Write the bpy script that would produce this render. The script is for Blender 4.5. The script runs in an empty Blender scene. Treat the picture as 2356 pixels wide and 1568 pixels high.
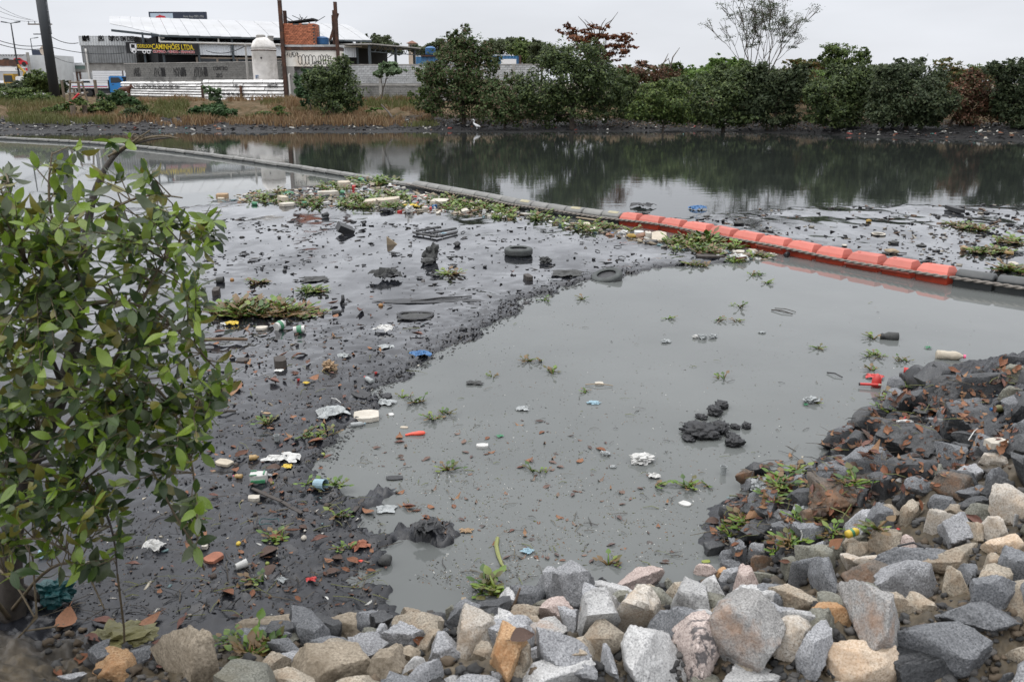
import bpy, bmesh, math, random
import numpy as np
from mathutils import Vector, Matrix, Euler

random.seed(7)
RNG = np.random.default_rng(7)
R = math.radians
S = bpy.context.scene
C = S.collection

# ------------------------------------------------------------------ camera, sky, sun, exposure
CAM_H, PITCH, FPX = 3.5, R(16.8), 1965.0      # metres above the water; focal length in units of a 2356 px wide frame
cam_d = bpy.data.cameras.new("camera")
cam_d.sensor_width = 36.0
cam_d.lens = 36.0 * FPX / 2356.0
cam_d.clip_start, cam_d.clip_end = 0.1, 4000
cam_d.dof.use_dof = True
cam_d.dof.focus_distance = 13.0
cam_d.dof.aperture_fstop = 4.5
cam = bpy.data.objects.new("camera", cam_d)
cam.location = (0, 0, CAM_H)
cam.rotation_euler = (R(90) - PITCH, 0, 0)
C.objects.link(cam)
S.camera = cam

SUN_EL, SUN_AZ = R(60), R(-108)               # azimuth measured from +Y towards +X
world = bpy.data.worlds.new("World")
S.world = world
world.use_nodes = True
wn, wl = world.node_tree.nodes, world.node_tree.links
wn.clear()
w_out = wn.new("ShaderNodeOutputWorld")
w_bg = wn.new("ShaderNodeBackground")
w_bg.inputs["Strength"].default_value = 0.1
w_sky = wn.new("ShaderNodeTexSky")
w_sky.sky_type = 'NISHITA'
w_sky.sun_disc = False
w_sky.sun_elevation = SUN_EL
w_sky.sun_rotation = SUN_AZ
w_tc = wn.new("ShaderNodeTexCoord")
w_sep = wn.new("ShaderNodeSeparateXYZ")
wl.new(w_tc.outputs["Generated"], w_sep.inputs[0])
w_ramp = wn.new("ShaderNodeValToRGB")        # overcast: brighter towards the zenith
w_ramp.color_ramp.elements[0].position = 0.0
w_ramp.color_ramp.elements[0].color = (0.695, 0.715, 0.765, 1)
w_ramp.color_ramp.elements[1].position = 1.0
w_ramp.color_ramp.elements[1].color = (2.3, 2.3, 2.36, 1)
e_ = w_ramp.color_ramp.elements.new(0.4); e_.color = (0.92, 0.935, 0.98, 1)
wl.new(w_sep.outputs["Z"], w_ramp.inputs[0])
w_map = wn.new("ShaderNodeMapping")
w_map.inputs["Scale"].default_value = (1.0, 1.0, 4.5)
wl.new(w_tc.outputs["Generated"], w_map.inputs[0])
w_noise = wn.new("ShaderNodeTexNoise")
w_noise.inputs["Scale"].default_value = 2.6
w_noise.inputs["Detail"].default_value = 5
w_noise.inputs["Roughness"].default_value = 0.5
wl.new(w_map.outputs[0], w_noise.inputs["Vector"])
w_mr = wn.new("ShaderNodeMapRange")
w_mr.inputs["From Min"].default_value, w_mr.inputs["From Max"].default_value = 0.3, 0.7
w_mr.inputs["To Min"].default_value, w_mr.inputs["To Max"].default_value = 10.2, 12.2
wl.new(w_noise.outputs["Fac"], w_mr.inputs["Value"])
w_mul = wn.new("ShaderNodeVectorMath"); w_mul.operation = 'SCALE'
wl.new(w_ramp.outputs[0], w_mul.inputs[0]); wl.new(w_mr.outputs[0], w_mul.inputs["Scale"])
w_mix = wn.new("ShaderNodeMix"); w_mix.data_type = 'RGBA'
w_mix.inputs["Factor"].default_value = 0.93
wl.new(w_sky.outputs[0], w_mix.inputs["A"]); wl.new(w_mul.outputs[0], w_mix.inputs["B"])
wl.new(w_mix.outputs["Result"], w_bg.inputs["Color"])
wl.new(w_bg.outputs[0], w_out.inputs[0])

sun_d = bpy.data.lights.new("sun", 'SUN')
sun_d.energy = 1.5
sun_d.angle = R(75)
sun_d.color = (1.0, 0.97, 0.93)
sun = bpy.data.objects.new("sun", sun_d)
sv = Vector((math.sin(SUN_AZ) * math.cos(SUN_EL), math.cos(SUN_AZ) * math.cos(SUN_EL), math.sin(SUN_EL)))
sun.rotation_euler = (-sv).to_track_quat('-Z', 'Y').to_euler()
C.objects.link(sun)

vs = S.view_settings
vs.view_transform = 'Standard'; vs.look = 'None'; vs.gamma = 1.0; vs.use_curve_mapping = False
vs.exposure = 0.0
S.cycles.max_bounces = 6
S.cycles.diffuse_bounces = 1
S.cycles.glossy_bounces = 3
S.cycles.transparent_max_bounces = 8
S.cycles.caustics_reflective = False
S.cycles.caustics_refractive = False
S.cycles.use_denoising = True

# ------------------------------------------------------------------ placing helpers
cP, sP = math.cos(PITCH), math.sin(PITCH)
def ray(px, py):
 cx, cy = (px - 1178) / FPX, (784 - py) / FPX
 return (cx, cP + cy * sP, -sP + cy * cP)
def on_z(px, py, z=0.0):
 d = ray(px, py); t = (z - CAM_H) / d[2]
 return Vector((d[0] * t, d[1] * t, z))
def at_y(px, py, Y):
 d = ray(px, py); t = Y / d[1]
 return Vector((d[0] * t, Y, CAM_H + d[2] * t))
def depth_of(p):
 return p[1] * cP - (p[2] - CAM_H) * sP
def mpp(p):                                   # metres per photo pixel at a point
 return depth_of(p) / FPX

# ------------------------------------------------------------------ vectorised noise
def _h(ix, iy, iz, s):
 n = (ix.astype(np.int64) * 374761393 + iy.astype(np.int64) * 668265263 + iz.astype(np.int64) * 2147483647 + s * 1274126177) & 0xFFFFFFFF
 n = ((n ^ (n >> 13)) * 1274126177) & 0xFFFFFFFF
 return ((n ^ (n >> 16)) & 0xFFFF) / 65535.0
def vnoise(x, y, z=None, seed=0):
 x = np.asarray(x, float); y = np.asarray(y, float)
 z = np.zeros_like(x) if z is None else np.asarray(z, float)
 ix, iy, iz = np.floor(x), np.floor(y), np.floor(z)
 fx, fy, fz = x - ix, y - iy, z - iz
 fx, fy, fz = [f * f * (3 - 2 * f) for f in (fx, fy, fz)]
 r = 0
 for dx in (0, 1):
  for dy in (0, 1):
   for dz in (0, 1):
    w = (fx if dx else 1 - fx) * (fy if dy else 1 - fy) * (fz if dz else 1 - fz)
    r = r + w * _h(ix + dx, iy + dy, iz + dz, seed)
 return r * 2 - 1
def fbm(x, y, z=None, oct=4, seed=0, gain=0.5):
 a, f, r = 1.0, 1.0, 0
 for o in range(oct):
  r = r + a * vnoise(x * f, y * f, None if z is None else z * f, seed + o * 17)
  a *= gain; f *= 2.03
 return r
def sstep(a, b, x):
 t = np.clip((x - a) / (b - a), 0, 1)
 return t * t * (3 - 2 * t)
def sdf_poly(px, py, poly):                    # signed distance, positive inside
 P = np.asarray(poly, float)
 d2 = np.full(px.shape, 1e18); inside = np.zeros(px.shape, bool)
 n = len(P)
 for i in range(n):
  a, b = P[i], P[(i + 1) % n]
  e = b - a
  wx, wy = px - a[0], py - a[1]
  t = np.clip((wx * e[0] + wy * e[1]) / (e @ e + 1e-12), 0, 1)
  dx, dy = wx - e[0] * t, wy - e[1] * t
  d2 = np.minimum(d2, dx * dx + dy * dy)
  c = (a[1] > py) != (b[1] > py)
  with np.errstate(divide='ignore', invalid='ignore'):
   xi = a[0] + (py - a[1]) * e[0] / (e[1] if abs(e[1]) > 1e-12 else 1e-12)
  inside ^= c & (px < xi)
 return np.sqrt(d2) * np.where(inside, 1, -1)

# ------------------------------------------------------------------ mesh helpers
class MB:
 """collects pieces and builds one mesh"""
 def __init__(s): s.v, s.f, s.c, s.m, s.n = [], [], [], [], 0
 def add(s, v, f, col=None, mi=0):
  v = np.asarray(v, float).reshape(-1, 3)
  s.v.append(v)
  f = [tuple(int(i) + s.n for i in q) for q in f]
  s.f.extend(f); s.m.extend([mi] * len(f))
  if col is not None: s.c.append((s.n, len(v), col))
  s.n += len(v)
  return s
 def box(s, c, size, rot=None, col=None, mi=0, taper=1.0, skew=(0, 0)):
  sx, sy, sz = [q / 2 for q in size]
  v = np.array([(x * sx * (taper if z > 0 else 1) + (skew[0] if z > 0 else 0), y * sy * (taper if z > 0 else 1) + (skew[1] if z > 0 else 0), z * sz)
                      for z in (-1, 1) for y in (-1, 1) for x in (-1, 1)])
  if rot is not None: v = v @ np.array(rot).T
  v = v + np.array(c)
  return s.add(v, [(0, 2, 3, 1), (4, 5, 7, 6), (0, 1, 5, 4), (2, 6, 7, 3), (0, 4, 6, 2), (1, 3, 7, 5)], col, mi)
 def tube(s, pts, rad, n=8, col=None, mi=0, cap=True, flat=1.0):
  P = np.asarray(pts, float); k = len(P)
  rad = np.broadcast_to(np.asarray(rad, float), (k,))
  T = np.gradient(P, axis=0); T /= np.linalg.norm(T, axis=1)[:, None] + 1e-9
  up = np.array((0, 0, 1.0)) if abs(T[0][2]) < 0.9 else np.array((1.0, 0, 0))
  V = []
  for i in range(k):
   a = np.cross(up, T[i]); na = np.linalg.norm(a)
   if na < 1e-4: a = np.cross((0.3, 1, 0.1), T[i]); na = np.linalg.norm(a)
   a /= na; b = np.cross(T[i], a); up = b
   th = np.arange(n) * 2 * np.pi / n
   V.append(P[i] + rad[i] * (np.cos(th)[:, None] * a + flat * np.sin(th)[:, None] * b))
  V = np.concatenate(V)
  F = [(i * n + j, i * n + (j + 1) % n, (i + 1) * n + (j + 1) % n, (i + 1) * n + j) for i in range(k - 1) for j in range(n)]
  if cap:
   F.append(tuple(range(n))[::-1]); F.append(tuple((k - 1) * n + j for j in range(n)))
  return s.add(V, F, col, mi)
 def lathe(s, prof, n=16, c=(0, 0, 0), rot=None, col=None, mi=0):
  th = np.arange(n) * 2 * np.pi / n
  V = np.concatenate([np.stack([r * np.cos(th), r * np.sin(th), np.full(n, z)], 1) for r, z in prof])
  if rot is not None: V = V @ np.array(rot).T
  V = V + np.array(c)
  k = len(prof)
  F = [(i * n + j, i * n + (j + 1) % n, (i + 1) * n + (j + 1) % n, (i + 1) * n + j) for i in range(k - 1) for j in range(n)]
  if prof[0][0] > 1e-4: F.append(tuple(range(n))[::-1])
  if prof[-1][0] > 1e-4: F.append(tuple((k - 1) * n + j for j in range(n)))
  return s.add(V, F, col, mi)
 def grid(s, V, nu, nv, col=None, mi=0):
  F = [(i * nv + j, i * nv + j + 1, (i + 1) * nv + j + 1, (i + 1) * nv + j) for i in range(nu - 1) for j in range(nv - 1)]
  return s.add(V, F, col, mi)
 def mesh(s, name, mats, smooth=False):
  me = bpy.data.meshes.new(name)
  V = np.concatenate(s.v) if s.v else np.zeros((0, 3))
  me.from_pydata(V.tolist(), [], s.f)
  for m in (mats if isinstance(mats, (list, tuple)) else [mats]): me.materials.append(m)
  if any(s.m): me.polygons.foreach_set("material_index", s.m)
  if s.c:
   a = me.color_attributes.new("col", 'FLOAT_COLOR', 'POINT')
   A = np.ones((len(V), 4)); A[:, :3] = 0.5
   for st, n, col in s.c: A[st:st + n, :3] = col
   a.data.foreach_set("color", A.ravel())
  if smooth: me.polygons.foreach_set("use_smooth", [True] * len(me.polygons))
  me.update()
  return me
 def build(s, name, mats, parent=None, loc=None, rot=None, smooth=False, kind=None):
  return obj(name, s.mesh(name, mats, smooth), parent, loc, rot, kind)

def obj(name, me, parent=None, loc=None, rot=None, kind=None):
 o = bpy.data.objects.new(name, me); C.objects.link(o)
 if parent is not None: o.parent = parent
 if loc is not None: o.location = loc
 if rot is not None: o.rotation_euler = rot
 if kind: o["kind"] = kind
 return o
def fast_mesh(name, V, F, mats, col=None, smooth=False):
 """V (n,3), F (m,k) with equal k"""
 me = bpy.data.meshes.new(name)
 V = np.ascontiguousarray(V, np.float32); F = np.ascontiguousarray(F, np.int32)
 m, k = F.shape
 me.vertices.add(len(V)); me.vertices.foreach_set("co", V.ravel())
 me.loops.add(m * k); me.loops.foreach_set("vertex_index", F.ravel())
 me.polygons.add(m); me.polygons.foreach_set("loop_start", np.arange(m, dtype=np.int32) * k)
 me.polygons.foreach_set("loop_total", np.full(m, k, np.int32))
 if smooth: me.polygons.foreach_set("use_smooth", np.ones(m, bool))
 for q in (mats if isinstance(mats, (list, tuple)) else [mats]): me.materials.append(q)
 if col is not None:
  a = me.color_attributes.new("col", 'FLOAT_COLOR', 'POINT')
  A = np.ones((len(V), 4), np.float32); A[:, :3] = col
  a.data.foreach_set("color", A.ravel())
 me.update(calc_edges=True)
 return me
def tag(o, label=None, cat=None, group=None, kind=None):
 if label: o["label"] = label
 if cat: o["category"] = cat
 if group: o["group"] = group
 if kind: o["kind"] = kind
 return o
def thing(name, label, cat, loc=(0, 0, 0), rz=0.0, group=None, rot=None):
 o = bpy.data.objects.new(name, None); C.objects.link(o)
 o.location = loc; o.rotation_euler = rot if rot is not None else (0, 0, rz)
 o.empty_display_size = 0.1
 return tag(o, label, cat, group)
def rotm(rx=0, ry=0, rz=0):
 return np.array(Euler((rx, ry, rz)).to_matrix())
def copy_tree(o, parent=None):
 c = o.copy(); C.objects.link(c)
 if parent is not None: c.parent = parent
 for ch in list(o.children): copy_tree(ch, c)
 return c

# ------------------------------------------------------------------ materials
def nodes(name):
 m = bpy.data.materials.new(name); m.use_nodes = True
 nt = m.node_tree
 return m, nt.nodes, nt.links, nt.nodes["Principled BSDF"]
def tex(n, l, kind, scale, detail=4, rough=0.55, coord="Object", stretch=None, loc=None):
 tc = n.new("ShaderNodeTexCoord")
 src = tc.outputs[coord]
 if stretch or loc:
  mp = n.new("ShaderNodeMapping")
  if stretch: mp.inputs["Scale"].default_value = stretch
  if loc: mp.inputs["Location"].default_value = loc
  l.new(src, mp.inputs[0]); src = mp.outputs[0]
 t = n.new("ShaderNodeTexNoise" if kind == "noise" else "ShaderNodeTexVoronoi")
 t.inputs["Scale"].default_value = scale
 if kind == "noise":
  t.inputs["Detail"].default_value = detail; t.inputs["Roughness"].default_value = rough
 l.new(src, t.inputs["Vector"])
 return t
def ramp(n, l, src, stops, interp='LINEAR'):
 r = n.new("ShaderNodeValToRGB"); cr = r.color_ramp; cr.interpolation = interp
 while len(cr.elements) < len(stops): cr.elements.new(0.5)
 for e, (p, c) in zip(cr.elements, stops):
  e.position = p; e.color = (*(c if len(c) == 3 else (c[0],) * 3), 1) if not np.isscalar(c) else (c, c, c, 1)
 l.new(src, r.inputs[0])
 return r
def mixc(n, l, fac, a, b, mode='MIX'):
 m = n.new("ShaderNodeMix"); m.data_type = 'RGBA'; m.blend_type = mode
 for s_, v in (("Factor", fac), ("A", a), ("B", b)):
  if hasattr(v, "links"): l.new(v, m.inputs[s_])
  elif np.isscalar(v): m.inputs[s_].default_value = v
  else: m.inputs[s_].default_value = (*v, 1)
 return m.outputs["Result"]
def bump(n, l, p, src, strength, dist=0.02, prev=None):
 b = n.new("ShaderNodeBump"); b.inputs["Strength"].default_value = strength; b.inputs["Distance"].default_value = dist
 l.new(src, b.inputs["Height"])
 if prev is not None: l.new(prev.outputs[0], b.inputs["Normal"])
 l.new(b.outputs[0], p.inputs["Normal"])
 return b
_mats = {}
def M(name, col, rough=0.7, var=0.35, scale=6.0, bmp=0.3, metal=0.0, dirt=None, dirt_amt=0.4, spec=0.5, rnd=0.0, coord="Object", bdist=0.02):
 """painted / plain surface with mottling, optional dirt patches and relief"""
 if name in _mats: return _mats[name]
 m, n, l, p = nodes(name)
 t = tex(n, l, "noise", scale, 6, 0.6, coord)
 lo = tuple(c * (1 - var) for c in col); hi = tuple(min(1, c * (1 + var * 0.6)) for c in col)
 c = ramp(n, l, t.outputs["Fac"], [(0.3, lo), (0.7, hi)]).outputs[0]
 if dirt is not None:
  t2 = tex(n, l, "noise", scale * 0.45, 8, 0.7, coord, loc=(3.1, 7.7, 1.3))
  f = ramp(n, l, t2.outputs["Fac"], [(0.48, 0.0), (0.66, dirt_amt)]).outputs[0]
  c = mixc(n, l, f, c, dirt)
 if rnd:
  oi = n.new("ShaderNodeObjectInfo"); hs = n.new("ShaderNodeHueSaturation")
  mr = n.new("ShaderNodeMapRange"); mr.inputs["To Min"].default_value = 1 - rnd; mr.inputs["To Max"].default_value = 1 + rnd
  l.new(oi.outputs["Random"], mr.inputs["Value"]); l.new(mr.outputs[0], hs.inputs["Value"]); l.new(c, hs.inputs["Color"])
  c = hs.outputs[0]
 l.new(c, p.inputs["Base Color"])
 p.inputs["Roughness"].default_value = rough; p.inputs["Metallic"].default_value = metal
 p.inputs["Specular IOR Level"].default_value = spec
 if bmp: bump(n, l, p, tex(n, l, "noise", scale * 5, 5, 0.6, coord).outputs["Fac"], bmp, bdist)
 _mats[name] = m
 return m
def VC(name, rough=0.6, var=0.3, scale=14.0, bmp=0.2, spec=0.4, transl=0.0):
 """colour comes from the piece's own 'col' attribute, mottled"""
 if name in _mats: return _mats[name]
 m, n, l, p = nodes(name)
 a = n.new("ShaderNodeVertexColor"); a.layer_name = "col"
 t = tex(n, l, "noise", scale, 5, 0.6)
 g = ramp(n, l, t.outputs["Fac"], [(0.3, 1 - var), (0.7, 1 + 0 * var)]).outputs[0]
 c = mixc(n, l, 1.0, a.outputs[0], g, 'MULTIPLY')
 l.new(c, p.inputs["Base Color"])
 p.inputs["Roughness"].default_value = rough; p.inputs["Specular IOR Level"].default_value = spec
 if bmp: bump(n, l, p, tex(n, l, "noise", scale * 3, 4).outputs["Fac"], bmp)
 if transl:
  tr = n.new("ShaderNodeBsdfTranslucent"); l.new(c, tr.inputs[0])
  mx = n.new("ShaderNodeMixShader"); mx.inputs[0].default_value = transl
  l.new(p.outputs[0], mx.inputs[1]); l.new(tr.outputs[0], mx.inputs[2])
  l.new(mx.outputs[0], n["Material Output"].inputs[0])
 _mats[name] = m
 return m
# ------------------------------------------------------------------ terrain: mud flats, near bank, far bank
def poly_z(pts, z=0.0): return [tuple(on_z(a, b, z)[:2]) for a, b in pts]
MUD_L = poly_z([(-900, 474), (330, 480), (480, 474), (700, 430), (850, 420), (1000, 446), (1240, 498), (1430, 540), (1570, 574), (1760, 592), (1700, 602), (1600, 611), (1510, 618), (1440, 632), (1385, 640),
 (1335, 655), (1285, 668), (1240, 684), (1205, 697), (1192, 716), (1150, 744), (1085, 778), (1040, 800), (1000, 830), (930, 862), (880, 890), (865, 905), (868, 930),
 (845, 962), (800, 1000), (770, 1040), (735, 1078), (745, 1112), (800, 1128), (880, 1104), (935, 1112), (925, 1135), (870, 1158), (835, 1180), (850, 1200), (900, 1216),
 (940, 1190), (1000, 1188), (1060, 1200), (1092, 1225), (1075, 1245), (1000, 1262), (940, 1255), (900, 1268), (880, 1300), (820, 1325), (860, 1338), (905, 1362), (920, 1400), (960, 1430),
 (960, 1900), (-1500, 1900)])
MUD_R = poly_z([(1530, 500), (1600, 488), (1700, 480), (1860, 470), (2060, 467), (2400, 466), (3000, 466), (3000, 740), (2300, 668), (2200, 652), (2050, 610), (1900, 580), (1750, 553), (1600, 525), (1500, 510)])
BANK = poly_z([(-600, 1440), (60, 1428), (300, 1440), (480, 1455), (620, 1442), (760, 1450), (900, 1425), (985, 1418), (1080, 1405), (1170, 1392), (1250, 1350), (1330, 1335), (1450, 1345), (1560, 1335), (1640, 1325),
 (1650, 1290), (1615, 1240), (1625, 1195), (1650, 1170), (1690, 1135), (1688, 1085), (1730, 1068), (1770, 1085), (1830, 1095), (1880, 1060), (1895, 1020), (1920, 985),
 (1965, 955), (2010, 915), (2060, 885), (2110, 862), (2170, 848), (2240, 838), (2320, 826), (2420, 818), (2900, 800), (3600, 900), (3600, 2600), (-1500, 2600)])
def height(x, y):
 e = 0.10 * fbm(x * 2.3, y * 2.3, oct=3, seed=5) + 0.05 * fbm(x * 9, y * 9, oct=2, seed=9)
 d1 = sdf_poly(x, y, MUD_L) + e * np.clip(y / 9, 0.5, 1.6)
 d2 = sdf_poly(x, y, MUD_R) + e * 4
 d3 = sdf_poly(x, y, BANK) + e * 0.8
 lump = fbm(x * 7, y * 7, oct=4, seed=2)
 fine = fbm(x * 26, y * 26, oct=3, seed=3)
 broad = fbm(x * 0.9, y * 0.55, oct=3, seed=4)
 near = sstep(13, 6, y)                                    # the churned corner by the bank
 edge = np.exp(-np.clip(d1, 0, 9) / 0.45)
 patch = sstep(0.1, 0.7, fbm(x * 0.75, y * 0.75, oct=3, seed=21))
 wf = 1 - .8 * sstep(7.5, 12, y) * (1 - .6 * patch)
 m1 = 0.04 + 0.016 * broad + (0.006 * wf + 0.045 * edge + 0.016 * near * (0.4 + patch) + 0.008 * patch * wf) * lump + (0.002 * wf + 0.020 * edge + 0.007 * near * (0.3 + patch)) * fine
 z1 = np.where(d1 > -0.35, -0.12 + (0.12 + m1) * sstep(-0.10, 0.10, d1), -0.12)
 z1 = np.where(d1 > 0.12, np.maximum(z1, 0.010 + 0.004 * fine), z1)
 p2 = sstep(-0.1, 0.6, fbm(x * 0.5, y * 0.35, oct=3, seed=31))
 z2 = -0.12 + (0.145 + 0.02 * broad + 0.008 * (0.12 + p2) * lump + 0.003 * p2 * fine) * sstep(-0.6, 0.8, d2)
 bd = np.clip(d3, 0, 20)
 z3 = np.where(d3 > -0.3, -0.12 + 0.15 * sstep(-0.2, 0.1, d3) + 0.44 * bd * sstep(0, 0.5, bd) - 0.016 * bd * bd + 0.035 * lump * sstep(0, .5, bd) + 0.02 * lump + 0.012 * fine, -0.12)
 return np.maximum(np.maximum(z1, z2), z3), d3, d1, d2
NU, NV = 620, 620
uu = np.linspace(-0.86, 0.86, NU)
vv = 2.2 * (62 / 2.2) ** (np.linspace(0, 1, NV))
Ug, Yg = np.meshgrid(uu, vv, indexing='ij')
Xg = Ug * (Yg + 1.6)
HGT, D3g, D1g, D2g = height(Xg, Yg)
def hz(x, y):
 """ground height, from the sheet"""
 u = (x / (y + 1.6) - uu[0]) / (uu[-1] - uu[0]) * (NU - 1)
 v = math.log(max(y, 2.2) / 2.2) / math.log(62 / 2.2) * (NV - 1)
 u = min(max(u, 0), NU - 1.001); v = min(max(v, 0), NV - 1.001)
 i, j = int(u), int(v); a, b = u - i, v - j
 return (HGT[i, j] * (1 - a) + HGT[i + 1, j] * a) * (1 - b) + (HGT[i, j + 1] * (1 - a) + HGT[i + 1, j + 1] * a) * b
def surf(x, y): return max(hz(x, y), 0.0)
def hit(px, py, off=0.0):
 """where the sight line through a photo pixel meets the ground or water (raised by off)"""
 d = ray(px, py)
 t0, t = 1.2, 1.2
 while t < 120:
  x, y, z = d[0] * t, d[1] * t, CAM_H + d[2] * t
  if z - off <= surf(x, y):
   lo, hi = t0, t
   for _ in range(18):
    m = (lo + hi) / 2
    if CAM_H + d[2] * m - off <= surf(d[0] * m, d[1] * m): hi = m
    else: lo = m
   return Vector((d[0] * hi, d[1] * hi, CAM_H + d[2] * hi))
  t0 = t; t += 0.04 + t * 0.004
 return on_z(px, py, 0)

# mud: black, wet; a film of water makes it mirror the sky in places
def mud_mat():
 m, n, l, p = nodes("wet_mud")
 t1 = tex(n, l, "noise", 1.1, 6, 0.6, stretch=(1, 0.6, 1))
 t2 = tex(n, l, "noise", 9, 8, 0.65)
 t3 = tex(n, l, "noise", 45, 6, 0.7)
 base = ramp(n, l, t2.outputs["Fac"], [(0.3, (0.005, 0.0057, 0.0075)), (0.7, (0.019, 0.0205, 0.025))]).outputs[0]
 a = n.new("ShaderNodeAttribute"); a.attribute_name = "bank"
 soil = ramp(n, l, t2.outputs["Fac"], [(0.3, (0.035, 0.03, 0.022)), (0.7, (0.12, 0.095, 0.062))]).outputs[0]
 c = mixc(n, l, a.outputs["Fac"], base, soil)
 l.new(c, p.inputs["Base Color"])
 r1 = ramp(n, l, t1.outputs["Fac"], [(0.38, 0.12), (0.66, 0.36)]).outputs[0]
 w_ = n.new("ShaderNodeAttribute"); w_.attribute_name = "wet"
 r1 = mixc(n, l, w_.outputs["Fac"], r1, ramp(n, l, t1.outputs["Fac"], [(0.42, 0.04), (0.68, 0.15)]).outputs[0])
 r = mixc(n, l, a.outputs["Fac"], r1, (0.85, 0.85, 0.85))
 l.new(r, p.inputs["Roughness"])
 p.inputs["IOR"].default_value = 1.42
 tf = tex(n, l, "noise", 0.8, 5, 0.6, stretch=(1, 0.5, 1), loc=(4, 2, 0))        # standing film of water
 fm = ramp(n, l, tf.outputs["Fac"], [(0.38, 0.25), (0.58, 1.0)]).outputs[0]
 l.new(mixc(n, l, w_.outputs["Fac"], mixc(n, l, 1.0, fm, (.35, .35, .35), 'MULTIPLY'), fm), p.inputs["Coat Weight"])
 p.inputs["Coat IOR"].default_value = 1.36; p.inputs["Coat Roughness"].default_value = 0.05
 b = bump(n, l, p, t2.outputs["Fac"], 0.3, 0.015)
 b2 = bump(n, l, p, t3.outputs["Fac"], 0.35, 0.003, b)
 for q, hi in ((b, .3), (b2, .35)):
  mr = n.new("ShaderNodeMapRange"); mr.inputs["To Min"].default_value = hi; mr.inputs["To Max"].default_value = hi * .12; l.new(w_.outputs["Fac"], mr.inputs["Value"]); l.new(mr.outputs[0], q.inputs["Strength"])
 return m
mm = mud_mat()
Vt = np.stack([Xg, Yg, HGT], -1).reshape(-1, 3)
idx = np.arange(NU * NV).reshape(NU, NV)
Ft = np.stack([idx[:-1, :-1], idx[1:, :-1], idx[1:, 1:], idx[:-1, 1:]], -1).reshape(-1, 4)
me = fast_mesh("mud_flat", Vt, Ft, mm, smooth=True)
at = me.attributes.new("bank", 'FLOAT', 'POINT')
at.data.foreach_set("value", np.clip(sstep(0.35, 1.1, D3g + 0.25 * fbm(Xg * 3, Yg * 3, oct=2, seed=8)) * sstep(7.0, 5.2, Yg), 0, 1).ravel().astype(np.float32))
at = me.attributes.new("wet", 'FLOAT', 'POINT')
at.data.foreach_set("value", (np.clip(sstep(7.5, 12, Yg + 1.5 * fbm(Xg * .5, Yg * .5, oct=2, seed=18)), 0, 1) * sstep(.1, .9, np.maximum(D1g, D2g))).ravel().astype(np.float32))
obj("mud_flat", me, kind='structure')

# water ------------------------------------------------------------
BOOM_PX = [(-420, 300), (-200, 308), (0, 321), (150, 328), (300, 339), (420, 352), (560, 371), (700, 391), (850, 415), (960, 435), (1100, 461), (1230, 487), (1330, 501), (1432, 514), (1530, 528), (1640, 547), (1760, 572), (1890, 598), (2020, 622), (2120, 640), (2196, 654), (2290, 667), (2400, 682), (2600, 712)]
BOOM = [on_z(a, b, 0.0) for a, b in BOOM_PX]
def water_mat(name, body, rip, rough, silt=None):
 m, n, l, p = nodes(name)
 t = tex(n, l, "noise", 0.55, 5, 0.6, coord="Object")
 c = ramp(n, l, t.outputs["Fac"], [(0.3, tuple(q * 0.86 for q in body)), (0.7, tuple(q * 1.1 for q in body))]).outputs[0]
 if silt is not None:
  t2 = tex(n, l, "noise", 0.33, 3, 0.5, coord="Object", loc=(2.2, 0.3, 0))
  c = mixc(n, l, ramp(n, l, t2.outputs["Fac"], [(0.32, 0.0), (0.80, 0.5)]).outputs[0], c, silt)
 l.new(c, p.inputs["Base Color"])
 p.inputs["Roughness"].default_value = rough
 p.inputs["IOR"].default_value = 1.33
 b = bump(n, l, p, tex(n, l, "noise", 1.5, 3, 0.5, stretch=(0.45, 1.6, 1)).outputs["Fac"], rip, 0.05)
 bump(n, l, p, tex(n, l, "noise", 9, 2, 0.5, stretch=(0.6, 1.5, 1)).outputs["Fac"], rip * 0.45, 0.02, b)
 return m
wb = water_mat("silty_water", (0.112, 0.120, 0.117), 0.012, 0.02, silt=(0.145, 0.152, 0.145))
wr = water_mat("river_water", (0.022, 0.026, 0.024), 0.045, 0.015)
# basin: inside the boom; river: beyond it. They meet under the boom.
bx = [(p.x, p.y) for p in BOOM]
mb = MB(); k = len(bx)
V = [(x, y, 0.0) for x, y in bx] + [(x * 0.25, 1.5, 0.0) for x, y in bx]
mb.add(V, [(i, k + i, k + i + 1, i + 1) for i in range(k - 1)])
mb.build("basin_water", wb, kind='structure')
mb = MB()
V = [(x, y, 0.0) for x, y in bx] + [(x * 1.6 + (0 if abs(x) < 40 else 0), 80.0, 0.0) for x, y in bx]
mb.add(V, [(i, i + 1, k + i + 1, k + i) for i in range(k - 1)])
mb.add([(bx[0][0], bx[0][1], 0), (bx[0][0] * 1.6, 80, 0), (-400, 80, 0), (-400, bx[0][1], 0)], [(0, 1, 2, 3)])
mb.add([(bx[-1][0], bx[-1][1], 0), (400, bx[-1][1], 0), (400, 80, 0), (bx[-1][0] * 1.6, 80, 0)], [(0, 1, 2, 3)])
mb.build("river_water", wr, kind='structure')

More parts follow.
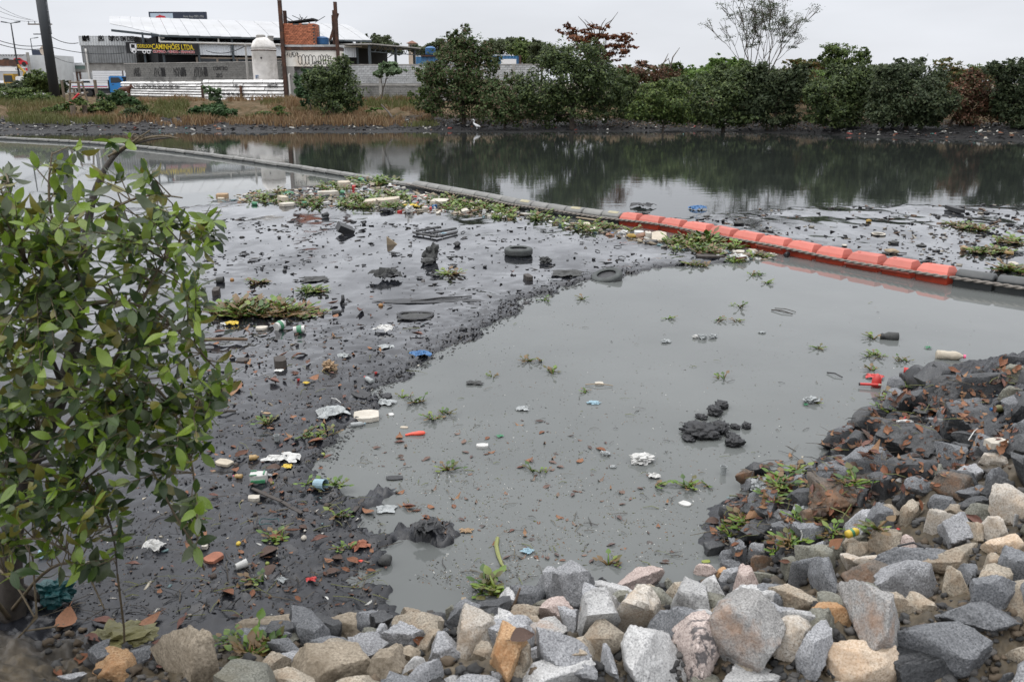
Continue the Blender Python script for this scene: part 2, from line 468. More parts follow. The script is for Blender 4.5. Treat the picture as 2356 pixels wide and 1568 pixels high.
# far bank -----------------------------------------------------------
FB = np.array([on_z(a, b, 0)[:2] for a, b in [(-700, 306), (0, 307), (400, 305), (800, 304), (1200, 304), (1650, 303), (1850, 308), (2100, 320), (2356, 325), (3000, 332)]])
def far_h(x, y):
 yw = np.interp(x, FB[:, 0], FB[:, 1])
 d = y - yw + 0.8 * fbm(x * 0.25, y * 0.25, oct=3, seed=40)
 n1 = fbm(x * 1.3, y * 1.3, oct=4, seed=41)
 z = -0.3 + 0.32 * sstep(-1.2, 0.3, d) + 0.6 * sstep(0.2, 8.0, d) + 1.15 * sstep(7.0, 17.0, d) + 0.05 * n1 + 0.10 * n1 * sstep(6, 10, d)
 return z, d
fx = np.linspace(-95, 95, 420); fy = 50 + 80 * np.linspace(0, 1, 240) ** 1.4
FX, FY = np.meshgrid(fx, fy, indexing='ij')
FZ, FD = far_h(FX, FY)
def fz(x, y):
 a = (x - fx[0]) / (fx[-1] - fx[0]) * (len(fx) - 1); a = min(max(a, 0), len(fx) - 1.001); i = int(a); a -= i
 j = min(max(int(np.searchsorted(fy, y)) - 1, 0), len(fy) - 2); b = min(max((y - fy[j]) / (fy[j + 1] - fy[j]), 0), 1)
 return float((FZ[i, j] * (1 - a) + FZ[i + 1, j] * a) * (1 - b) + (FZ[i, j + 1] * (1 - a) + FZ[i + 1, j + 1] * a) * b)
def farbank_mat():
 m, n, l, p = nodes("far_bank_soil")
 t2 = tex(n, l, "noise", 1.2, 8, 0.65)
 t3 = tex(n, l, "noise", 6, 6, 0.7)
 mud = ramp(n, l, t3.outputs["Fac"], [(0.3, (0.010, 0.010, 0.011)), (0.7, (0.034, 0.033, 0.033))]).outputs[0]
 soil = ramp(n, l, t2.outputs["Fac"], [(0.25, (0.035, 0.045, 0.015)), (0.5, (0.13, 0.09, 0.05)), (0.75, (0.22, 0.17, 0.11))]).outputs[0]
 a = n.new("ShaderNodeAttribute"); a.attribute_name = "bank"
 l.new(mixc(n, l, a.outputs["Fac"], mud, soil), p.inputs["Base Color"])
 l.new(mixc(n, l, a.outputs["Fac"], (0.5, 0.5, 0.5), (0.95, 0.95, 0.95)), p.inputs["Roughness"])
 p.inputs["IOR"].default_value = 1.4
 b = bump(n, l, p, t3.outputs["Fac"], 0.9, 0.3)
 p.inputs['Specular IOR Level'].default_value = .3
 return m
idx = np.arange(FX.size).reshape(FX.shape)
Ff = np.stack([idx[:-1, :-1], idx[1:, :-1], idx[1:, 1:], idx[:-1, 1:]], -1).reshape(-1, 4)
me = fast_mesh("far_bank", np.stack([FX, FY, FZ], -1).reshape(-1, 3), Ff, farbank_mat(), smooth=True)
at = me.attributes.new("bank", 'FLOAT', 'POINT')
at.data.foreach_set("value", sstep(7.5, 9.5, FD + 1.2 * fbm(FX * 0.4, FY * 0.4, oct=3, seed=44)).ravel().astype(np.float32))
obj("far_bank", me, kind='structure')
mb = MB(); mb.add([(-1500, 129, 1.86), (1500, 129, 1.86), (1500, 3000, 1.86), (-1500, 3000, 1.86)], [(0, 1, 2, 3)])
mb.add([(-1500, 50, -0.3), (-95, 50, -0.3), (-95, 129, 1.86), (-1500, 129, 1.86)], [(0, 1, 2, 3)])
mb.add([(95, 50, -0.3), (1500, 50, -0.3), (1500, 129, 1.86), (95, 129, 1.86)], [(0, 1, 2, 3)])
mb.build("ground", M("dry_ground", (0.14, 0.12, 0.08), 0.95, 0.4, 0.5, 0.2), kind='structure')
# ------------------------------------------------------------------ bank stones
def ico(n):
 bm = bmesh.new(); bmesh.ops.create_icosphere(bm, subdivisions=n, radius=1.0)
 bm.verts.ensure_lookup_table()
 V = np.array([v.co[:] for v in bm.verts]); F = np.array([[v.index for v in f.verts] for f in bm.faces])
 bm.free(); return V, F
ICO = {k: ico(k) for k in (2, 3, 4, 5)}
def rock_verts(sub, rng, planes=11, sharp=64.0, rough=0.05):
 D, F = ICO[sub]
 N = rng.normal(size=(planes, 3)); N /= np.linalg.norm(N, axis=1)[:, None]
 N = np.concatenate([N, [(0, 0, 1), (0, 0, -1)]]);
 o = rng.uniform(0.68, 1.0, len(N))
 q = (D @ N.T) / o
 s = np.log(np.exp(sharp * np.clip(q, 0, 3)).sum(1)) / sharp     # soft maximum: bevelled convex solid
 r = 1.0 / s
 sd = int(rng.integers(1e6))
 P = D * r[:, None]
 n1 = fbm(P[:, 0] * 2.2, P[:, 1] * 2.2, P[:, 2] * 2.2, oct=4, seed=sd)
 n2 = fbm(P[:, 0] * 9, P[:, 1] * 9, P[:, 2] * 9, oct=3, seed=sd + 5)
 P = P * (1 + rough * n1 + rough * 0.42 * n2)[:, None]
 return P, F
def granite(name, dark, mid, light, stain=None, stain_amt=0.0, rough=0.8, speck=95, band=False, wet=0.0):
 m, n, l, p = nodes(name)
 t1 = tex(n, l, "noise", speck, 4, 0.75)
 t2 = tex(n, l, "noise", 7, 7, 0.65, loc=(1.3, 0.2, 4))
 c = ramp(n, l, t1.outputs["Fac"], [(0.35, dark), (0.47, mid), (0.63, light)]).outputs[0]
 c = mixc(n, l, ramp(n, l, t2.outputs["Fac"], [(0.3, 0.55), (0.7, 0.0)]).outputs[0], c, tuple(0.62 * q for q in mid))
 if band:
  t3 = tex(n, l, "noise", 5, 6, 0.6, stretch=(1, 4.5, 3))
  c = mixc(n, l, ramp(n, l, t3.outputs["Fac"], [(0.52, 0.0), (0.58, 0.85)]).outputs[0], c, tuple(q * 0.8 for q in dark))
 if stain is not None:
  t4 = tex(n, l, "noise", 4.0, 8, 0.7, loc=(5, 1, 2))
  c = mixc(n, l, ramp(n, l, t4.outputs["Fac"], [(0.50, 0.0), (0.68, stain_amt)]).outputs[0], c, stain)
 oi = n.new("ShaderNodeObjectInfo"); hs = n.new("ShaderNodeHueSaturation")
 mr = n.new("ShaderNodeMapRange"); mr.inputs["To Min"].default_value = 0.82; mr.inputs["To Max"].default_value = 1.15
 l.new(oi.outputs["Random"], mr.inputs["Value"]); l.new(mr.outputs[0], hs.inputs["Value"]); l.new(c, hs.inputs["Color"])
 l.new(hs.outputs[0], p.inputs["Base Color"])
 p.inputs["Roughness"].default_value = rough
 b = bump(n, l, p, t2.outputs["Fac"], 0.5, 0.03)
 bump(n, l, p, tex(n, l, "noise", 60, 5, 0.7).outputs["Fac"], 0.35, 0.008, b)
 return m
RM = dict(
 pale=granite("pale_granite", (0.12, 0.12, 0.125), (0.36, 0.36, 0.355), (0.56, 0.56, 0.55)),
 grey=granite("grey_granite", (0.07, 0.072, 0.078), (0.24, 0.245, 0.255), (0.43, 0.435, 0.445)),
 dgrey=granite("dark_grey_granite", (0.036, 0.038, 0.042), (0.12, 0.126, 0.134), (0.25, 0.256, 0.268)),
 dark=granite("wet_dark_stone", (0.012, 0.013, 0.015), (0.035, 0.037, 0.04), (0.085, 0.088, 0.09), rough=0.42),
 tan=granite("tan_stone", (0.09, 0.08, 0.065), (0.26, 0.225, 0.175), (0.42, 0.38, 0.31), (0.22, 0.13, 0.06), 0.5),
 warm=granite("warm_pale_stone", (0.14, 0.125, 0.105), (0.40, 0.365, 0.315), (0.56, 0.53, 0.48), (0.36, 0.24, 0.13), 0.45),
 pink=granite("pink_granite", (0.12, 0.09, 0.085), (0.38, 0.30, 0.27), (0.54, 0.47, 0.43)),
 band=granite("banded_pink_granite", (0.05, 0.05, 0.055), (0.38, 0.31, 0.28), (0.52, 0.46, 0.42), band=True),
 orange=granite("orange_stone", (0.16, 0.10, 0.055), (0.42, 0.25, 0.12), (0.56, 0.40, 0.25), (0.38, 0.17, 0.06), 0.6),
 peach=granite("peach_stone", (0.22, 0.16, 0.11), (0.52, 0.41, 0.30), (0.66, 0.57, 0.46), (0.45, 0.27, 0.14), 0.5),
 rust=granite("rusty_brown_stone", (0.025, 0.02, 0.018), (0.085, 0.07, 0.055), (0.18, 0.15, 0.12), (0.19, 0.085, 0.03), 0.75, rough=0.6),
 stain=granite("rust_stained_granite", (0.08, 0.08, 0.08), (0.27, 0.265, 0.255), (0.45, 0.445, 0.43), (0.33, 0.17, 0.075), 0.5),
 olive=granite("olive_grey_stone", (0.055, 0.055, 0.045), (0.15, 0.15, 0.125), (0.27, 0.27, 0.23), (0.10, 0.085, 0.05), 0.5),
 concrete=granite("broken_concrete", (0.12, 0.10, 0.075), (0.25, 0.21, 0.155), (0.38, 0.33, 0.26), (0.13, 0.10, 0.065), 0.6, speck=60),
)
N_ = lambda x, y, w, h: (1553 + x * .3408, 1035.4 + y * .3408, w * .3408, h * .3408)
M_ = lambda x, y, w, h: (862.8 + x * .3213, 1064 + y * .3213, w * .3213, h * .3213)
L_ = lambda x, y, w, h: (x * .4497, 862.8 + y * .4497, w * .4497, h * .4497)
K_ = lambda x, y, w, h: (1898 + x * .2201, 719 + y * .2201, w * .2201, h * .2201)
ROCKS = [
 # right bank, photo crop N
 (N_(1085,345,270,210),'rust',"rounded rusty brown boulder ringed by leaves near the water"),
 (N_(565,560,205,135),'dark',"squat black block of stone beside green stems at the tip"),
 (N_(650,500,110,100),'dark',"small black stone leaning behind the squat black block"),
 (N_(255,665,115,75),'dark',"flat dark stone at the very water edge of the muddy tip"),
 (N_(440,722,100,175),'dgrey',"upright slim dark grey slab between small stones at the waterside"),
 (N_(350,715,85,75),'dgrey',"small square grey stone left of the upright slim slab"),
 (N_(560,690,115,115),'grey',"grey stone with green stalks behind the upright slim slab"),
 (N_(605,772,195,115),'rust',"long brown stone with orange rust on its left end"),
 (N_(345,787,185,85),'dgrey',"low dark grey stone lying below the small square stone"),
 (N_(215,815,135,95),'pink',"pointed pinkish grey stone sticking out over the water"),
 (N_(322,835,72,70),'orange',"small orange stone tucked behind pale rocks by the water"),
 (N_(470,905,180,185),'pink',"tall pink triangular stone between pale and dark boulders"),
 (N_(800,880,310,250),'dgrey',"big dark grey boulder with rounded top above the tan rock"),
 (N_(1000,860,210,240),'dgrey',"dark grey peaked boulder leaning on the big rounded one"),
 (N_(370,868,135,90),'grey',"grey stone behind the tall pink triangular stone"),
 (N_(597,868,155,80),'olive',"flat greenish stone right of the tall pink triangular stone"),
 (N_(235,960,200,210),'pale',"pale grey stone with a peaked top beside the pink triangle"),
 (N_(110,1040,270,270),'pale',"large pale speckled boulder left of the peaked pale stone"),
 (N_(580,1040,400,210),'pale',"broad pale granite slab lying behind the round boulder"),
 (N_(450,1230,430,440),'stain',"big round grey boulder with a brown stain on its shoulder"),
 (N_(765,1020,280,175),'tan',"tan angular stone with dark lichen right of the broad slab"),
 (N_(1085,1115,295,170),'orange',"bright orange stone, the most vivid one on the bank"),
 (N_(1370,1180,370,420),'stain',"big blunt boulder with red streaks right of the orange stone"),
 (N_(965,1225,345,240),'olive',"grey green flat-topped stone in front of the orange stone"),
 (N_(800,1255,340,215),'warm',"cream coloured stone between round boulder and flat-topped stone"),
 (N_(880,1430,390,300),'grey',"mid grey boulder with a hump in front of the cream stone"),
 (N_(1245,1465,410,270),'peach',"smooth peach coloured boulder at the bottom of the bank"),
 (N_(1290,885,300,205),'rust',"dark angular stone with brown face behind the red-streaked boulder"),
 (N_(1610,950,380,340),'grey',"large grey boulder with a black twig lying across it"),
 (N_(1540,745,390,160),'dgrey',"long dark grey stone tilted like a wedge"),
 (N_(1885,915,290,230),'tan',"tan grey stone with a ridge right of the twig boulder"),
 (N_(2135,975,310,210),'dgrey',"dark stone with pale patch, right of the ridged tan stone"),
 (N_(1875,765,360,150),'tan',"wide flat brownish slab bedded in sandy soil"),
 (N_(2265,665,210,170),'peach',"peach topped stone at the right edge above the sandy soil"),
 (N_(1705,505,235,185),'warm',"light blocky stone standing above the long wedge stone"),
 (N_(1895,555,175,195),'grey',"rounded grey stone right of the light blocky stone"),
 (N_(1385,485,175,165),'dgrey',"dark grey square stone below the dark boulders on the slope"),
 (N_(1262,495,135,155),'grey',"grey stone leaning against the dark grey square stone"),
 (N_(1070,692,165,115),'olive',"olive grey rounded stone next to the yellow drink can"),
 (N_(1270,682,145,115),'tan',"tan stone just right of the yellow drink can"),
 (N_(1190,765,115,125),'warm',"light pointed stone under the yellow drink can"),
 (N_(1340,758,195,95),'warm',"light flat stone beneath the tip of the wedge stone"),
 (N_(1420,625,185,160),'tan',"cracked tan slab stone on the slope behind the wedge stone"),
 (N_(1530,655,165,150),'pink',"pinkish tan stone peaking over the wedge stone"),
 (N_(1430,290,185,200),'dark',"black upright stone with a sharp ridge on the upper slope"),
 (N_(1680,255,205,95),'dgrey',"flat grey capstone lying on the dark upper stones"),
 (N_(1570,335,115,125),'dark',"black stone below the flat grey capstone"),
 (N_(1510,358,95,85),'dark',"small black stone left of the stone below the capstone"),
 (N_(1800,372,205,115),'dgrey',"dark grey stone in front of the rusty upper stone"),
 (N_(1880,250,210,150),'rust',"rusty reddish stone among black ones on the upper slope"),
 (N_(2190,290,190,200),'dark',"big black wet stone right of the rusty upper stone"),
 (N_(2030,362,185,85),'dark',"thin black slab lying lower in the layered pair"),
 (N_(2000,300,205,65),'dgrey',"thin dark slab lying on top of the layered pair"),
 (N_(1690,160,225,95),'olive',"brownish flat stone right of the white foot-shaped piece"),
 (N_(2010,160,185,85),'grey',"grey flat stone high on the right slope"),
 (N_(2295,380,200,200),'warm',"tall light squared block at the right edge"),
 (N_(2110,432,205,95),'olive',"low grey stone left of the tall squared block"),
 (N_(1880,432,175,95),'tan',"tan grey stone beside the big brown leaf"),
 (N_(2150,535,155,165),'warm',"light brown upright stone right of the big brown leaf"),
 (N_(2030,565,115,145),'tan',"tan stone wedged beside the rounded grey stone"),
 (N_(2290,492,125,105),'pale',"pale angular stone under the tall squared block"),
 (N_(2300,825,215,225),'dgrey',"dark grey boulder at the right edge above the sloping slab"),
 (N_(2150,785,175,145),'tan',"brown tan stone at the end of the bedded slab"),
 (N_(2070,1135,450,180),'dgrey',"long dark slab sloping down towards the right edge"),
 (N_(1840,1350,650,340),'dgrey',"huge dark grey boulder filling the lower right slope"),
 (N_(1690,1505,450,190),'dark',"dark boulder below the huge grey one at the bottom"),
 (N_(130,1315,310,340),'band',"pink boulder crossed by black bands"),
 (N_(560,1445,245,125),'pale',"pale stone squeezed under the big round boulder"),
 (N_(550,1540,400,100),'pale',"long pale slab at the very bottom of the bank"),
 (N_(1020,1385,155,150),'grey',"grey stone between humped boulder and cream stone"),
 (N_(500,205,160,120),'rust',"mossy brown stone standing in the water beside the tip"),
 (N_(500,250,80,90),'dgrey',"small dark stone leaning on the mossy brown stone"),
 (N_(1010,232,145,80),'dark',"flat black stone behind the rusty brown boulder"),
 (N_(975,190,110,60),'dark',"black stone with a white straw lying on it"),
 (N_(1280,245,170,100),'dark',"black stone right of the rusty brown boulder"),
 (N_(1395,400,165,95),'dgrey',"dark grey stone under the black ridge stone"),
 (N_(1255,335,120,100),'dark',"black stone between rusty boulder and black ridge stone"),
 (N_(710,450,155,95),'grey',"grey stone behind the squat block, beside a torn tag"),
 (N_(925,590,175,155),'dgrey',"dark rugged stone with stems right of the pink leaf"),
 (N_(945,710,175,145),'grey',"grey stone left of the olive rounded stone"),
 (N_(900,470,115,135),'rust',"dark purple brown stone standing among green stems"),
 (N_(1240,592,125,85),'olive',"greyish stone with small green leaves behind it"),
 (N_(2270,1535,220,90),'dgrey',"dark stone in the bottom right corner"),
 (N_(480,1490,130,90),'tan',"brown pebbly stone in the gap under the banded boulder"),
 # centre bank, crop M
 (M_(742,1258,290,350),'warm',"large pale stone with a brown tip pointing down"),
 (M_(945,1362,235,315),'orange',"tan orange stone standing right of the pointed pale one"),
 (M_(490,1352,275,195),'grey',"grey green stone left of the large pointed pale one"),
 (M_(450,1492,405,175),'grey',"long grey stone at the bottom left of the pale group"),
 (M_(530,1240,150,115),'dgrey',"small dark speckled stone left of the pointed pale stone"),
 (M_(380,1285,150,155),'tan',"tan stone with red leaves tucked behind it"),
 (M_(222,1272,275,205),'grey',"grey weathered stone beside the tan stone with red leaves"),
 (M_(40,1292,125,205),'grey',"smooth grey upright stone at the left end of the row"),
 (M_(88,1480,210,200),'concrete',"brown concrete lump at the bottom below grey stones"),
 (M_(250,1382,205,125),'concrete',"brown concrete fragment under the weathered grey stone"),
 (M_(245,1108,275,145),'tan',"yellow stained stone beside a broken board end"),
 (M_(108,1152,105,85),'grey',"small grey stone left of the broken board end"),
 (M_(545,1118,195,165),'olive',"brown grey stone right of the broken board end"),
 (M_(965,1022,135,215),'pale',"pale stone beside the red twig at the waterline"),
 (M_(1112,1002,195,195),'dgrey',"dark smooth stone right of the red twig"),
 (M_(1252,896,155,255),'grey',"tall grey boulder, left one of the pair by the water"),
 (M_(1432,902,255,275),'grey',"round grey boulder, right one of the pair by the water"),
 (M_(1302,1072,225,175),'pink',"pinkish grey stone below the pair of grey boulders"),
 (M_(1062,1112,275,165),'tan',"flat light stone behind the big orange leaf"),
 (M_(850,1122,185,115),'olive',"muddy stone between pale stone and flat light stone"),
 (M_(1205,1245,255,205),'stain',"grey stone with orange rust patches right of the orange leaf"),
 (M_(1282,1372,425,315),'grey',"big grey dome shaped boulder in front of the rust patched stone"),
 (M_(1012,1512,155,135),'tan',"small tan stone under the tan orange stone"),
 (M_(1272,1520,445,155),'pale',"long pale stone with pinkish tip at the bottom"),
 (M_(1582,892,165,105),'pale',"pale stone behind the paired long boulders"),
 (M_(1600,1110,320,440),'pale',"tall pale boulder with a dark front face"),
 (M_(1665,1155,265,330),'stain',"pale boulder with a red rust streak on its edge"),
 (M_(1922,1062,355,385),'warm',"large smooth beige boulder standing upright at the water"),
 (M_(1890,855,375,150),'pink',"pink granite stone at the waterline behind the beige boulder"),
 (M_(1870,1412,670,340),'pale',"biggest pale granite boulder at the bottom centre"),
 (M_(1650,1402,175,195),'grey',"grey stone in the shade left of the biggest pale boulder"),
 (M_(1412,1172,155,175),'grey',"grey stone between dome boulder and dark faced boulder"),
 (M_(560,1562,140,70),'pale',"pale stone cut by the bottom of the picture below the long one"),
 (M_(880,1545,150,90),'grey',"grey stone in the gravel gap at the bottom"),
 (M_(2102,862,115,75),'olive',"small grey stone at the waterline right of the pink one"),
 (M_(1520,1525,130,95),'grey',"grey stone at the foot of the dome boulder"),
 (M_(2065,1205,140,130),'dgrey',"dark stone under the smooth beige boulder"),
 # left foot of the bank, crop L
 (L_(1020,1475,540,300),'concrete',"great brown concrete lump at the foot of the tree"),
 (L_(600,1525,240,130),'orange',"dull orange brick lump left of the concrete lump"),
 (L_(660,1465,155,95),'dgrey',"dark stone above the dull orange lump"),
 (L_(500,1435,165,105),'dgrey',"dark stone under the olive plastic bag"),
 (L_(370,1560,110,60),'grey',"grey stone at the bottom left of the orange lump"),
 ((622,1450,115,62),'concrete',"broken concrete lump between mud and stones"),
 ((825,1452,125,60),'concrete',"muddy brown stone at the edge of the mud"),
 ((695,1428,50,34),'rust',"reddish stone half sunk at the edge of the mud"),
 ((775,1540,190,90),'concrete',"flat brown concrete piece at the bottom beside grass"),
 ((650,1478,80,40),'olive',"grey stone in front of the broken concrete lump"),
 ((925,1450,60,36),'tan',"small light stone before the yellow stained stone"),
 # upper right, crop K
 (K_(1530,830,720,300),'dark',"great dark boulder, topmost of the wet ones at right"),
 (K_(1990,640,420,170),'olive',"long brownish boulder at the top right of the slope"),
 (K_(980,1395,660,400),'dark',"great black boulder nearest the leaf covered shore"),
 (K_(1480,1180,840,330),'dark',"wide black boulder lying between the two great ones"),
 (K_(1205,1085,190,130),'dgrey',"small grey stone left of the wide black boulder"),
 (K_(1500,995,390,180),'dgrey',"dark grey stone under the topmost great boulder"),
 (K_(1945,872,185,150),'olive',"roundish grey stone beside the half buried bottle"),
 (K_(1900,520,300,120),'dark',"flat black stone at the top right waterline"),
 (K_(2030,1000,220,280),'dark',"black stone at the right edge below the round one"),
 (K_(1050,1040,200,110),'dark',"flat black stone behind the white shoe"),
 (K_(1500,1320,260,160),'dark',"black stone behind the dark pipe end"),
 (K_(1400,1440,160,170),'dark',"dark stone right of the great black boulder"),
 (K_(1560,1500,200,170),'dgrey',"greyish stone under the dark pipe end"),
 (K_(2040,1260,180,260),'dgrey',"dark stone cut by the right edge below the black one"),
 (K_(1760,1540,260,110),'warm',"pale chunk of rubble at the right among dark stones"),
 (K_(980,1130,180,90),'dark',"dark flat stone just right of the white shoe"),
 (K_(640,1390,180,100),'dark',"black stone in leaf litter left of the great black boulder"),
]
rock_fp = []
def put_rock(px, py, w, h, mat, label, group=None, sub=None, rng=None, sz=None):
 rng = rng or np.random.default_rng(int(px * 131 + py * 17))
 p0 = hit(px, py)
 k = mpp(p0)
 off = (h * k / 2) * 0.45
 p = hit(px, py, off)
 k = mpp(p)
 sx = w * k / 2 * 1.4; hv = h * k / 2 * 1.4
 sub = sub or (5 if w > 75 else 4 if w > 26 else 3)
 P, F = rock_verts(sub, rng, rough=0.065)
 P = P / (np.abs(P).max(0))                       # unit box
 a = rng.uniform(-0.35, 0.35); ca, sa = math.cos(a), math.sin(a)
 P = P * np.array([sx, min(max(hv, sx * 0.55), sx * 1.3), hv * 0.95])
 P[:, :2] = P[:, :2] @ np.array([[ca, sa], [-sa, ca]])
 me = fast_mesh("stone", P, F, RM[mat], smooth=True)
 me.set_sharp_from_angle(angle=R(34))
 o = obj("stone", me, loc=p)
 tag(o, label, "stone", group or "stones of the rubble bank")
 rock_fp.append((p.x, p.y, sx, p.z + hv * 0.5))
 return o
for (a, mat, label) in ROCKS: put_rock(*a, mat, label)
# smaller stones wedged between them
SMALL = {'grey': "small grey stone wedged between the larger bank stones", 'dgrey': "small dark grey stone wedged between the larger bank stones",
         'tan': "small tan stone wedged between the larger bank stones", 'pale': "small pale stone wedged between the larger bank stones",
         'dark': "small wet black stone in the leaf litter by the shore", 'olive': "small olive stone wedged between the larger bank stones"}
rr = random.Random(3); cnt = 0; tries = 0
while cnt < 145 and tries < 8000:
 tries += 1
 px, py = rr.uniform(560, 2380), rr.choice([rr.uniform(860, 1600), rr.uniform(1380, 1620)])
 p = hit(px, py)
 d3 = float(sdf_poly(np.array([p.x]), np.array([p.y]), BANK)[0])
 if d3 < 0.05: continue
 s = rr.uniform(0.07, 0.15) if py > 1430 else rr.uniform(0.05, 0.12) if py > 1200 else rr.uniform(0.07, 0.16)
 if any((p.x - q[0]) ** 2 + (p.y - q[1]) ** 2 < (0.75 * q[2] + 0.5 * s) ** 2 for q in rock_fp): continue
 k = mpp(p)
 dark = d3 < 0.45 or (py < 1180 and px > 1700)
 mat = rr.choice(['dark', 'dark', 'dgrey']) if dark else rr.choice(['grey', 'pale', 'tan', 'olive', 'dgrey', 'tan'])
 put_rock(px, py, 2 * s / k, 2 * s / k * rr.uniform(0.55, 0.95), mat, SMALL[mat], "small " + mat + " filler stones", sub=3)
 cnt += 1
# the bank goes on past the frame
Vs, Fs, n = [], [], 0; rg = np.random.default_rng(99)
for _ in range(170):
 px, py = (rg.uniform(2400, 3000), rg.uniform(830, 1700)) if rg.random() < .8 else (rg.uniform(-500, -90), rg.uniform(1460, 1700))
 p = hit(px, py)
 if sdf_poly(np.array([p.x]), np.array([p.y]), BANK)[0] < .1: continue
 P, F = rock_verts(3, rg, rough=.065); P = P / np.abs(P).max(0) * rg.uniform(.09, .26) * np.array([1, rg.uniform(.7, 1), rg.uniform(.55, .85)])
 Vs.append(P + np.array(p) + (0, 0, .06)); Fs.append(F + n); n += len(P)
tag(obj("rubble", fast_mesh("rubble", np.concatenate(Vs), np.concatenate(Fs), RM['grey'], smooth=True)), "grey rubble carrying on along the bank on both sides", "rubble", kind="stuff")
# gravel in the gaps
def pebbles():
 D, F = ICO[2]
 Vs, Fs, Cs, n = [], [], [], 0
 r = np.random.default_rng(5)
 k = 0
 while k < 3000:
  px, py = r.uniform(100, 2400), r.uniform(1000, 1640)
  p = hit(px, py)
  if sdf_poly(np.array([p.x]), np.array([p.y]), BANK)[0] < 0.1: k += 0.2; continue
  s = r.uniform(0.006, 0.035)
  D1 = D[:, :] * (1 + 0.25 * r.normal(size=(len(D), 1))) * np.array([1, r.uniform(.6, 1), r.uniform(.5, .9)]) * s
  Vs.append(D1 + np.array(p) + (0, 0, 0.3 * s)); Fs.append(F + n); n += len(D)
  c = [(0.10, 0.095, 0.09), (0.07, 0.07, 0.07), (0.13, 0.10, 0.07), (0.04, 0.04, 0.04)][r.integers(4)]
  Cs.append(np.tile(np.array(c) * r.uniform(.7, 1.2), (len(D), 1)))
  k += 1
 me = fast_mesh("gravel", np.concatenate(Vs), np.concatenate(Fs), VC("gravel_bits", 0.85), np.concatenate(Cs))
 tag(obj("gravel", me), "loose gravel and grit in the gaps of the stone bank", "gravel", kind="stuff")
pebbles()
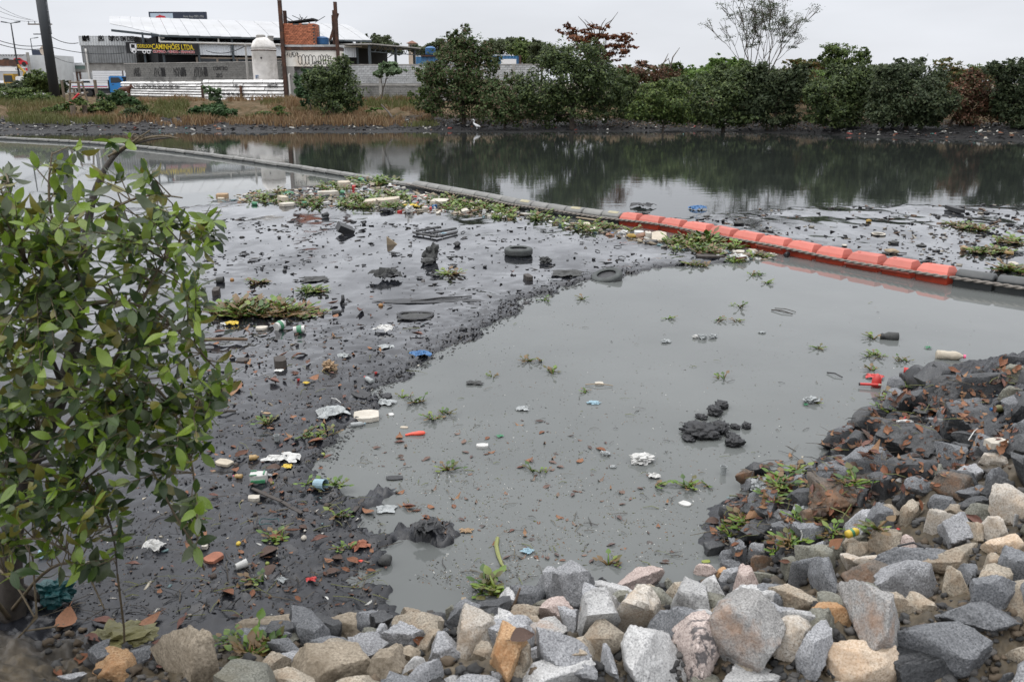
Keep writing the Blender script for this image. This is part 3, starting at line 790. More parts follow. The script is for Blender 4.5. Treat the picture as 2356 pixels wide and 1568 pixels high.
# ------------------------------------------------------------------ far bank: yard, sheds, walls, vehicles
def bx_(mb, x0, x1, y0, y1, z0, z1, **k): return mb.box(((x0 + x1) / 2, (y0 + y1) / 2, (z0 + z1) / 2), (abs(x1 - x0), abs(y1 - y0), abs(z1 - z0)), **k)
MT = dict(
 roof=M("white_roof_sheet", (0.43, 0.44, 0.45), 0.6, 0.1, 0.4, 0.05, dirt=(0.32, 0.32, 0.31), dirt_amt=.35),
 clad=M("light_grey_cladding", (0.68, 0.72, 0.76), 0.5, 0.1, 0.6, 0.05),
 clad2=M("weathered_grey_cladding", (0.24, 0.25, 0.255), 0.6, 0.3, 0.7, 0.1, dirt=(0.10, 0.10, 0.10)),
 clad3=M("pale_grey_cladding", (0.55,0.57,0.58), 0.6, 0.15, 0.7, 0.1),
 darkgap=M("interior_shade", (0.02, 0.022, 0.025), 0.9, 0.2, 1, 0),  # near-black tone painted in for the shade inside the open halls
 steel=M("blue_grey_steel", (0.05, 0.065, 0.075), 0.6, 0.2, 2, 0.1),
 rust=M("rusty_steel", (0.06, 0.032, 0.024), 0.85, 0.5, 2.5, 0.3, dirt=(0.16, 0.065, 0.03), dirt_amt=0.6),
 pipe=M("white_pipe", (0.62, 0.61, 0.58), 0.5, 0.1, 2, 0.05),
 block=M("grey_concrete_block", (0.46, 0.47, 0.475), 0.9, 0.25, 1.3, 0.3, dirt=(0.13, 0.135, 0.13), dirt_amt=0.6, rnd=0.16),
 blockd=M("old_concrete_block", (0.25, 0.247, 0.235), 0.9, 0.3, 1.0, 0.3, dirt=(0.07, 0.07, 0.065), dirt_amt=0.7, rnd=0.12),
 mortar=M("mortar", (0.17, 0.17, 0.165), 0.95, 0.3, 1.0, 0.3, dirt=(0.09, 0.09, 0.085)),
 brick=M("red_hollow_brick", (0.48, 0.17, 0.09), 0.9, 0.3, 2.0, 0.4, dirt=(0.20, 0.085, 0.055), rnd=0.3),
 wslab=M("whitewashed_slab", (0.86, 0.855, 0.84), 0.85, 0.12, 0.9, 0.3, dirt=(0.35, 0.34, 0.33), dirt_amt=0.55, rnd=0.08),
 conc=M("weathered_concrete", (0.36, 0.35, 0.33), 0.9, 0.3, 1.2, 0.3, dirt=(0.13, 0.125, 0.115)),
 plaster=M("stained_plaster", (0.80, 0.78, 0.72), 0.85, 0.15, 0.8, 0.1, dirt=(0.42, 0.27, 0.14), dirt_amt=0.55),
 tank=M("tank_paint", (0.72, 0.70, 0.67), 0.75, 0.25, 0.9, 0.2, dirt=(0.30, 0.28, 0.25), dirt_amt=0.7),
 bluetank=M("blue_plastic", (0.035, 0.13, 0.30), 0.45, 0.15, 1.5, 0.05),
 cont=M("blue_container_paint", (0.05, 0.17, 0.34), 0.6, 0.2, 1.0, 0.1, dirt=(0.12, 0.10, 0.09), dirt_amt=0.4),
 white=M("white_paint", (0.74, 0.75, 0.76), 0.5, 0.08, 1, 0.05),
 cabblue=M("blue_cab_paint", (0.02, 0.19, 0.50), 0.35, 0.1, 1, 0.02),
 glass=M("dark_window_glass", (0.02, 0.025, 0.03), 0.08, 0.1, 1, 0),
 black=M("black_rubber", (0.018, 0.018, 0.019), 0.8, 0.3, 5, 0.2),
 pole=M("black_pole_paint", (0.025, 0.03, 0.035), 0.6, 0.2, 1, 0.1),
 wood=M("grey_timber", (0.15, 0.12, 0.09), 0.9, 0.35, 3, 0.3),
 yellow=M("digger_yellow", (0.50, 0.30, 0.03), 0.5, 0.2, 2, 0.1, dirt=(0.15, 0.08, 0.03)),
 ink=M("sprayed_black_paint", (0.02, 0.02, 0.022), 0.7, 0.1, 1, 0),
 banner=M("black_banner_cloth", (0.012, 0.012, 0.014), 0.55, 0.2, 2, 0.1),
 yel=M("yellow_print", (0.80, 0.60, 0.02), 0.6, 0.05, 1, 0), red=M("red_print", (0.52, 0.02, 0.03), 0.6, 0.05, 1, 0), wht=M("white_print", (0.80, 0.80, 0.80), 0.6, 0.03, 1, 0),
 silver=M("silver_print", (0.38, 0.39, 0.40), 0.5, 0.1, 1, 0), bgrey=M("grey_poster", (0.42, 0.43, 0.45), 0.6, 0.15, 0.35, 0), navy=M("navy_poster", (0.02, 0.03, 0.055), 0.5, 0.2, 0.5, 0), sky=M("pale_blue_poster", (0.45, 0.55, 0.65), 0.5, 0.2, 0.3, 0),
 tile=M("old_roof_tile", (0.20, 0.10, 0.07), 0.9, 0.3, 1, 0.2), cream=M("cream_plaster", (0.45, 0.38, 0.31), 0.9, 0.2, 0.5, 0.1),
)
def text(name, body, parent, loc, size, mat, rz=0.0, sx=1.0, ext=0.01, off=0.0, align='LEFT'):
 cu = bpy.data.curves.new(name, 'FONT'); cu.body = body; cu.size = size; cu.extrude = ext; cu.offset = off; cu.align_x = align; cu.resolution_u = 3
 cu.materials.append(mat)
 o = bpy.data.objects.new(name, cu); C.objects.link(o)
 bpy.context.view_layer.update()
 me = bpy.data.meshes.new_from_object(o.evaluated_get(bpy.context.evaluated_depsgraph_get()))
 bpy.data.objects.remove(o)
 o = obj(name, me, parent, loc, (R(90), 0, rz)); o.scale = (sx, 1, 1)
 return o
def corrug(mb, x0, x1, y, z0, z1, pitch=0.25, dep=0.05):
 """upright corrugated sheet with thickness, front towards -Y"""
 n = max(4, int((x1 - x0) / pitch)) * 4
 xs = np.linspace(x0, x1, n + 1); ys = y + dep * np.array([(0, 0, 1, 1)[i % 4] for i in range(n + 1)])
 V = [(xs[i], ys[i], z) for i in range(n + 1) for z in (z0, z1)]
 mb.grid(V, n + 1, 2)
 mb.add([(x0, y + dep + .06, z0), (x1, y + dep + .06, z0), (x1, y + dep + .06, z1), (x0, y + dep + .06, z1)], [(0, 1, 2, 3)])
 mb.add([(x0, y, z1), (x1, y, z1), (x1, y + dep + .06, z1), (x0, y + dep + .06, z1)], [(0, 1, 2, 3)])
def stroke(mb, pts, w, y=0.0):
 """a sprayed line of width w lying in the x-z plane, facing -Y"""
 P = np.asarray(pts, float)
 T = np.gradient(P, axis=0); T /= np.linalg.norm(T, axis=1)[:, None] + 1e-9
 Nn = np.stack([-T[:, 1], T[:, 0]], 1) * w / 2
 V = []
 for p, q in zip(P, Nn): V += [(p[0] + q[0], y, p[1] + q[1]), (p[0] - q[0], y, p[1] - q[1])]
 mb.grid(V, len(P), 2)
def scribble(mb, x, z, w, h, rnd, n=5, lw=0.05):
 for i in range(n):
  cx = x + (i + 0.5) * w / n
  k = 14; a0 = rnd.uniform(0, 6)
  pts = [(cx + w / n * 0.55 * math.cos(a0 + t * rnd.uniform(.7, .95) * .7), z + h * (0.5 + 0.5 * math.sin(a0 * 1.7 + t * rnd.uniform(.6, 1.1)))) for t in range(k)]
  stroke(mb, pts, lw * .65)

# ---- warehouse; local x runs along its front, local y away from the river
P0 = at_y(366, 80, 118); P1 = at_y(850, 92.5, 133)
WL = math.hypot(P1.x - P0.x, P1.y - P0.y); WA = math.atan2(P1.y - P0.y, P1.x - P0.x)
GZ = 1.9
def wh_uv(px, py):
 """(u,z) on the warehouse front plane"""
 d = ray(px, py); ca, sa = math.cos(WA), math.sin(WA)
 nx, ny = -sa, ca
 t = ((P0.x * nx + P0.y * ny)) / (d[0] * nx + d[1] * ny)
 x, y, z = d[0] * t, d[1] * t, CAM_H + d[2] * t
 return (x - P0.x) * ca + (y - P0.y) * sa, z
wh = thing("warehouse", "long white barrel-roofed warehouse behind the block wall", "warehouse", (P0.x, P0.y, GZ), WA)
ze = wh_uv(366, 80)[1] - GZ
uL = wh_uv(256, 67)[0]; uR = WL + 0.3
zr = ze + 2.75; DR = 11.0; SHEAR = 1.5
def arc(t): return (DR * math.sin(t * math.pi / 2 * 0.86) , ze + (zr - ze) * (1 - (1 - t) ** 1.9))
nst = 26
us = np.linspace(uL, uR, nst + 1)
for i in range(nst):
 a, b = us[i] + 0.015, us[i + 1] - 0.015
 mb = MB()
 t0a = max(0, min(0.33, 0.33 * (0 - a) / (0 - uL))) if a < 0 else 0; t0b = max(0, min(0.33, 0.33 * (0 - b) / (0 - uL))) if b < 0 else 0
 V = []
 for th in (0, -0.07):
  for q, t0 in ((a, t0a), (b, t0b)):
   for s_ in range(9):
    t = t0 + (1 - t0) * s_ / 8; y, z = arc(t); V.append((q + SHEAR * t * (uR - q) / (uR - uL), y, z + th + (0.03 if i % 2 else 0)))
 F = [(j, j + 1, 9 + j + 1, 9 + j) for j in range(8)] + [(18 + j, 27 + j, 28 + j, 19 + j) for j in range(8)]
 F += [(0, 9, 27, 18), (8, 26, 35, 17)] + [(j, 18 + j, 19 + j, j + 1) for j in range(8)] + [(9 + j, 10 + j, 28 + j, 27 + j) for j in range(8)]
 mb.add(V, F); mb.build("roof_panel", MT['roof'], wh)
mb = MB()                                           # back half of the roof; steel tone paints in the shade of its underside
for i in range(1):
 V = []
 for q in (uL + 9, uR):
  for s_ in range(9):
   y, z = arc(1 - s_ / 8); V.append((q, 2 * arc(1)[0] - y, z - 0.05))
 mb.grid(V, 2, 9)
mb.build("back_roof", MT['steel'], wh)
mb = MB(); zb = lambda py, px=500: wh_uv(px, py)[1] - GZ
cz1, cz0 = zb(97.5), zb(127)
corrug(mb, 0.2, WL - 1.8, 0.35, cz0, cz1, 0.32, 0.07); mb.build("cladding", MT['clad'], wh)
mb = MB(); bx_(mb, 0.0, WL - 1.6, 2.6, 20, 0, ze - 0.1); mb.build("hall_shade_body", MT['darkgap'], wh)  # solid dark fill standing for the unlit inside of the hall
mb = MB(); mb.tube([(0.0, 0.1, ze - 0.9), (WL - 1.2, 0.1, ze - 0.9)], 0.14); mb.tube([(0.0, 0.1, ze - 0.9), (0, 0.1, ze - 0.35), (0.6, 0.1, ze - 0.35)], 0.14)
for q in (7.5, 14.5, 23, WL - 1.3): mb.tube([(q, 0.1, ze - 0.9), (q, 0.1, ze - 0.1)], 0.1)
mb.build("gutter_pipe", MT['pipe'], wh)
mb = MB(); bx_(mb, uL * 0 + 0.0, uR, -0.15, 0.15, ze - 0.28, ze - 0.08); mb.build("eave_trim", MT['steel'], wh)
for q in np.linspace(0.3, WL - 1.9, 7):
 mb = MB(); bx_(mb, q - 0.13, q + 0.13, 0.05, 0.3, 0, ze - 0.28); mb.build("column", MT['steel'], wh)
mb = MB()
for q in np.arange(0.5, WL - 2, 1.5):
 mb.tube([(q, 0.7, ze - 0.85), (q + 0.75, 0.7, ze - 0.32), (q + 1.5, 0.7, ze - 0.85)], 0.05, 4)
mb.build("roof_truss", MT['steel'], wh)
mb = MB(); corrug(mb, 0.2, WL - 1.8, 0.9, 0, cz0 - 1.6, 0.32, 0.07); mb.build("lower_cladding", MT['clad2'], wh)
for i, q in enumerate(np.linspace(4.5, WL - 6, 8)):
 mb = MB(); bx_(mb, q, q + 2.9, 0.86, 0.98, cz0 - 1.55, cz0 - 0.25); w_ = mb.build("window", MT['cream'], wh)
 mb = MB(); bx_(mb, q + 0.25, q + 2.65, 0.80, 0.95, cz0 - 1.35, cz0 - 0.45); mb.build("pane", MT['glass'], w_)
# canopy at the left end
mb = MB(); V = []
zc = wh_uv(256, 68)[1] - GZ
mb.box(((uL) / 2, 0.2, (zc + ze) / 2 - 0.1), (math.hypot(uL, zc - ze), 0.25, 0.28), rotm(0, -math.atan2(ze - zc, -uL), 0))
mb.tube([(-2.0, 0.2, 0), (-2.0, 0.2, ze + 0.25)], 0.13, 6)
mb.build("canopy_beam", MT['steel'], wh)
# banner
u0, z1 = wh_uv(288, 97); u1, z0 = wh_uv(457, 126)
ban = thing("banner", "black truck dealer banner with yellow and white lettering hung on the warehouse front", "banner",
   Vector((P0.x, P0.y, 0)) + Vector((math.cos(WA) * u0, math.sin(WA) * u0, z0)) + Vector((math.sin(WA), -math.cos(WA), 0)) * 0.25, WA)
bw, bh = u1 - u0, z1 - z0
mb = MB(); V = []
for i in range(25):
 for j in range(6):
  V.append((bw * i / 24, 0.05 * math.sin(i * 1.1) * math.sin(j * 0.9), bh * j / 5 - 0.06 * math.sin(i * math.pi / 24) * (j == 5)))
mb.grid(V, 25, 6); V2 = [(a, b + 0.03, c) for a, b, c in V]; mb.grid(V2, 25, 6)
mb.build("cloth", MT['banner'], ban, smooth=True)
text("lettering", "ODELSON", ban, (bw * 0.145, -0.09, bh * 0.53), bh * 0.42, MT['yel'], sx=0.70, off=0.006)
text("lettering", "CAMINHÕES LTDA.", ban, (bw * 0.345, -0.09, bh * 0.42), bh * 0.66, MT['yel'], sx=0.66, off=0.008)
text("lettering", "COMPRO - VENDO - FINANCIO", ban, (bw * 0.352, -0.085, bh * 0.10), bh * 0.31, MT['wht'], sx=0.855, off=0.03)
text("lettering", "COMPRO - VENDO - FINANCIO", ban, (bw * 0.352, -0.115, bh * 0.10), bh * 0.31, MT['red'], sx=0.855, off=0.004)
mb = MB()                                            # white truck pictogram
for (x0, x1, a, b) in ((.05, .065, .22, .86), (.05, .13, .80, .86), (.115, .14, .22, .86), (.05, .14, .22, .48), (.13, .335, .26, .36), (.06, .13, .12, .22)):
 bx_(mb, bw * x0, bw * x1, -0.12, -0.09, bh * a, bh * b)
for q in (.10, .235, .295): mb.lathe([(bh * .17, 0), (bh * .17, 0.03), (0.001, 0.03)], 14, (bw * q, -0.10, bh * .17), rotm(R(90)))
mb.build("truck_emblem", MT['wht'], ban)
mb = MB()
for q in (.10, .235, .295): mb.lathe([(bh * .09, 0), (bh * .09, 0.03), (0.001, 0.03)], 12, (bw * q, -0.125, bh * .17), rotm(R(90)))
mb.build("emblem_hub", MT['banner'], ban)

# ---- roof-top billboard
B0, B1 = at_y(343, 42, 165), at_y(475, 44, 165); zt = at_y(343, 27.5, 165).z
bb = thing("billboard", "dark billboard showing over the warehouse roof ridge", "billboard", (B0.x, 165, GZ))
w_ = B1.x - B0.x
mb = MB(); bx_(mb, 0, w_, 0, 0.5, B0.z - 4 - GZ, zt - GZ); mb.build("board", MT['navy'], bb)
mb = MB(); bx_(mb, 0.3, w_ * 0.42, -0.05, 0, B0.z - 3 - GZ, zt - 0.25 - GZ); mb.build("poster_panel", MT['sky'], bb)
mb = MB()
V = [(w_ * .10, zt - GZ - 1.25), (w_ * .13, zt - GZ - .75), (w_ * .17, zt - GZ - .68), (w_ * .19, zt - GZ - .5), (w_ * .23, zt - GZ - .66), (w_ * .28, zt - GZ - .72), (w_ * .31, zt - GZ - 1.25), (w_ * .31, zt - GZ - 3), (w_ * .10, zt - GZ - 3)]
n_ = len(V); mb.add([(a, -0.10, b) for a, b in V] + [(a, -0.05, b) for a, b in V], [tuple(range(n_))] + [(i, i + n_, (i + 1) % n_ + n_, (i + 1) % n_) for i in range(n_)])
mb.build("vehicle_picture", MT['red'], bb)
text("lettering", "Novos Atego 3030 e 3026", bb, (w_ * .60, -0.04, zt - GZ - .95), .56, MT['silver'], sx=.62)
text("lettering", "O 8x2 que você esperava.", bb, (w_ * .60, -0.04, zt - GZ - 1.55), .56, MT['silver'], sx=.62)
for q in (.2, .8):
 mb = MB(); mb.tube([(w_ * q, 0.7, 0), (w_ * q, 0.7, zt - GZ - 2)], 0.25, 8); mb.build("post", MT['steel'], bb)

# ---- grey metal-sheet shed left of the warehouse
s0 = at_y(180, 83, 124); s1 = at_y(286, 87, 121)
sh = thing("metal_shed", "grey corrugated metal shed with sprayed letters along its top", "shed", (s0.x, 124, GZ))
w_ = s1.x - s0.x; zT = s0.z - GZ; zM = at_y(200, 105, 124).z - GZ; zB = at_y(200, 145, 124).z - GZ
mb = MB(); corrug(mb, 0, w_, 0, zM, zT, 0.35, 0.06); mb.build("upper_cladding", MT['clad3'], sh)
mb = MB(); corrug(mb, 0.1, w_, 0.08, zB, zM, 0.35, 0.06); mb.build("cladding", MT['clad2'], sh)
mb = MB(); bx_(mb, 0.2, w_, 0.35, 9, 0, zT - 0.05); mb.build("wall", MT['conc'], sh)
mb = MB(); mb.tube([(0.9, -0.25, 0.2), (0.9, -0.25, zB + 1.6), (0.8, -0.1, zB + 1.8)], 0.14); mb.build("downpipe", MT['pipe'], sh)
mb = MB(); rd = random.Random(2)
for i, q in enumerate((.07, .36, .55)): scribble(mb, w_ * q, zM + .55, w_ * .12 if i == 0 else .7, .75, rd, 5 if i == 0 else 3, .13)
mb.build("graffiti", MT['ink'], sh, loc=(0, -0.03, 0), kind="stuff")
text("graffiti", "TO EM DEUS!", sh, (w_ * .62, -0.03, zM + .6), .8, MT['ink'], sx=.75, off=.02)

# ---- block walls with block courses, built block by block
def block_wall(name, label, A, B, ztop, zbot, bw_, bh_, mat, limit=300, lower=None, thick=0.2, pillars=()):
 L = math.hypot(B[0] - A[0], B[1] - A[1]); ang = math.atan2(B[1] - A[1], B[0] - A[0])
 w = thing(name, label, "wall", (A[0], A[1], zbot), ang)
 H = ztop - zbot
 mb = MB(); bx_(mb, 0, L, 0.02, thick, 0, H - 0.01); mb.build("core", MT['mortar'], w)
 rd = random.Random(len(label)); rows = int(H / bh_); made = 0
 protos = {}
 def proto(m):
  if m not in protos:
   q = MB(); q.box((0, 0, 0), (bw_ - 0.02, 0.08, bh_ - 0.02)); protos[m] = q.mesh("block", m)
  return protos[m]
 rest = {}
 cells = [(r, c) for r in range(rows - 1, -1, -1) for c in range(int(L / bw_))]
 for r, c in cells:
  x = (c + 0.5 + 0.5 * (r % 2)) * bw_
  if x + bw_ / 2 > L: continue
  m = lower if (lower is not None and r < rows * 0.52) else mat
  y = rd.uniform(-0.012, 0.012)
  if made < limit:
   obj("block", proto(m), w, (x, y, H - (rows - r - 0.5) * bh_ - 0.02)); made += 1
  else:
   rest.setdefault(m, MB()).box((x, y, H - (rows - r - 0.5) * bh_ - 0.02), (bw_ - 0.02, 0.08, bh_ - 0.02))
 for m, q in rest.items(): q.build("blockwork", m, w, kind="stuff")
 mb = MB(); bx_(mb, -0.05, L + 0.05, -0.07, thick + 0.03, H, H + 0.09); mb.build("coping", MT['conc'], w)
 for q in pillars:
  mb = MB(); bx_(mb, L * q - 0.13, L * q + 0.13, -0.09, thick, 0, H); mb.build("pillar", MT['conc'], w)
 return w, L, H, ang
A = at_y(700, 152, 88); B = at_y(1240, 155, 86)
zt = at_y(960, 150, 87).z
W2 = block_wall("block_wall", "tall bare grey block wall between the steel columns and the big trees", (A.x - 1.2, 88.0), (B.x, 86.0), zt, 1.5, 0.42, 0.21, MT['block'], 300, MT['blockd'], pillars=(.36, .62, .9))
mb = MB(); L, H = W2[1], W2[2]; bx_(mb, 0, L, -0.1, 0.2, H * .5 - .1, H * .5 + .1); mb.build("ring_beam", MT['conc'], W2[0])
A = at_y(286, 146, 112); B = at_y(655, 146, 100)
zt2 = at_y(470, 145, 106).z
W1 = block_wall("block_wall", "old block wall with sprayed tags behind the white fence", (A.x, 112), (B.x, 100), zt2, 1.7, 0.5, 0.25, MT['blockd'], 300, None)
W_, L, H = W1[0], W1[1], W1[2]
mb = MB(); bx_(mb, 0, L, -0.1, 0.0, H - 2.2, H - 2.0); mb.build("ring_beam", MT['conc'], W_)
mb = MB(); bx_(mb, 0, L, -0.06, -0.045, 0, H - 2.2); mb.build("render_band", MT['conc'], W_)
for q in np.linspace(0.12, 0.97, 7):
 mb = MB(); bx_(mb, L * q - .16, L * q + .16, -0.2, 0.0, 0, H - 2.0); mb.build("pillar", MT['conc'], W_)
mb = MB(); rd = random.Random(8)
for q, ww in ((.06, 1.2), (.20, 1.6), (.33, 1.5), (.46, 1.4), (.25, .6), (.38, .7), (.52, .6)): scribble(mb, L * q, H - 1.55, ww, 1.1, rd, 4, .075)
mb.build("graffiti", MT['ink'], W_, loc=(0, -0.07, 0), kind="stuff")
text("graffiti", "COMITRO", W_, (L * .58, -0.07, H - .85), .62, MT['ink'], sx=.8)
text("graffiti", "2015", W_, (L * .595, -0.07, H - 1.6), .62, MT['ink'], sx=.8)

# ---- white precast slab fence in two runs
def slab_fence(label, A, B, ztop, zbot, rows, nmax, posts):
 L = math.hypot(B[0] - A[0], B[1] - A[1]); ang = math.atan2(B[1] - A[1], B[0] - A[0])
 f = thing("slab_fence", label, "fence", (A[0], A[1], zbot), ang)
 H = ztop - zbot; hh = H / rows; rd = random.Random(rows + nmax)
 for r in range(rows):
  edges = [0]
  while edges[-1] < L - 0.8: edges.append(min(L, edges[-1] + rd.choice([1.9, 2.1, 2.4]) * (0.5 if not edges[1:] and r % 2 else 1)))
  edges[-1] = L
  for a, b in zip(edges, edges[1:]):
   mb = MB(); yo = rd.uniform(-.03, .03)
   V = [(a + .03, -.02 + yo, hh * (r + 1) - .03), (b - .03, -.02 + yo, hh * (r + 1) - .03 + rd.uniform(-.03, .03)), (b - .03, -.17 + yo, hh * r + .06), (a + .03, -.17 + yo, hh * r + .06)]
   V += [(x, y + .09, z) for x, y, z in V]
   mb.add(V, [(3, 2, 1, 0), (4, 5, 6, 7), (0, 1, 5, 4), (2, 3, 7, 6), (1, 2, 6, 5), (3, 0, 4, 7)])
   mb.build("slab", MT['wslab'], f)
 mb = MB(); bx_(mb, 0, L, .1, .16, 0, H - .1); mb.build('backing', MT['blockd'], f)
 for q in posts:
  mb = MB(); bx_(mb, L * q - .12, L * q + .12, -.34, -.2, -.4, H * 0.72); mb.build("post", MT['rust'], f)
 return f, L, H
A = at_y(270, 187, 113); B = at_y(463, 187, 97); z0 = at_y(463, 224, 97).z
F1 = slab_fence("long white slab fence standing behind the brown horse", (A.x, 113), (B.x, 97), at_y(463, 187.5, 97).z, z0, 6, 8, ())
mb = MB(); rd = random.Random(4)
for i in range(9): scribble(mb, F1[1] * .2 + i * 1.5, F1[2] * .53, 1.1, .4, rd, 5, .06)
for i in range(4): scribble(mb, F1[1] * .45 + i * 1.6, F1[2] * .9, .9, .3, rd, 3, .05)
mb.build("graffiti", MT['ink'], F1[0], loc=(0, -0.2, 0), kind="stuff")
A = at_y(468, 185, 94); B = at_y(653, 180, 87)
F2 = slab_fence("nearer white slab fence run with two rusty posts", (A.x, 94), (B.x, 87), at_y(560, 183, 90).z, at_y(560, 233, 90).z, 6, 9, (0.0, .50))
mb = MB(); rd = random.Random(14)
for q in (.40, .82, .88): scribble(mb, F2[1] * q, F2[2] * .62, .7, .4, rd, 4, .05)
for i in range(5): scribble(mb, F2[1] * (.25 + .06 * i), F2[2] * .25, .45, .3, rd, 4, .05)
mb.build("graffiti", MT['ink'], F2[0], loc=(0, -0.2, 0), kind="stuff")

# ---- unfinished brick tower with steel columns
Yb = 87.0
def fx_(px, Y=Yb): return at_y(px, 150, Y).x
def fz_(py, Y=Yb, px=700): return at_y(px, py, Y).z
bt = thing("brick_room", "unfinished red brick room on a stained plaster base with rusty steel uprights", "building", (fx_(655), Yb, 1.5))
ox, oz = fx_(655), 1.5
def X(px): return fx_(px) - ox
def Z(py): return fz_(py) - oz
mb = MB(); bx_(mb, X(657), X(778), 0.05, 3.2, Z(153), Z(116)); mb.build("plaster_wall", MT['plaster'], bt)
mb = MB(); bx_(mb, X(655), X(676), 0.0, 0.6, 0, Z(153)); mb.build("corner_pier", MT['conc'], bt)
mb = MB(); bx_(mb, X(655), X(779), -0.06, 3.2, Z(115.5), Z(108)); mb.build("steel_beam", MT['rust'], bt)
mb = MB(); bx_(mb, X(654), X(780), -0.02, 3.3, Z(107.8), Z(103)); mb.build("floor_slab", MT['block'], bt)
x0, x1, z0, z1 = X(653), X(728), Z(103), Z(54)
mb = MB(); bx_(mb, x0 + .02, x1 - .02, 0.05, 2.6, z0, z1 - .02); mb.build("core", MT['mortar'], bt)
q = MB(); bw_, bh_ = (x1 - x0) / 11, (z1 - z0) / 13
q.box((0, 0, 0), (bw_ - .015, .12, bh_ - .015)); bme = q.mesh("brick", MT['brick']); rd = random.Random(5)
q = MB(); q.box((0, 0, 0), (.12, bw_ - .015, bh_ - .015)); bme2 = q.mesh("brick", MT['brick'])
for r in range(13):
 for c in range(11):
  xx = x0 + (c + .5 + (.5 if r % 2 else 0)) * bw_
  if xx + bw_ / 2 > x1 + .01: continue
  if r == 12 and rd.random() < .2: continue
  obj("brick", bme, bt, (xx, rd.uniform(-.02, .02), z0 + (r + .5) * bh_))
 for c in range(6): obj("brick", bme2, bt, (x1 - .03 + rd.uniform(-.02, .02), .35 + c * bw_, z0 + (r + .5) * bh_))
mb = MB(); rd = random.Random(6)
for i in range(14):
 a = rd.uniform(x0 + .4, x1 - .2); mb.tube([(a, rd.uniform(0, 2), z1 + rd.uniform(0, .3)), (a + rd.uniform(-1.2, 1.5), rd.uniform(-.2, 2), z1 + rd.uniform(.1, .8))], .03, 4)
mb.box(((x0 + x1) / 2 + .3, 1, z1 + .25), (2.6, 2.2, .12), rotm(0, -.12, 0))
mb.build("loose_rods", MT['black'], bt)
for (px, top, bot, w_, yo) in ((650, 1, 232, .34, -.35), (656, 24, 150, .3, .3), (779.5, 5, 152, .3, -.3), (772, 23, 105, .24, .4), (766, 33, 105, .24, 1.2)):
 mb = MB()
 zb_, zt_ = Z(bot), Z(top); xx = X(px + 5 if px < 700 else px)
 bx_(mb, xx - w_ / 2, xx + w_ / 2, yo, yo + .05, zb_, zt_); bx_(mb, xx - w_ / 2, xx + w_ / 2, yo + .25, yo + .3, zb_, zt_); bx_(mb, xx - .04, xx + .04, yo + .05, yo + .25, zb_, zt_)
 mb.build("steel_column", MT['rust'], bt)
mb = MB(); mb.box((X(773), 0.1, Z(62)), (.22, .2, 2.6), rotm(0, .35, 0)); mb.build("brace", MT['rust'], bt)
mb = MB(); rd = random.Random(9); zz = (Z(116) + Z(153)) / 2
def loops(x, z, w, h):
 for i in range(5):
  th = np.linspace(0, 6.5, 16); cx = x + w * (i + .5) / 5
  stroke(mb, [(cx + w * .11 * math.cos(t), z + h * .5 * math.sin(t) * (1 if i % 2 else .8)) for t in th], .05)
loops(X(687), zz - .15, 1.7, 1.0); loops(X(733), zz - .15, 1.2, 1.0); scribble(mb, X(662), zz + .1, 1.1, .5, rd, 4, .05)
text("graffiti", "P.DIY", bt, (X(722), .02, zz - .55), .4, MT['ink'], sx=.8)
mb.build("graffiti", MT['ink'], bt, loc=(0, .03, 0), kind="stuff")
mb = MB(); mb.tube([(X(666), -.4, -.1), (X(665), -.35, Z(172)), (X(664.5), .1, Z(170.5))], .09); tag(mb.build("drain_pipe", MT['pipe'], None, loc=(ox, Yb, oz)), "white vertical drain pipe standing beside the base of the steel column", "pipe")
# blue tank on the slab
def water_tank(label, px, pyb, Y, wpx, hpx):
 p = at_y(px, pyb, Y); k = Y / FPX; r = wpx * k / 2; h = hpx * k
 t = thing("water_tank", label, "water tank", p)
 mb = MB(); mb.lathe([(r * .86, 0), (r, h * .08), (r * .97, h * .3), (r, h * .34), (r * .97, h * .6), (r, h * .66), (r * .95, h * .72)], 20); mb.build("body", MT['bluetank'], t, smooth=True)
 mb = MB(); mb.lathe([(r * 1.03, h * .72), (r * 1.03, h * .78), (r * .7, h * .92), (r * .3, h), (0.001, h)], 20); mb.build("lid", MT['bluetank'], t, smooth=True)
 return t
water_tank("blue round water tank on the slab beside the red bricks", 742, 103, 88.3, 29, 17)
# ---- white tank
p = at_y(612, 183, 97); k = 97 / FPX; r = 26.5 * k; h = 84 * k
tk = thing("storage_tank", "tall white cylindrical storage tank with domed top", "tank", (p.x, 97, 1.8))
h = at_y(612, 96, 97).z - 1.8
mb = MB(); mb.lathe([(r * 1.02, 0), (r, .3), (r, h * .5), (r * .985, h - .9), (r * 1.01, h - .85), (r * 1.01, h - .78)], 32); mb.build("shell", MT['tank'], tk, smooth=True)
mb = MB(); mb.lathe([(r * 1.01, h - .78), (r * .97, h - .45), (r * .8, h + .05), (r * .5, h + .35), (r * .2, h + .45), (.001, h + .47)], 32); mb.build("dome", MT['tank'], tk, smooth=True)
mb = MB(); mb.lathe([(r * 1.015, h - .95), (r * 1.03, h - .9), (r * 1.015, h - .85)], 32); mb.build("rust_ring", MT['rust'], tk)
mb = MB(); mb.lathe([(.5, h + .3), (.5, h + .62), (.35, h + .7), (.001, h + .7)], 12, (-.2, 0, 0)); mb.lathe([(.3, h + .1), (.3, h + .5), (.36, h + .5), (.36, h + .58), (.001, h + .58)], 12, (r * .65, 0, 0)); mb.build("manhole", MT['conc'], tk)
mb = MB(); bx_(mb, -.05, .1, -r - .04, -r + .1, h * .70, h * .73); bx_(mb, 0, .25, -r - .04, -r + .1, h * .20, h * .225); mb.build("hole", MT['black'], tk)
text("graffiti", "P7", tk, (-r * .62, -r * .83, h * .34), .7, MT['bluetank'], rz=R(-38), sx=.8)
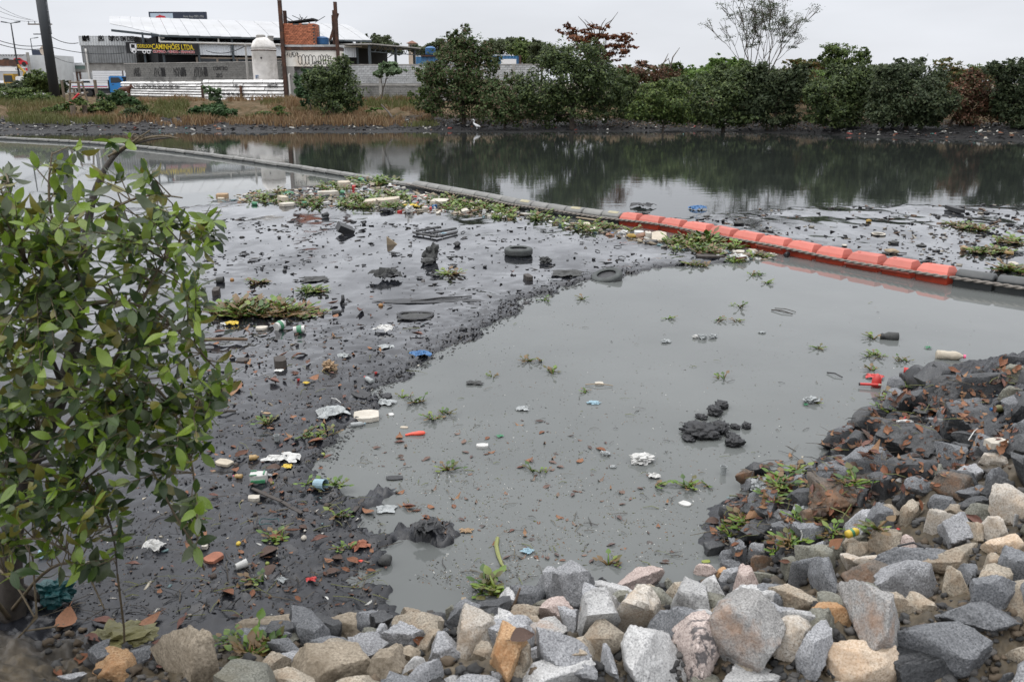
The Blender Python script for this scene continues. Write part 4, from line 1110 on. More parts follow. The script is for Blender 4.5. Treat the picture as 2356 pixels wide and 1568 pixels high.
# ---- concrete utility posts and cables
def upole(label, px, pyt, pyb, Y, r0=.16, mat='conc', arm=None, lean=0.0):
 a = at_y(px, pyt, Y); zb = 1.7
 o = thing("utility_pole", label, "utility pole", (a.x, Y, zb))
 mb = MB(); mb.tube([(0, 0, 0), (lean, 0, a.z - zb)], [r0, r0 * .65], 8); mb.build("shaft", MT[mat], o)
 if arm:
  mb = MB(); bx_(mb, lean - arm * .75, lean + arm * .6, -.08, .08, a.z - zb - .45, a.z - zb - .3)
  mb.build("crossarm", MT['wood'], o)
  for q in (-.7, -.35, .1, .5):
   mb = MB(); mb.tube([(lean + arm * q, 0, a.z - zb - .3), (lean + arm * q, 0, a.z - zb)], .05, 6); mb.build("insulator", MT['pole'], o)
 return o
upole("slim pale concrete post standing before the warehouse cladding", 564, 101, 182, 99, .17)
up = upole("concrete utility pole with wooden crossarm left of the black mast", 94, 49, 170, 118, .28, 'conc', 2.3)
mb = MB(); zz = at_y(94, 80, 118).z - 1.7; bx_(mb, -1.2, 0.1, -.07, .07, zz, zz + .12); mb.build("side_bracket", MT['pole'], up)
# black mast
a, b = at_y(95, 0, 90), at_y(121, 186, 90)
zt = a.z + 4
ms = thing("mast", "thick black steel mast rising out of the top of the picture", "mast", ((a.x + b.x) / 2, 90, 1.8))
mb = MB(); mb.tube([(0, 0, 0), (0, 0, zt - 1.8)], .47, 24); mb.build("shaft", MT['pole'], ms, smooth=True)
mb = MB(); mb.tube([(.62, -.1, 6.3), (.62, -.1, zt - 1.8)], .03, 5)
for z in np.arange(6.4, zt - 1.8, .5): mb.tube([(.45, -.1, z), (.65, -.1, z)], .025, 4)
mb.build("ladder", MT['pole'], ms)
# street lamps
def lamp(label, px, pyt, Y, armw):
 a = at_y(px, pyt, Y); zb = 1.8
 o = thing("street_lamp", label, "street lamp", (a.x, Y, zb))
 H = a.z - zb
 mb = MB(); mb.tube([(0, 0, 0), (0, 0, H)], [.16, .07], 8); mb.build("pole", MT['pole'], o)
 for s_ in ((-1, 1) if armw > 0 else (1,)):
  mb = MB(); w_ = abs(armw); mb.tube([(0, 0, H), (s_ * w_ * .5, 0, H + .1)], .05, 6); mb.box((s_ * w_ * .75, 0, H + .15), (w_ * .55, .3, .14), rotm(0, -s_ * .15, 0)); mb.build("lamp_head", MT['steel'], o)
lamp("double armed street lamp at the far left edge", 25, 54, 120, 1.2)
lamp("distant slim street lamp seen left of the utility pole", 124 * .2127 * 0 + 70, 89, 190, -1.6)
# cables
def cable(label, pts, r=.035, sag=.6):
 pts = [Vector(p) for p in pts]; P = []
 for a, b in zip(pts, pts[1:]):
  for i in range(12):
   t = i / 12; q = a.lerp(b, t); q.z -= sag * 4 * t * (1 - t); P.append(q)
 P.append(pts[-1])
 mb = MB(); mb.tube([tuple(q) for q in P], r, 5)
 tag(mb.build("overhead_cable", MT['pole']), label, "cable", "overhead cables")
top = at_y(94, 50, 118)
for i, (y0, y1) in enumerate(((4, 45), (18, 47), (36, 49))):
 cable(["topmost thin cable running up left from the crossarm", "middle thin cable running up left from the crossarm", "lowest thin cable running up left from the crossarm"][i], [at_y(-30, y0 - 6, 95), at_y(70 + i * 8, y1, 118)], .02, .3)
cable("upper thick cable passing behind the mast towards the shed", [at_y(-30, 83, 100), at_y(103, 104, 118), at_y(285, 122, 120)], .045, .5)
cable("lower thick cable passing behind the mast at the left", [at_y(-30, 92, 100), at_y(105, 111, 118)], .045, .5)
cable("steep cable from the utility pole down to the shed corner", [at_y(97, 70, 118), at_y(180, 99, 124)], .05, .6)
cable("cable from the utility pole to the foot of the shed", [at_y(103, 118, 118), at_y(188, 145, 124)], .03, .5)
cable("dark cable looping from the concrete post across the cladding", [at_y(564, 106, 98.8), at_y(475, 117, 112)], .05, .5)
# ---- left billboard with cars, and its neighbours
Y = 150.0
B0, B1 = at_y(-40, 167, Y), at_y(66, 165, Y); zt, zb = at_y(0, 125, Y).z, at_y(0, 164, Y).z
bb = thing("billboard", "grey car advertising billboard with a silver and a red car at the far left", "billboard", (B0.x, Y, zb))
w_, h_ = B1.x - B0.x, zt - zb
mb = MB(); bx_(mb, 0, w_, 0, .6, -1.5, h_); mb.build("board", MT['bgrey'], bb)
mb = MB(); bx_(mb, .2, w_ - .2, -.05, 0, 0, h_ * .24); mb.build("white_strip", MT['wht'], bb)
def carpic(x, z, s, m):
 mb = MB(); V = [(-1, 0), (-1.05, .35), (-.75, .55), (-.4, .95), (.25, .98), (.6, .6), (1.0, .45), (1.08, 0)]
 n = len(V); mb.add([(x + a * s, -.10, z + b * s * .75) for a, b in V] + [(x + a * s, -.05, z + b * s * .75) for a, b in V], [tuple(range(n))] + [(i, i + n, (i + 1) % n + n, (i + 1) % n) for i in range(n)])
 o = mb.build("vehicle_picture", m, bb)
 mb = MB(); mb.add([(x + a * s, -.115, z + b * s * .75) for a, b in ((-.6, .56), (-.33, .86), (.2, .88), (.45, .58))], [(0, 1, 2, 3)])
 for q in (-.62, .62): mb.lathe([(.26 * s, 0), (.26 * s, .02), (.001, .02)], 12, (x + q * s, -.11, z + .05 * s), rotm(R(90)))
 mb.build("dark_glass", MT['black'], o)
carpic(w_ * .57, h_ * .42, h_ * .52, MT['silver']); carpic(w_ * .82, h_ * .40, h_ * .52, MT['red'])
text("lettering", "18-3000", bb, (w_ * .72, -.08, h_ * .05), h_ * .2, MT['ink'])
mb = MB(); bx_(mb, w_ * .945, w_ * .985, -.1, -.05, h_ * .03, h_ * .2); mb.build("red_emblem", MT['red'], bb)
mb = MB()
for i in range(9): mb.add([(w_ * (.42 + .065 * i), -.02, h_ * .97), (w_ * (.45 + .065 * i), -.02, h_ * .97), (w_ * (.50 + .045 * i), -.02, h_ * .85)], [(0, 1, 2)])
mb.build("dark_rays", MT['ink'], bb)
mb = MB(); mb.tube([(w_ + .1, .3, -zb + 1.9), (w_ + .1, .3, h_ + .3)], .25, 8); mb.build("post", MT['conc'], bb)
p0, p1 = at_y(117 * .2127 * 0 + 67, 127, 152), at_y(121, 165, 152)
hs = thing("grey_building", "low grey building with a picture board on top behind the utility pole", "building", (p0.x, 152, 1.8))
mb = MB(); bx_(mb, 0, p1.x - p0.x, 0, 8, 0, p0.z - 1.8); mb.build("wall", MT['clad3'], hs)
p2 = at_y(67, 115, 153); mb = MB(); bx_(mb, 0, p1.x - p0.x - .8, 1, 1.3, p0.z - 1.8, p2.z - 1.8); sgn = mb.build("picture_board", MT['navy'], hs)
mb = MB(); mb.lathe([(.9, 0), (.9, .03), (.001, .03)], 14, (2.3, .97, p0.z - 1.8 + .7), rotm(R(90))); mb.build("pale_shape", MT['cream'], sgn)
p0, p1 = at_y(121, 146, 160), at_y(190, 146, 160)
fw = thing("roadside_wall", "far pale wall with a green roof band between mast and shed", "wall", (p0.x, 160, 1.8))
mb = MB(); bx_(mb, 0, p1.x - p0.x + 2, 0, .4, 0, at_y(150, 159, 160).z - 1.8); mb.build("wall", MT['blockd'], fw)
mb = MB(); bx_(mb, 0, p1.x - p0.x + 2, .5, 6, at_y(150, 160, 160).z - 1.8, at_y(150, 151, 160).z - 1.8); mb.build("green_band", M("grey_green_sheet", (.14, .20, .18), .7, .2, .4, .05), fw)
mb = MB(); bx_(mb, 0, p1.x - p0.x + 2, .4, 6.2, at_y(150, 150.8, 160).z - 1.8, at_y(150, 146, 160).z - 1.8); mb.build("roof_band", MT['clad3'], fw)
# ---- vehicles
def wheel(par, x, y, r, w, name="wheel"):
 mb = MB(); mb.lathe([(r * .6, -w / 2), (r * .92, -w / 2), (r, -w * .3), (r, w * .3), (r * .92, w / 2), (r * .6, w / 2)], 20, (x, y, r), rotm(R(90))); o = mb.build("wheel", MT['black'], par, smooth=True)
 mb = MB(); mb.lathe([(r * .6, -w * .4), (r * .25, -w * .2), (.001, -w * .2)], 14, (x, y, r), rotm(R(-90))); mb.lathe([(r * .6, w * .4), (r * .3, w * .48), (.001, w * .48)], 14, (x, y, r), rotm(R(90))); mb.build("rim", MT['white'], o)
Y = 112.0; p = at_y(163, 222, Y); q = at_y(302, 222, Y); k = Y / FPX
tr = thing("flatbed_truck", "blue cabbed flatbed truck with striped white side boards parked behind the horse", "truck", (p.x, Y, 1.75))
def TX(px): return at_y(px, 200, Y).x - p.x
def TZ(py): return at_y(230, py, Y).z - 1.75
mb = MB(); bx_(mb, TX(158), TX(250), .0, 2.3, TZ(206), TZ(202)); mb.build("bed_floor", MT['pole'], tr)
for yy in (0, 2.25):
 mb = MB(); bx_(mb, TX(158), TX(249), yy - .04, yy + .04, TZ(203), TZ(191)); sb_ = mb.build("side_board", MT['white'], tr)
 mb = MB(); bx_(mb, TX(166), TX(248), yy - .055, yy - .042, TZ(200.5), TZ(199)); mb.build("red_stripe", MT['red'], sb_)
 mb = MB(); bx_(mb, TX(166), TX(248), yy - .055, yy - .042, TZ(198.6), TZ(197.6)); mb.build("blue_stripe", MT['cabblue'], sb_)
mb = MB(); bx_(mb, TX(249), TX(251.5), 0, 2.3, TZ(203), TZ(184)); mb.build("headboard", MT['pole'], tr)
mb = MB(); bx_(mb, TX(170), TX(285), .5, 1.8, TZ(212), TZ(206)); bx_(mb, TX(215), TX(250), .1, .5, TZ(215), TZ(207)); mb.build("chassis", MT['pole'], tr)
cx0, cx1 = TX(252), TX(295)
V = [(cx0, TZ(213)), (cx0, TZ(177)), (cx0 + .25, TZ(175)), (cx0 + 1.35, TZ(175.5)), (cx1 - .15, TZ(190)), (cx1, TZ(196)), (cx1, TZ(213))]
n_ = len(V); mb = MB(); mb.add([(a, 0.05, b) for a, b in V] + [(a, 2.25, b) for a, b in V], [tuple(range(n_))[::-1], tuple(range(n_, 2 * n_))] + [(i, (i + 1) % n_, (i + 1) % n_ + n_, i + n_) for i in range(n_)])
mb.build("cab", MT['cabblue'], tr)
mb = MB(); mb.add([(a, 0.03, b) for a, b in ((cx0 + .2, TZ(191)), (cx0 + .25, TZ(178.5)), (cx0 + 1.25, TZ(178.5)), (cx0 + 1.75, TZ(189)), (cx0 + .9, TZ(191)))], [(0, 1, 2, 3, 4)]); mb.build("side_window", MT['glass'], tr)
mb = MB(); mb.add([(cx0 + 1.5, .2, TZ(176.6)), (cx0 + 1.5, 2.1, TZ(176.6)), (cx1 - .1, 2.1, TZ(189.5)), (cx1 - .1, .2, TZ(189.5))], [(0, 1, 2, 3)]); mb.build("windscreen", MT['glass'], tr)
mb = MB(); bx_(mb, cx0 + .3, cx0 + 1.6, -.0, .05, TZ(212), TZ(192)); d_ = mb.build("door", MT['cabblue'], tr)
mb = MB(); bx_(mb, cx0 + .38, cx0 + .6, -.04, .0, TZ(195), TZ(194)); mb.build("handle", MT['pole'], d_)
mb = MB(); mb.box((cx0 + 2.0, -.2, TZ(186)), (.15, .25, .5)); mb.build("mirror", MT['pole'], tr)
for yy in (.2, 2.1):
 wheel(tr, TX(203), yy, .46, .3); wheel(tr, TX(272), yy, .46, .3)
Y2 = 117.0; p = at_y(212, 165, Y2); q = at_y(314, 165, Y2)
bt2 = thing("box_truck", "white box truck with ribbed cargo body behind the blue flatbed", "truck", (p.x, Y2, 1.75))
L_b = q.x - p.x; zt = at_y(260, 163, Y2).z - 1.75; zb = at_y(260, 200, Y2).z - 1.75
L_c = at_y(283, 163, Y2).x - p.x
mb = MB(); bx_(mb, 0, L_b, 0, 2.5, zb, zt); mb.build("cargo_body", MT['white'], bt2)
mb = MB()
for i in range(7): bx_(mb, .05, L_c - .1, -.02, .0, zb + .2 + i * .3, zb + .24 + i * .3)
mb.build("side_rib", MT['silver'], bt2)
for i in range(2):
 w2 = (L_b - L_c) / 2
 mb = MB(); bx_(mb, L_c + i * w2 + .03, L_c + (i + 1) * w2 - .03, -.05, .0, zb + .1, zt - .08); d_ = mb.build("rear_door", MT['white'], bt2)
 mb = MB(); mb.tube([(L_c + (i + .5) * w2, -.08, zb + .1), (L_c + (i + .5) * w2, -.08, zt - .1)], .03, 5); mb.build("lock_rod", MT['steel'], d_)
mb = MB(); bx_(mb, L_c - .12, L_c, -.06, .0, zb, zt); mb.build("corner_trim", MT['rust'], bt2)
mb = MB(); bx_(mb, -1.9, -.15, .2, 2.3, .4, 2.2, taper=.92); mb.build("cab", MT['white'], bt2)
mb = MB(); bx_(mb, -1.6, -.6, .1, .25, 1.35, 2.0); mb.build("side_window", MT['glass'], bt2)
for xx in (-1.2, L_b - 1.2):
 for yy in (.3, 2.2): wheel(bt2, xx, yy, .42, .28)
# grey van body left of the box truck
p = at_y(168, 165, 124); q = at_y(222, 165, 124)
g = thing("cargo_container", "pale grey cargo box with rusty corner posts left of the box truck", "container", (p.x, 124, 1.75))
mb = MB(); bx_(mb, 0, q.x - p.x, 0, 2.4, .8, at_y(200, 167, 124).z - 1.75); mb.build("body", MT['clad3'], g)
for xx in (.4, q.x - p.x - 2.4):
 mb = MB(); bx_(mb, xx, xx + .2, -.12, 0, 0, at_y(200, 165, 124).z - 1.75); mb.build("corner_post", MT['rust'], g)
mb = MB(); bx_(mb, .4, q.x - p.x - 2.4, -.1, 0, at_y(200, 168, 124).z - 1.75, at_y(200, 166.5, 124).z - 1.75); mb.build("top_rail", MT['rust'], g)
def car(label, px, pyb, Y, L, H, col, van=False, face=1):
 p = at_y(px, pyb, Y)
 o = thing("parked_van" if van else "parked_car", label, "van" if van else "car", (p.x, Y, 1.75))
 if van: V = [(0, .35), (0, H * .94), (.15, H), (L * .72, H), (L * .88, H * .62), (L, H * .52), (L, .35)]
 else: V = [(0, .35), (0, H * .6), (L * .18, H * .66), (L * .3, H), (L * .62, H), (L * .76, H * .64), (L, H * .52), (L, .35)]
 V = [(a * face, b) for a, b in V]; n = len(V)
 mb = MB(); mb.add([(a, 0, b) for a, b in V] + [(a, 1.75, b) for a, b in V], [tuple(range(n)), tuple(range(n, 2 * n))] + [(i, (i + 1) % n, (i + 1) % n + n, i + n) for i in range(n)])
 mb.build("body", col, o)
 mb = MB(); a, b = (.25, .75) if van else (.28, .68)
 bx_(mb, L * a * face, L * b * face, -.02, 0.0, H * .64, H * .9); mb.build("side_window", MT['glass'], o)
 for xx in (L * .2, L * .8):
  for yy in (.12, 1.62): wheel(o, xx * face, yy, .33, .22)
car("white van with raised roof behind the left hedge", 37, 190, 113, 5.2, 2.55, MT['white'], True)
car("silver car nearly hidden by weeds at the left edge", -6, 210, 101, 4.2, 1.4, MT['white'])
# yellow digger
p = at_y(-6, 188, 119)
dg = thing("digger", "yellow digger with rusty bucket partly hidden at the left edge", "digger", (p.x, 119, 1.75))
mb = MB(); bx_(mb, 0, 3.2, 0, 2, .6, 1.7); mb.build("body", MT['yellow'], dg)
mb = MB(); bx_(mb, .7, 2.1, .2, 1.8, 1.7, 2.9, taper=.9); c_ = mb.build("cab", MT['yellow'], dg)
mb = MB(); bx_(mb, .85, 1.95, .17, .19, 1.85, 2.7); mb.build("side_window", MT['glass'], c_)
mb = MB(); mb.tube([(2.6, 1, 1.4), (3.3, 1, 3.1), (2.2, 1, 4.3)], .18, 6); mb.build("arm", MT['yellow'], dg)
mb = MB(); bx_(mb, 0, 2.6, .5, 1.6, 3.9, 4.7, taper=.8); mb.build("bucket", MT['rust'], dg)
for xx in (.7, 2.5):
 for yy in (.1, 1.9): wheel(dg, xx, yy, .6, .4)
# ---- long open shed, container, tower, second tank
p0 = at_y(850, 103, 130); p1 = at_y(985, 126, 150)
os_ = thing("open_shed", "low dark open shed with trussed roof right of the warehouse", "shed", (p0.x, 130, 1.9), math.atan2(20, p1.x - p0.x))
L = math.hypot(p1.x - p0.x, 20); H = p0.z - 1.9
mb = MB(); mb.box((L / 2, 4, H + .1), (L + .6, 9, .18)); mb.build("roof", MT['conc'], os_)
mb = MB(); bx_(mb, 0, L, 0, .15, H - .15, H); bx_(mb, 0, L, 0, .15, H - 1.0, H - .88)
for i in range(12): mb.tube([(L * i / 12, .07, H - .94), (L * (i + .5) / 12, .07, H - .1), (L * (i + 1) / 12, .07, H - .94)], .06, 4)
mb.build("truss", MT['steel'], os_)
for q in (.01, .42, .75, .99):
 mb = MB(); bx_(mb, L * q - .18, L * q + .18, 0, .3, 0, H); mb.build("post", MT['steel'], os_)
mb = MB(); bx_(mb, 0, L, 7.5, 8, 0, H); mb.build("back_wall", MT['darkgap'], os_)  # near-black colour carries the shade at the back of the shed
p0, p1 = at_y(1128, 153, 100), at_y(1196, 153, 100); zt = at_y(1160, 128.5, 100).z
ct = thing("shipping_container", "blue shipping container standing behind the block wall", "container", (p0.x, 100, zt - 2.6))
mb = MB(); corrug(mb, 0, p1.x - p0.x, 0, 0, 2.6, .35, .08); mb.build("side_panel", MT['cont'], ct)
mb = MB(); bx_(mb, 0, p1.x - p0.x, .2, 2.4, 0, 2.55); mb.build("body", MT['cont'], ct)
mb = MB(); bx_(mb, p1.x - p0.x - .1, p1.x - p0.x + .15, -.05, .2, 0, 2.65); mb.build("corner_post", MT['rust'], ct)
mb = MB(); bx_(mb, 1.2, 2.9, -.03, 0, 1.7, 2.25); mb.build("white_plate", MT['wht'], ct)
mb = MB(); bx_(mb, 0.2, 2.2, .2, 1.2, 2.6, 2.72); mb.build("roof_sheet", MT['clad3'], ct)
p0 = at_y(990, 150, 94)
ts = thing("tank_stand", "blue sheet clad stand carrying the second water tank over the wall", "tank stand", (p0.x, 94, 1.9))
zt = at_y(990, 127, 94).z - 1.9
mb = MB(); corrug(mb, -1.5, .75, 0, 0, zt - .15, .4, .06); mb.build("cladding", MT['cont'], ts)
mb = MB(); bx_(mb, -.9, .95, -.2, 1.6, zt - .15, zt); mb.build("platform", MT['rust'], ts)
water_tank("blue water tank on the sheet clad stand beside the big vine tree", 990.5, 127, 94.7, 23, 18)
p0 = at_y(948, 118, 260)
tw = thing("watch_tower", "distant square tower house with a tiled hip roof", "tower", (p0.x, 260, 1.9))
hw = 10.5 * 260 / FPX; zt = at_y(948, 100, 260).z - 1.9; za = at_y(948, 93, 260).z - 1.9
mb = MB(); bx_(mb, -hw * .75, hw * .75, 0, hw * 1.5, 0, zt); mb.build("wall", MT['cream'], tw)
mb = MB(); mb.add([(-hw * 1.15, -.6, zt), (hw * 1.15, -.6, zt), (hw * 1.15, hw * 1.5 + .6, zt), (-hw * 1.15, hw * 1.5 + .6, zt), (0, hw * .75, za)], [(0, 1, 4), (1, 2, 4), (2, 3, 4), (3, 0, 4), (3, 2, 1, 0)]); mb.build("roof", MT['tile'], tw)
for q in (-.45, .1):
 mb = MB(); bx_(mb, hw * q, hw * (q + .4), -.05, .0, zt - 1.6, zt - .4); mb.build("window", MT['glass'], tw)
# ---- timber posts and bits of fence at the left landing
def post(label, px, pyt, pyb, Y, r, mat='wood', lean=0.0):
 a, b = at_y(px, pyt, Y), at_y(px, pyb, Y); z0 = fz(b.x, Y)
 mb = MB(); mb.tube([(0, 0, -.2), (lean, 0, a.z - z0)], r, 7)
 tag(mb.build("timber_post", MT[mat], None, (b.x, Y, z0)), label, "post", "old posts at the landing")
post("grey post standing alone before the truck bed", 223, 184, 222, 84, .14)
post("slim post left of the lone one, by the rear wheel", 184, 186, 218, 84, .13)
post("leftmost grey post, beside the hedge end", 147, 185, 220, 86, .12)
post("short thick stump standing in the weeds under the landing", 170, 243, 268, 74, .22)
post("broken short stump right of the thick one", 196, 243, 256, 75, .2)
mb = MB(); a = at_y(157, 215, 78); za = fz(a.x, 78)
for (x0, z0, x1, z1) in ((0, 0, .3, 1.9), (1.6, 0, 1.3, 1.8), (0, .8, 1.5, .7), (.2, 1.7, 1.4, 1.7), (-.2, 0, 1.7, .9), (1.2, .2, 1.9, -.6), (.6, -.5, .5, 1.2)): mb.tube([(x0, 0, z0), (x1, .1, z1)], .08, 6)
tag(mb.build("timber_rack", MT['wood'], None, (a.x, 78, za + .3)), "ramshackle timber rack of poles at the landing below the flatbed", "rack")
mb = MB(); mb.tube([(0, 0, 0), (1.4, .1, 1.25)], .09, 6); a = at_y(146, 235, 77)
tag(mb.build("red_pole", MT['red'], None, (a.x, 77, fz(a.x, 77))), "leaning red painted pole at the left landing", "pole")
# ---- brown horse: one skinned body
def skinned(name, verts, edges, radii, root, mat, sub=2):
 me = bpy.data.meshes.new(name); me.from_pydata(verts, edges, [])
 o = bpy.data.objects.new(name, me); C.objects.link(o)
 m = o.modifiers.new("skin", 'SKIN'); m.use_smooth_shade = True
 for i, r in enumerate(radii):
  sv_ = me.skin_vertices[0].data[i]; sv_.radius = (r, r) if np.isscalar(r) else r; sv_.use_root = (i == root)
 sd = o.modifiers.new("sub", 'SUBSURF'); sd.levels = sub; sd.render_levels = sub
 bpy.context.view_layer.update()
 me2 = bpy.data.meshes.new_from_object(o.evaluated_get(bpy.context.evaluated_depsgraph_get()))
 bpy.data.objects.remove(o)
 me2.materials.clear(); me2.materials.append(mat); me2.name = name
 for pl in me2.polygons: pl.material_index = 0
 return me2
hv = [(0, 0, 1.15), (.35, 0, 1.18), (-.45, 0, 1.13), (.62, 0, 1.12), (.82, 0, 1.4), (1.0, 0, 1.58), (1.16, 0, 1.5), (1.36, 0, 1.27), (-.72, 0, 1.1)]
he = [(0, 1), (0, 2), (1, 3), (3, 4), (4, 5), (5, 6), (6, 7), (2, 8)]
hr = [.29, .30, .30, .25, .17, .13, .12, .08, .2]
for sx_, sy_ in ((.58, .14), (.58, -.14)):
 b = len(hv); hv += [(sx_, sy_, .82), (sx_ + .03, sy_, .45), (sx_, sy_, .1), (sx_ + .06, sy_, .03)]; he += [(3, b), (b, b + 1), (b + 1, b + 2), (b + 2, b + 3)]; hr += [.12, .075, .055, .06]
for sx_, sy_ in ((-.66, .15), (-.66, -.15)):
 b = len(hv); hv += [(sx_ + .02, sy_, .8), (sx_ - .12, sy_, .5), (sx_ - .05, sy_, .1), (sx_ + .02, sy_, .03)]; he += [(8, b), (b, b + 1), (b + 1, b + 2), (b + 2, b + 3)]; hr += [.17, .08, .055, .06]
b = len(hv); hv += [(-.95, 0, 1.1), (-1.0, 0, .7)]; he += [(8, b), (b, b + 1)]; hr += [.05, .06]
for sy_ in (.07, -.07): b = len(hv); hv += [(.99, sy_, 1.74)]; he += [(5, b)]; hr += [.035]
hme = skinned("body", hv, he, hr, 0, M("chestnut_coat", (.085, .033, .018), .7, .3, 4, .1))
p = at_y(288, 222, 104)
ho = thing("horse", "brown horse with white face stripe standing before the white fence", "horse", (p.x, 104, 1.62), R(-12)); ho.scale = (.95, .95, 1.0)
obj("body", hme, ho)
mb = MB(); mb.tube([(.70, 0, 1.42), (.85, 0, 1.58), (.98, 0, 1.72)], [.05, .07, .04], 6); mb.build("mane", MT['black'], ho)
mb = MB(); mb.tube([(1.12, 0, 1.62), (1.27, 0, 1.49), (1.40, 0, 1.34)], [.04, .06, .05], 6); mb.build("face_stripe", MT['white'], ho)
# ---- egret
ev = [(0, 0, .5), (.16, 0, .56), (-.18, 0, .42), (.26, 0, .72), (.20, 0, .9), (.28, 0, 1.02), (.40, 0, 1.0), (-.02, .04, .25), (-.02, .04, .0), (-.02, -.04, .25), (-.02, -.04, .0), (-.3, 0, .34)]
ee = [(0, 1), (0, 2), (1, 3), (3, 4), (4, 5), (5, 6), (0, 7), (7, 8), (0, 9), (9, 10), (2, 11)]
eme = skinned("body", ev, ee, [.15, .11, .1, .045, .04, .05, .015, .018, .014, .018, .014, .04], 0, MT['white'])
p = at_y(1097, 292, 66.5)
eg = thing("egret", "white egret standing at the far waterline below the vine tree", "bird", (p.x, 66.5, max(0, fz(p.x, 66.5))), R(160)); eg.scale = (.95, .95, .8)
obj("body", eme, eg)
# ------------------------------------------------------------------ trees and plants of the far bank
LEAFM = VC("leaf_faces", 0.6, 0.15, 3.0, 0.0, 0.3, transl=0.3)
BARK = M("bark", (0.075, 0.06, 0.047), 0.9, 0.4, 4, 0.4)
BARKP = M("pale_bark", (0.15, 0.13, 0.11), 0.9, 0.4, 4, 0.4)
PAL = dict(
 mangrove=[(.061, .091, .032), (.085, .123, .043), (.123, .161, .053), (.048, .070, .032)],
 green=[(.068, .109, .028), (.102, .154, .038), (.145, .189, .050), (.051, .077, .025)],
 bright=[(.126, .210, .042), (.168, .266, .063), (.098, .168, .042)],
 vine=[(.053, .091, .031), (.084, .133, .042), (.126, .140, .063), (.119, .084, .049), (.070, .112, .035)],
 red=[(.17, .055, .02), (.13, .045, .02), (.20, .08, .03), (.09, .05, .025)],
 rust=[(.168, .077, .042), (.112, .070, .042), (.196, .105, .070), (.070, .077, .031)],
 autumn=[(.140, .126, .042), (.182, .105, .035), (.077, .098, .031), (.063, .091, .028)],
 far=[(.077, .098, .044), (.094, .119, .053), (.068, .084, .044)],
 dark=[(.041, .059, .029), (.056, .080, .037), (.077, .098, .043)],
 pale=[(.140, .210, .112), (.182, .252, .140), (.098, .154, .070)],
 dry=[(.22, .14, .07), (.27, .175, .09), (.17, .095, .05), (.31, .225, .13)],
)
def leaf_quads(P, N, size, rng, pal, asp=0.55, colvar=0.18):
 n = len(P)
 A = rng.normal(size=(n, 3)); A -= (A * N).sum(1)[:, None] * N; A /= np.linalg.norm(A, axis=1)[:, None] + 1e-9
 B = np.cross(N, A)
 s = size * .66 * rng.uniform(.6, 1.35, n)[:, None]
 V = np.stack([P - A * s, P + B * s * asp - N * s * .12, P + A * s, P - B * s * asp - N * s * .12], 1).reshape(-1, 3)
 F = np.arange(4 * n).reshape(n, 4)
 c = np.array(pal)[rng.integers(len(pal), size=n)] * rng.uniform(1 - colvar, 1 + colvar, (n, 1))
 return V, F, np.repeat(c, 4, 0)
def crown_pts(lobes, n, rng, shell=0.55):
 ar = np.array([l[3] * l[4] for l in lobes]); ar = ar / ar.sum()
 Ps, Ns, w = [], [], []
 for (cx, cy, cz, rx, rz, ry), f in zip(lobes, ar):
  k = max(6, int(n * 2.6 * f))
  nc = max(5, k // 16)                                  # clumps inside the lobe give light and dark masses
  D = rng.normal(size=(nc, 3)); D /= np.linalg.norm(D, axis=1)[:, None]
  rad = rng.uniform(shell, 1.08, (nc, 1)) * np.where(rng.random((nc, 1)) < .12, rng.uniform(1.05, 1.5, (nc, 1)), 1)
  Cc = D * rad
  j = rng.integers(nc, size=k)
  q = Cc[j] + rng.normal(size=(k, 3)) * 0.13
  Ps.append(q * np.array([rx, ry, rz]) + np.array([cx, cy, cz]))
  nn = D[j] * 0.7 + rng.normal(size=(k, 3)) * 0.55 + np.array([0, -0.15, 0.55]); nn /= np.linalg.norm(nn, axis=1)[:, None]
  Ns.append(nn)
 return np.concatenate(Ps), np.concatenate(Ns)
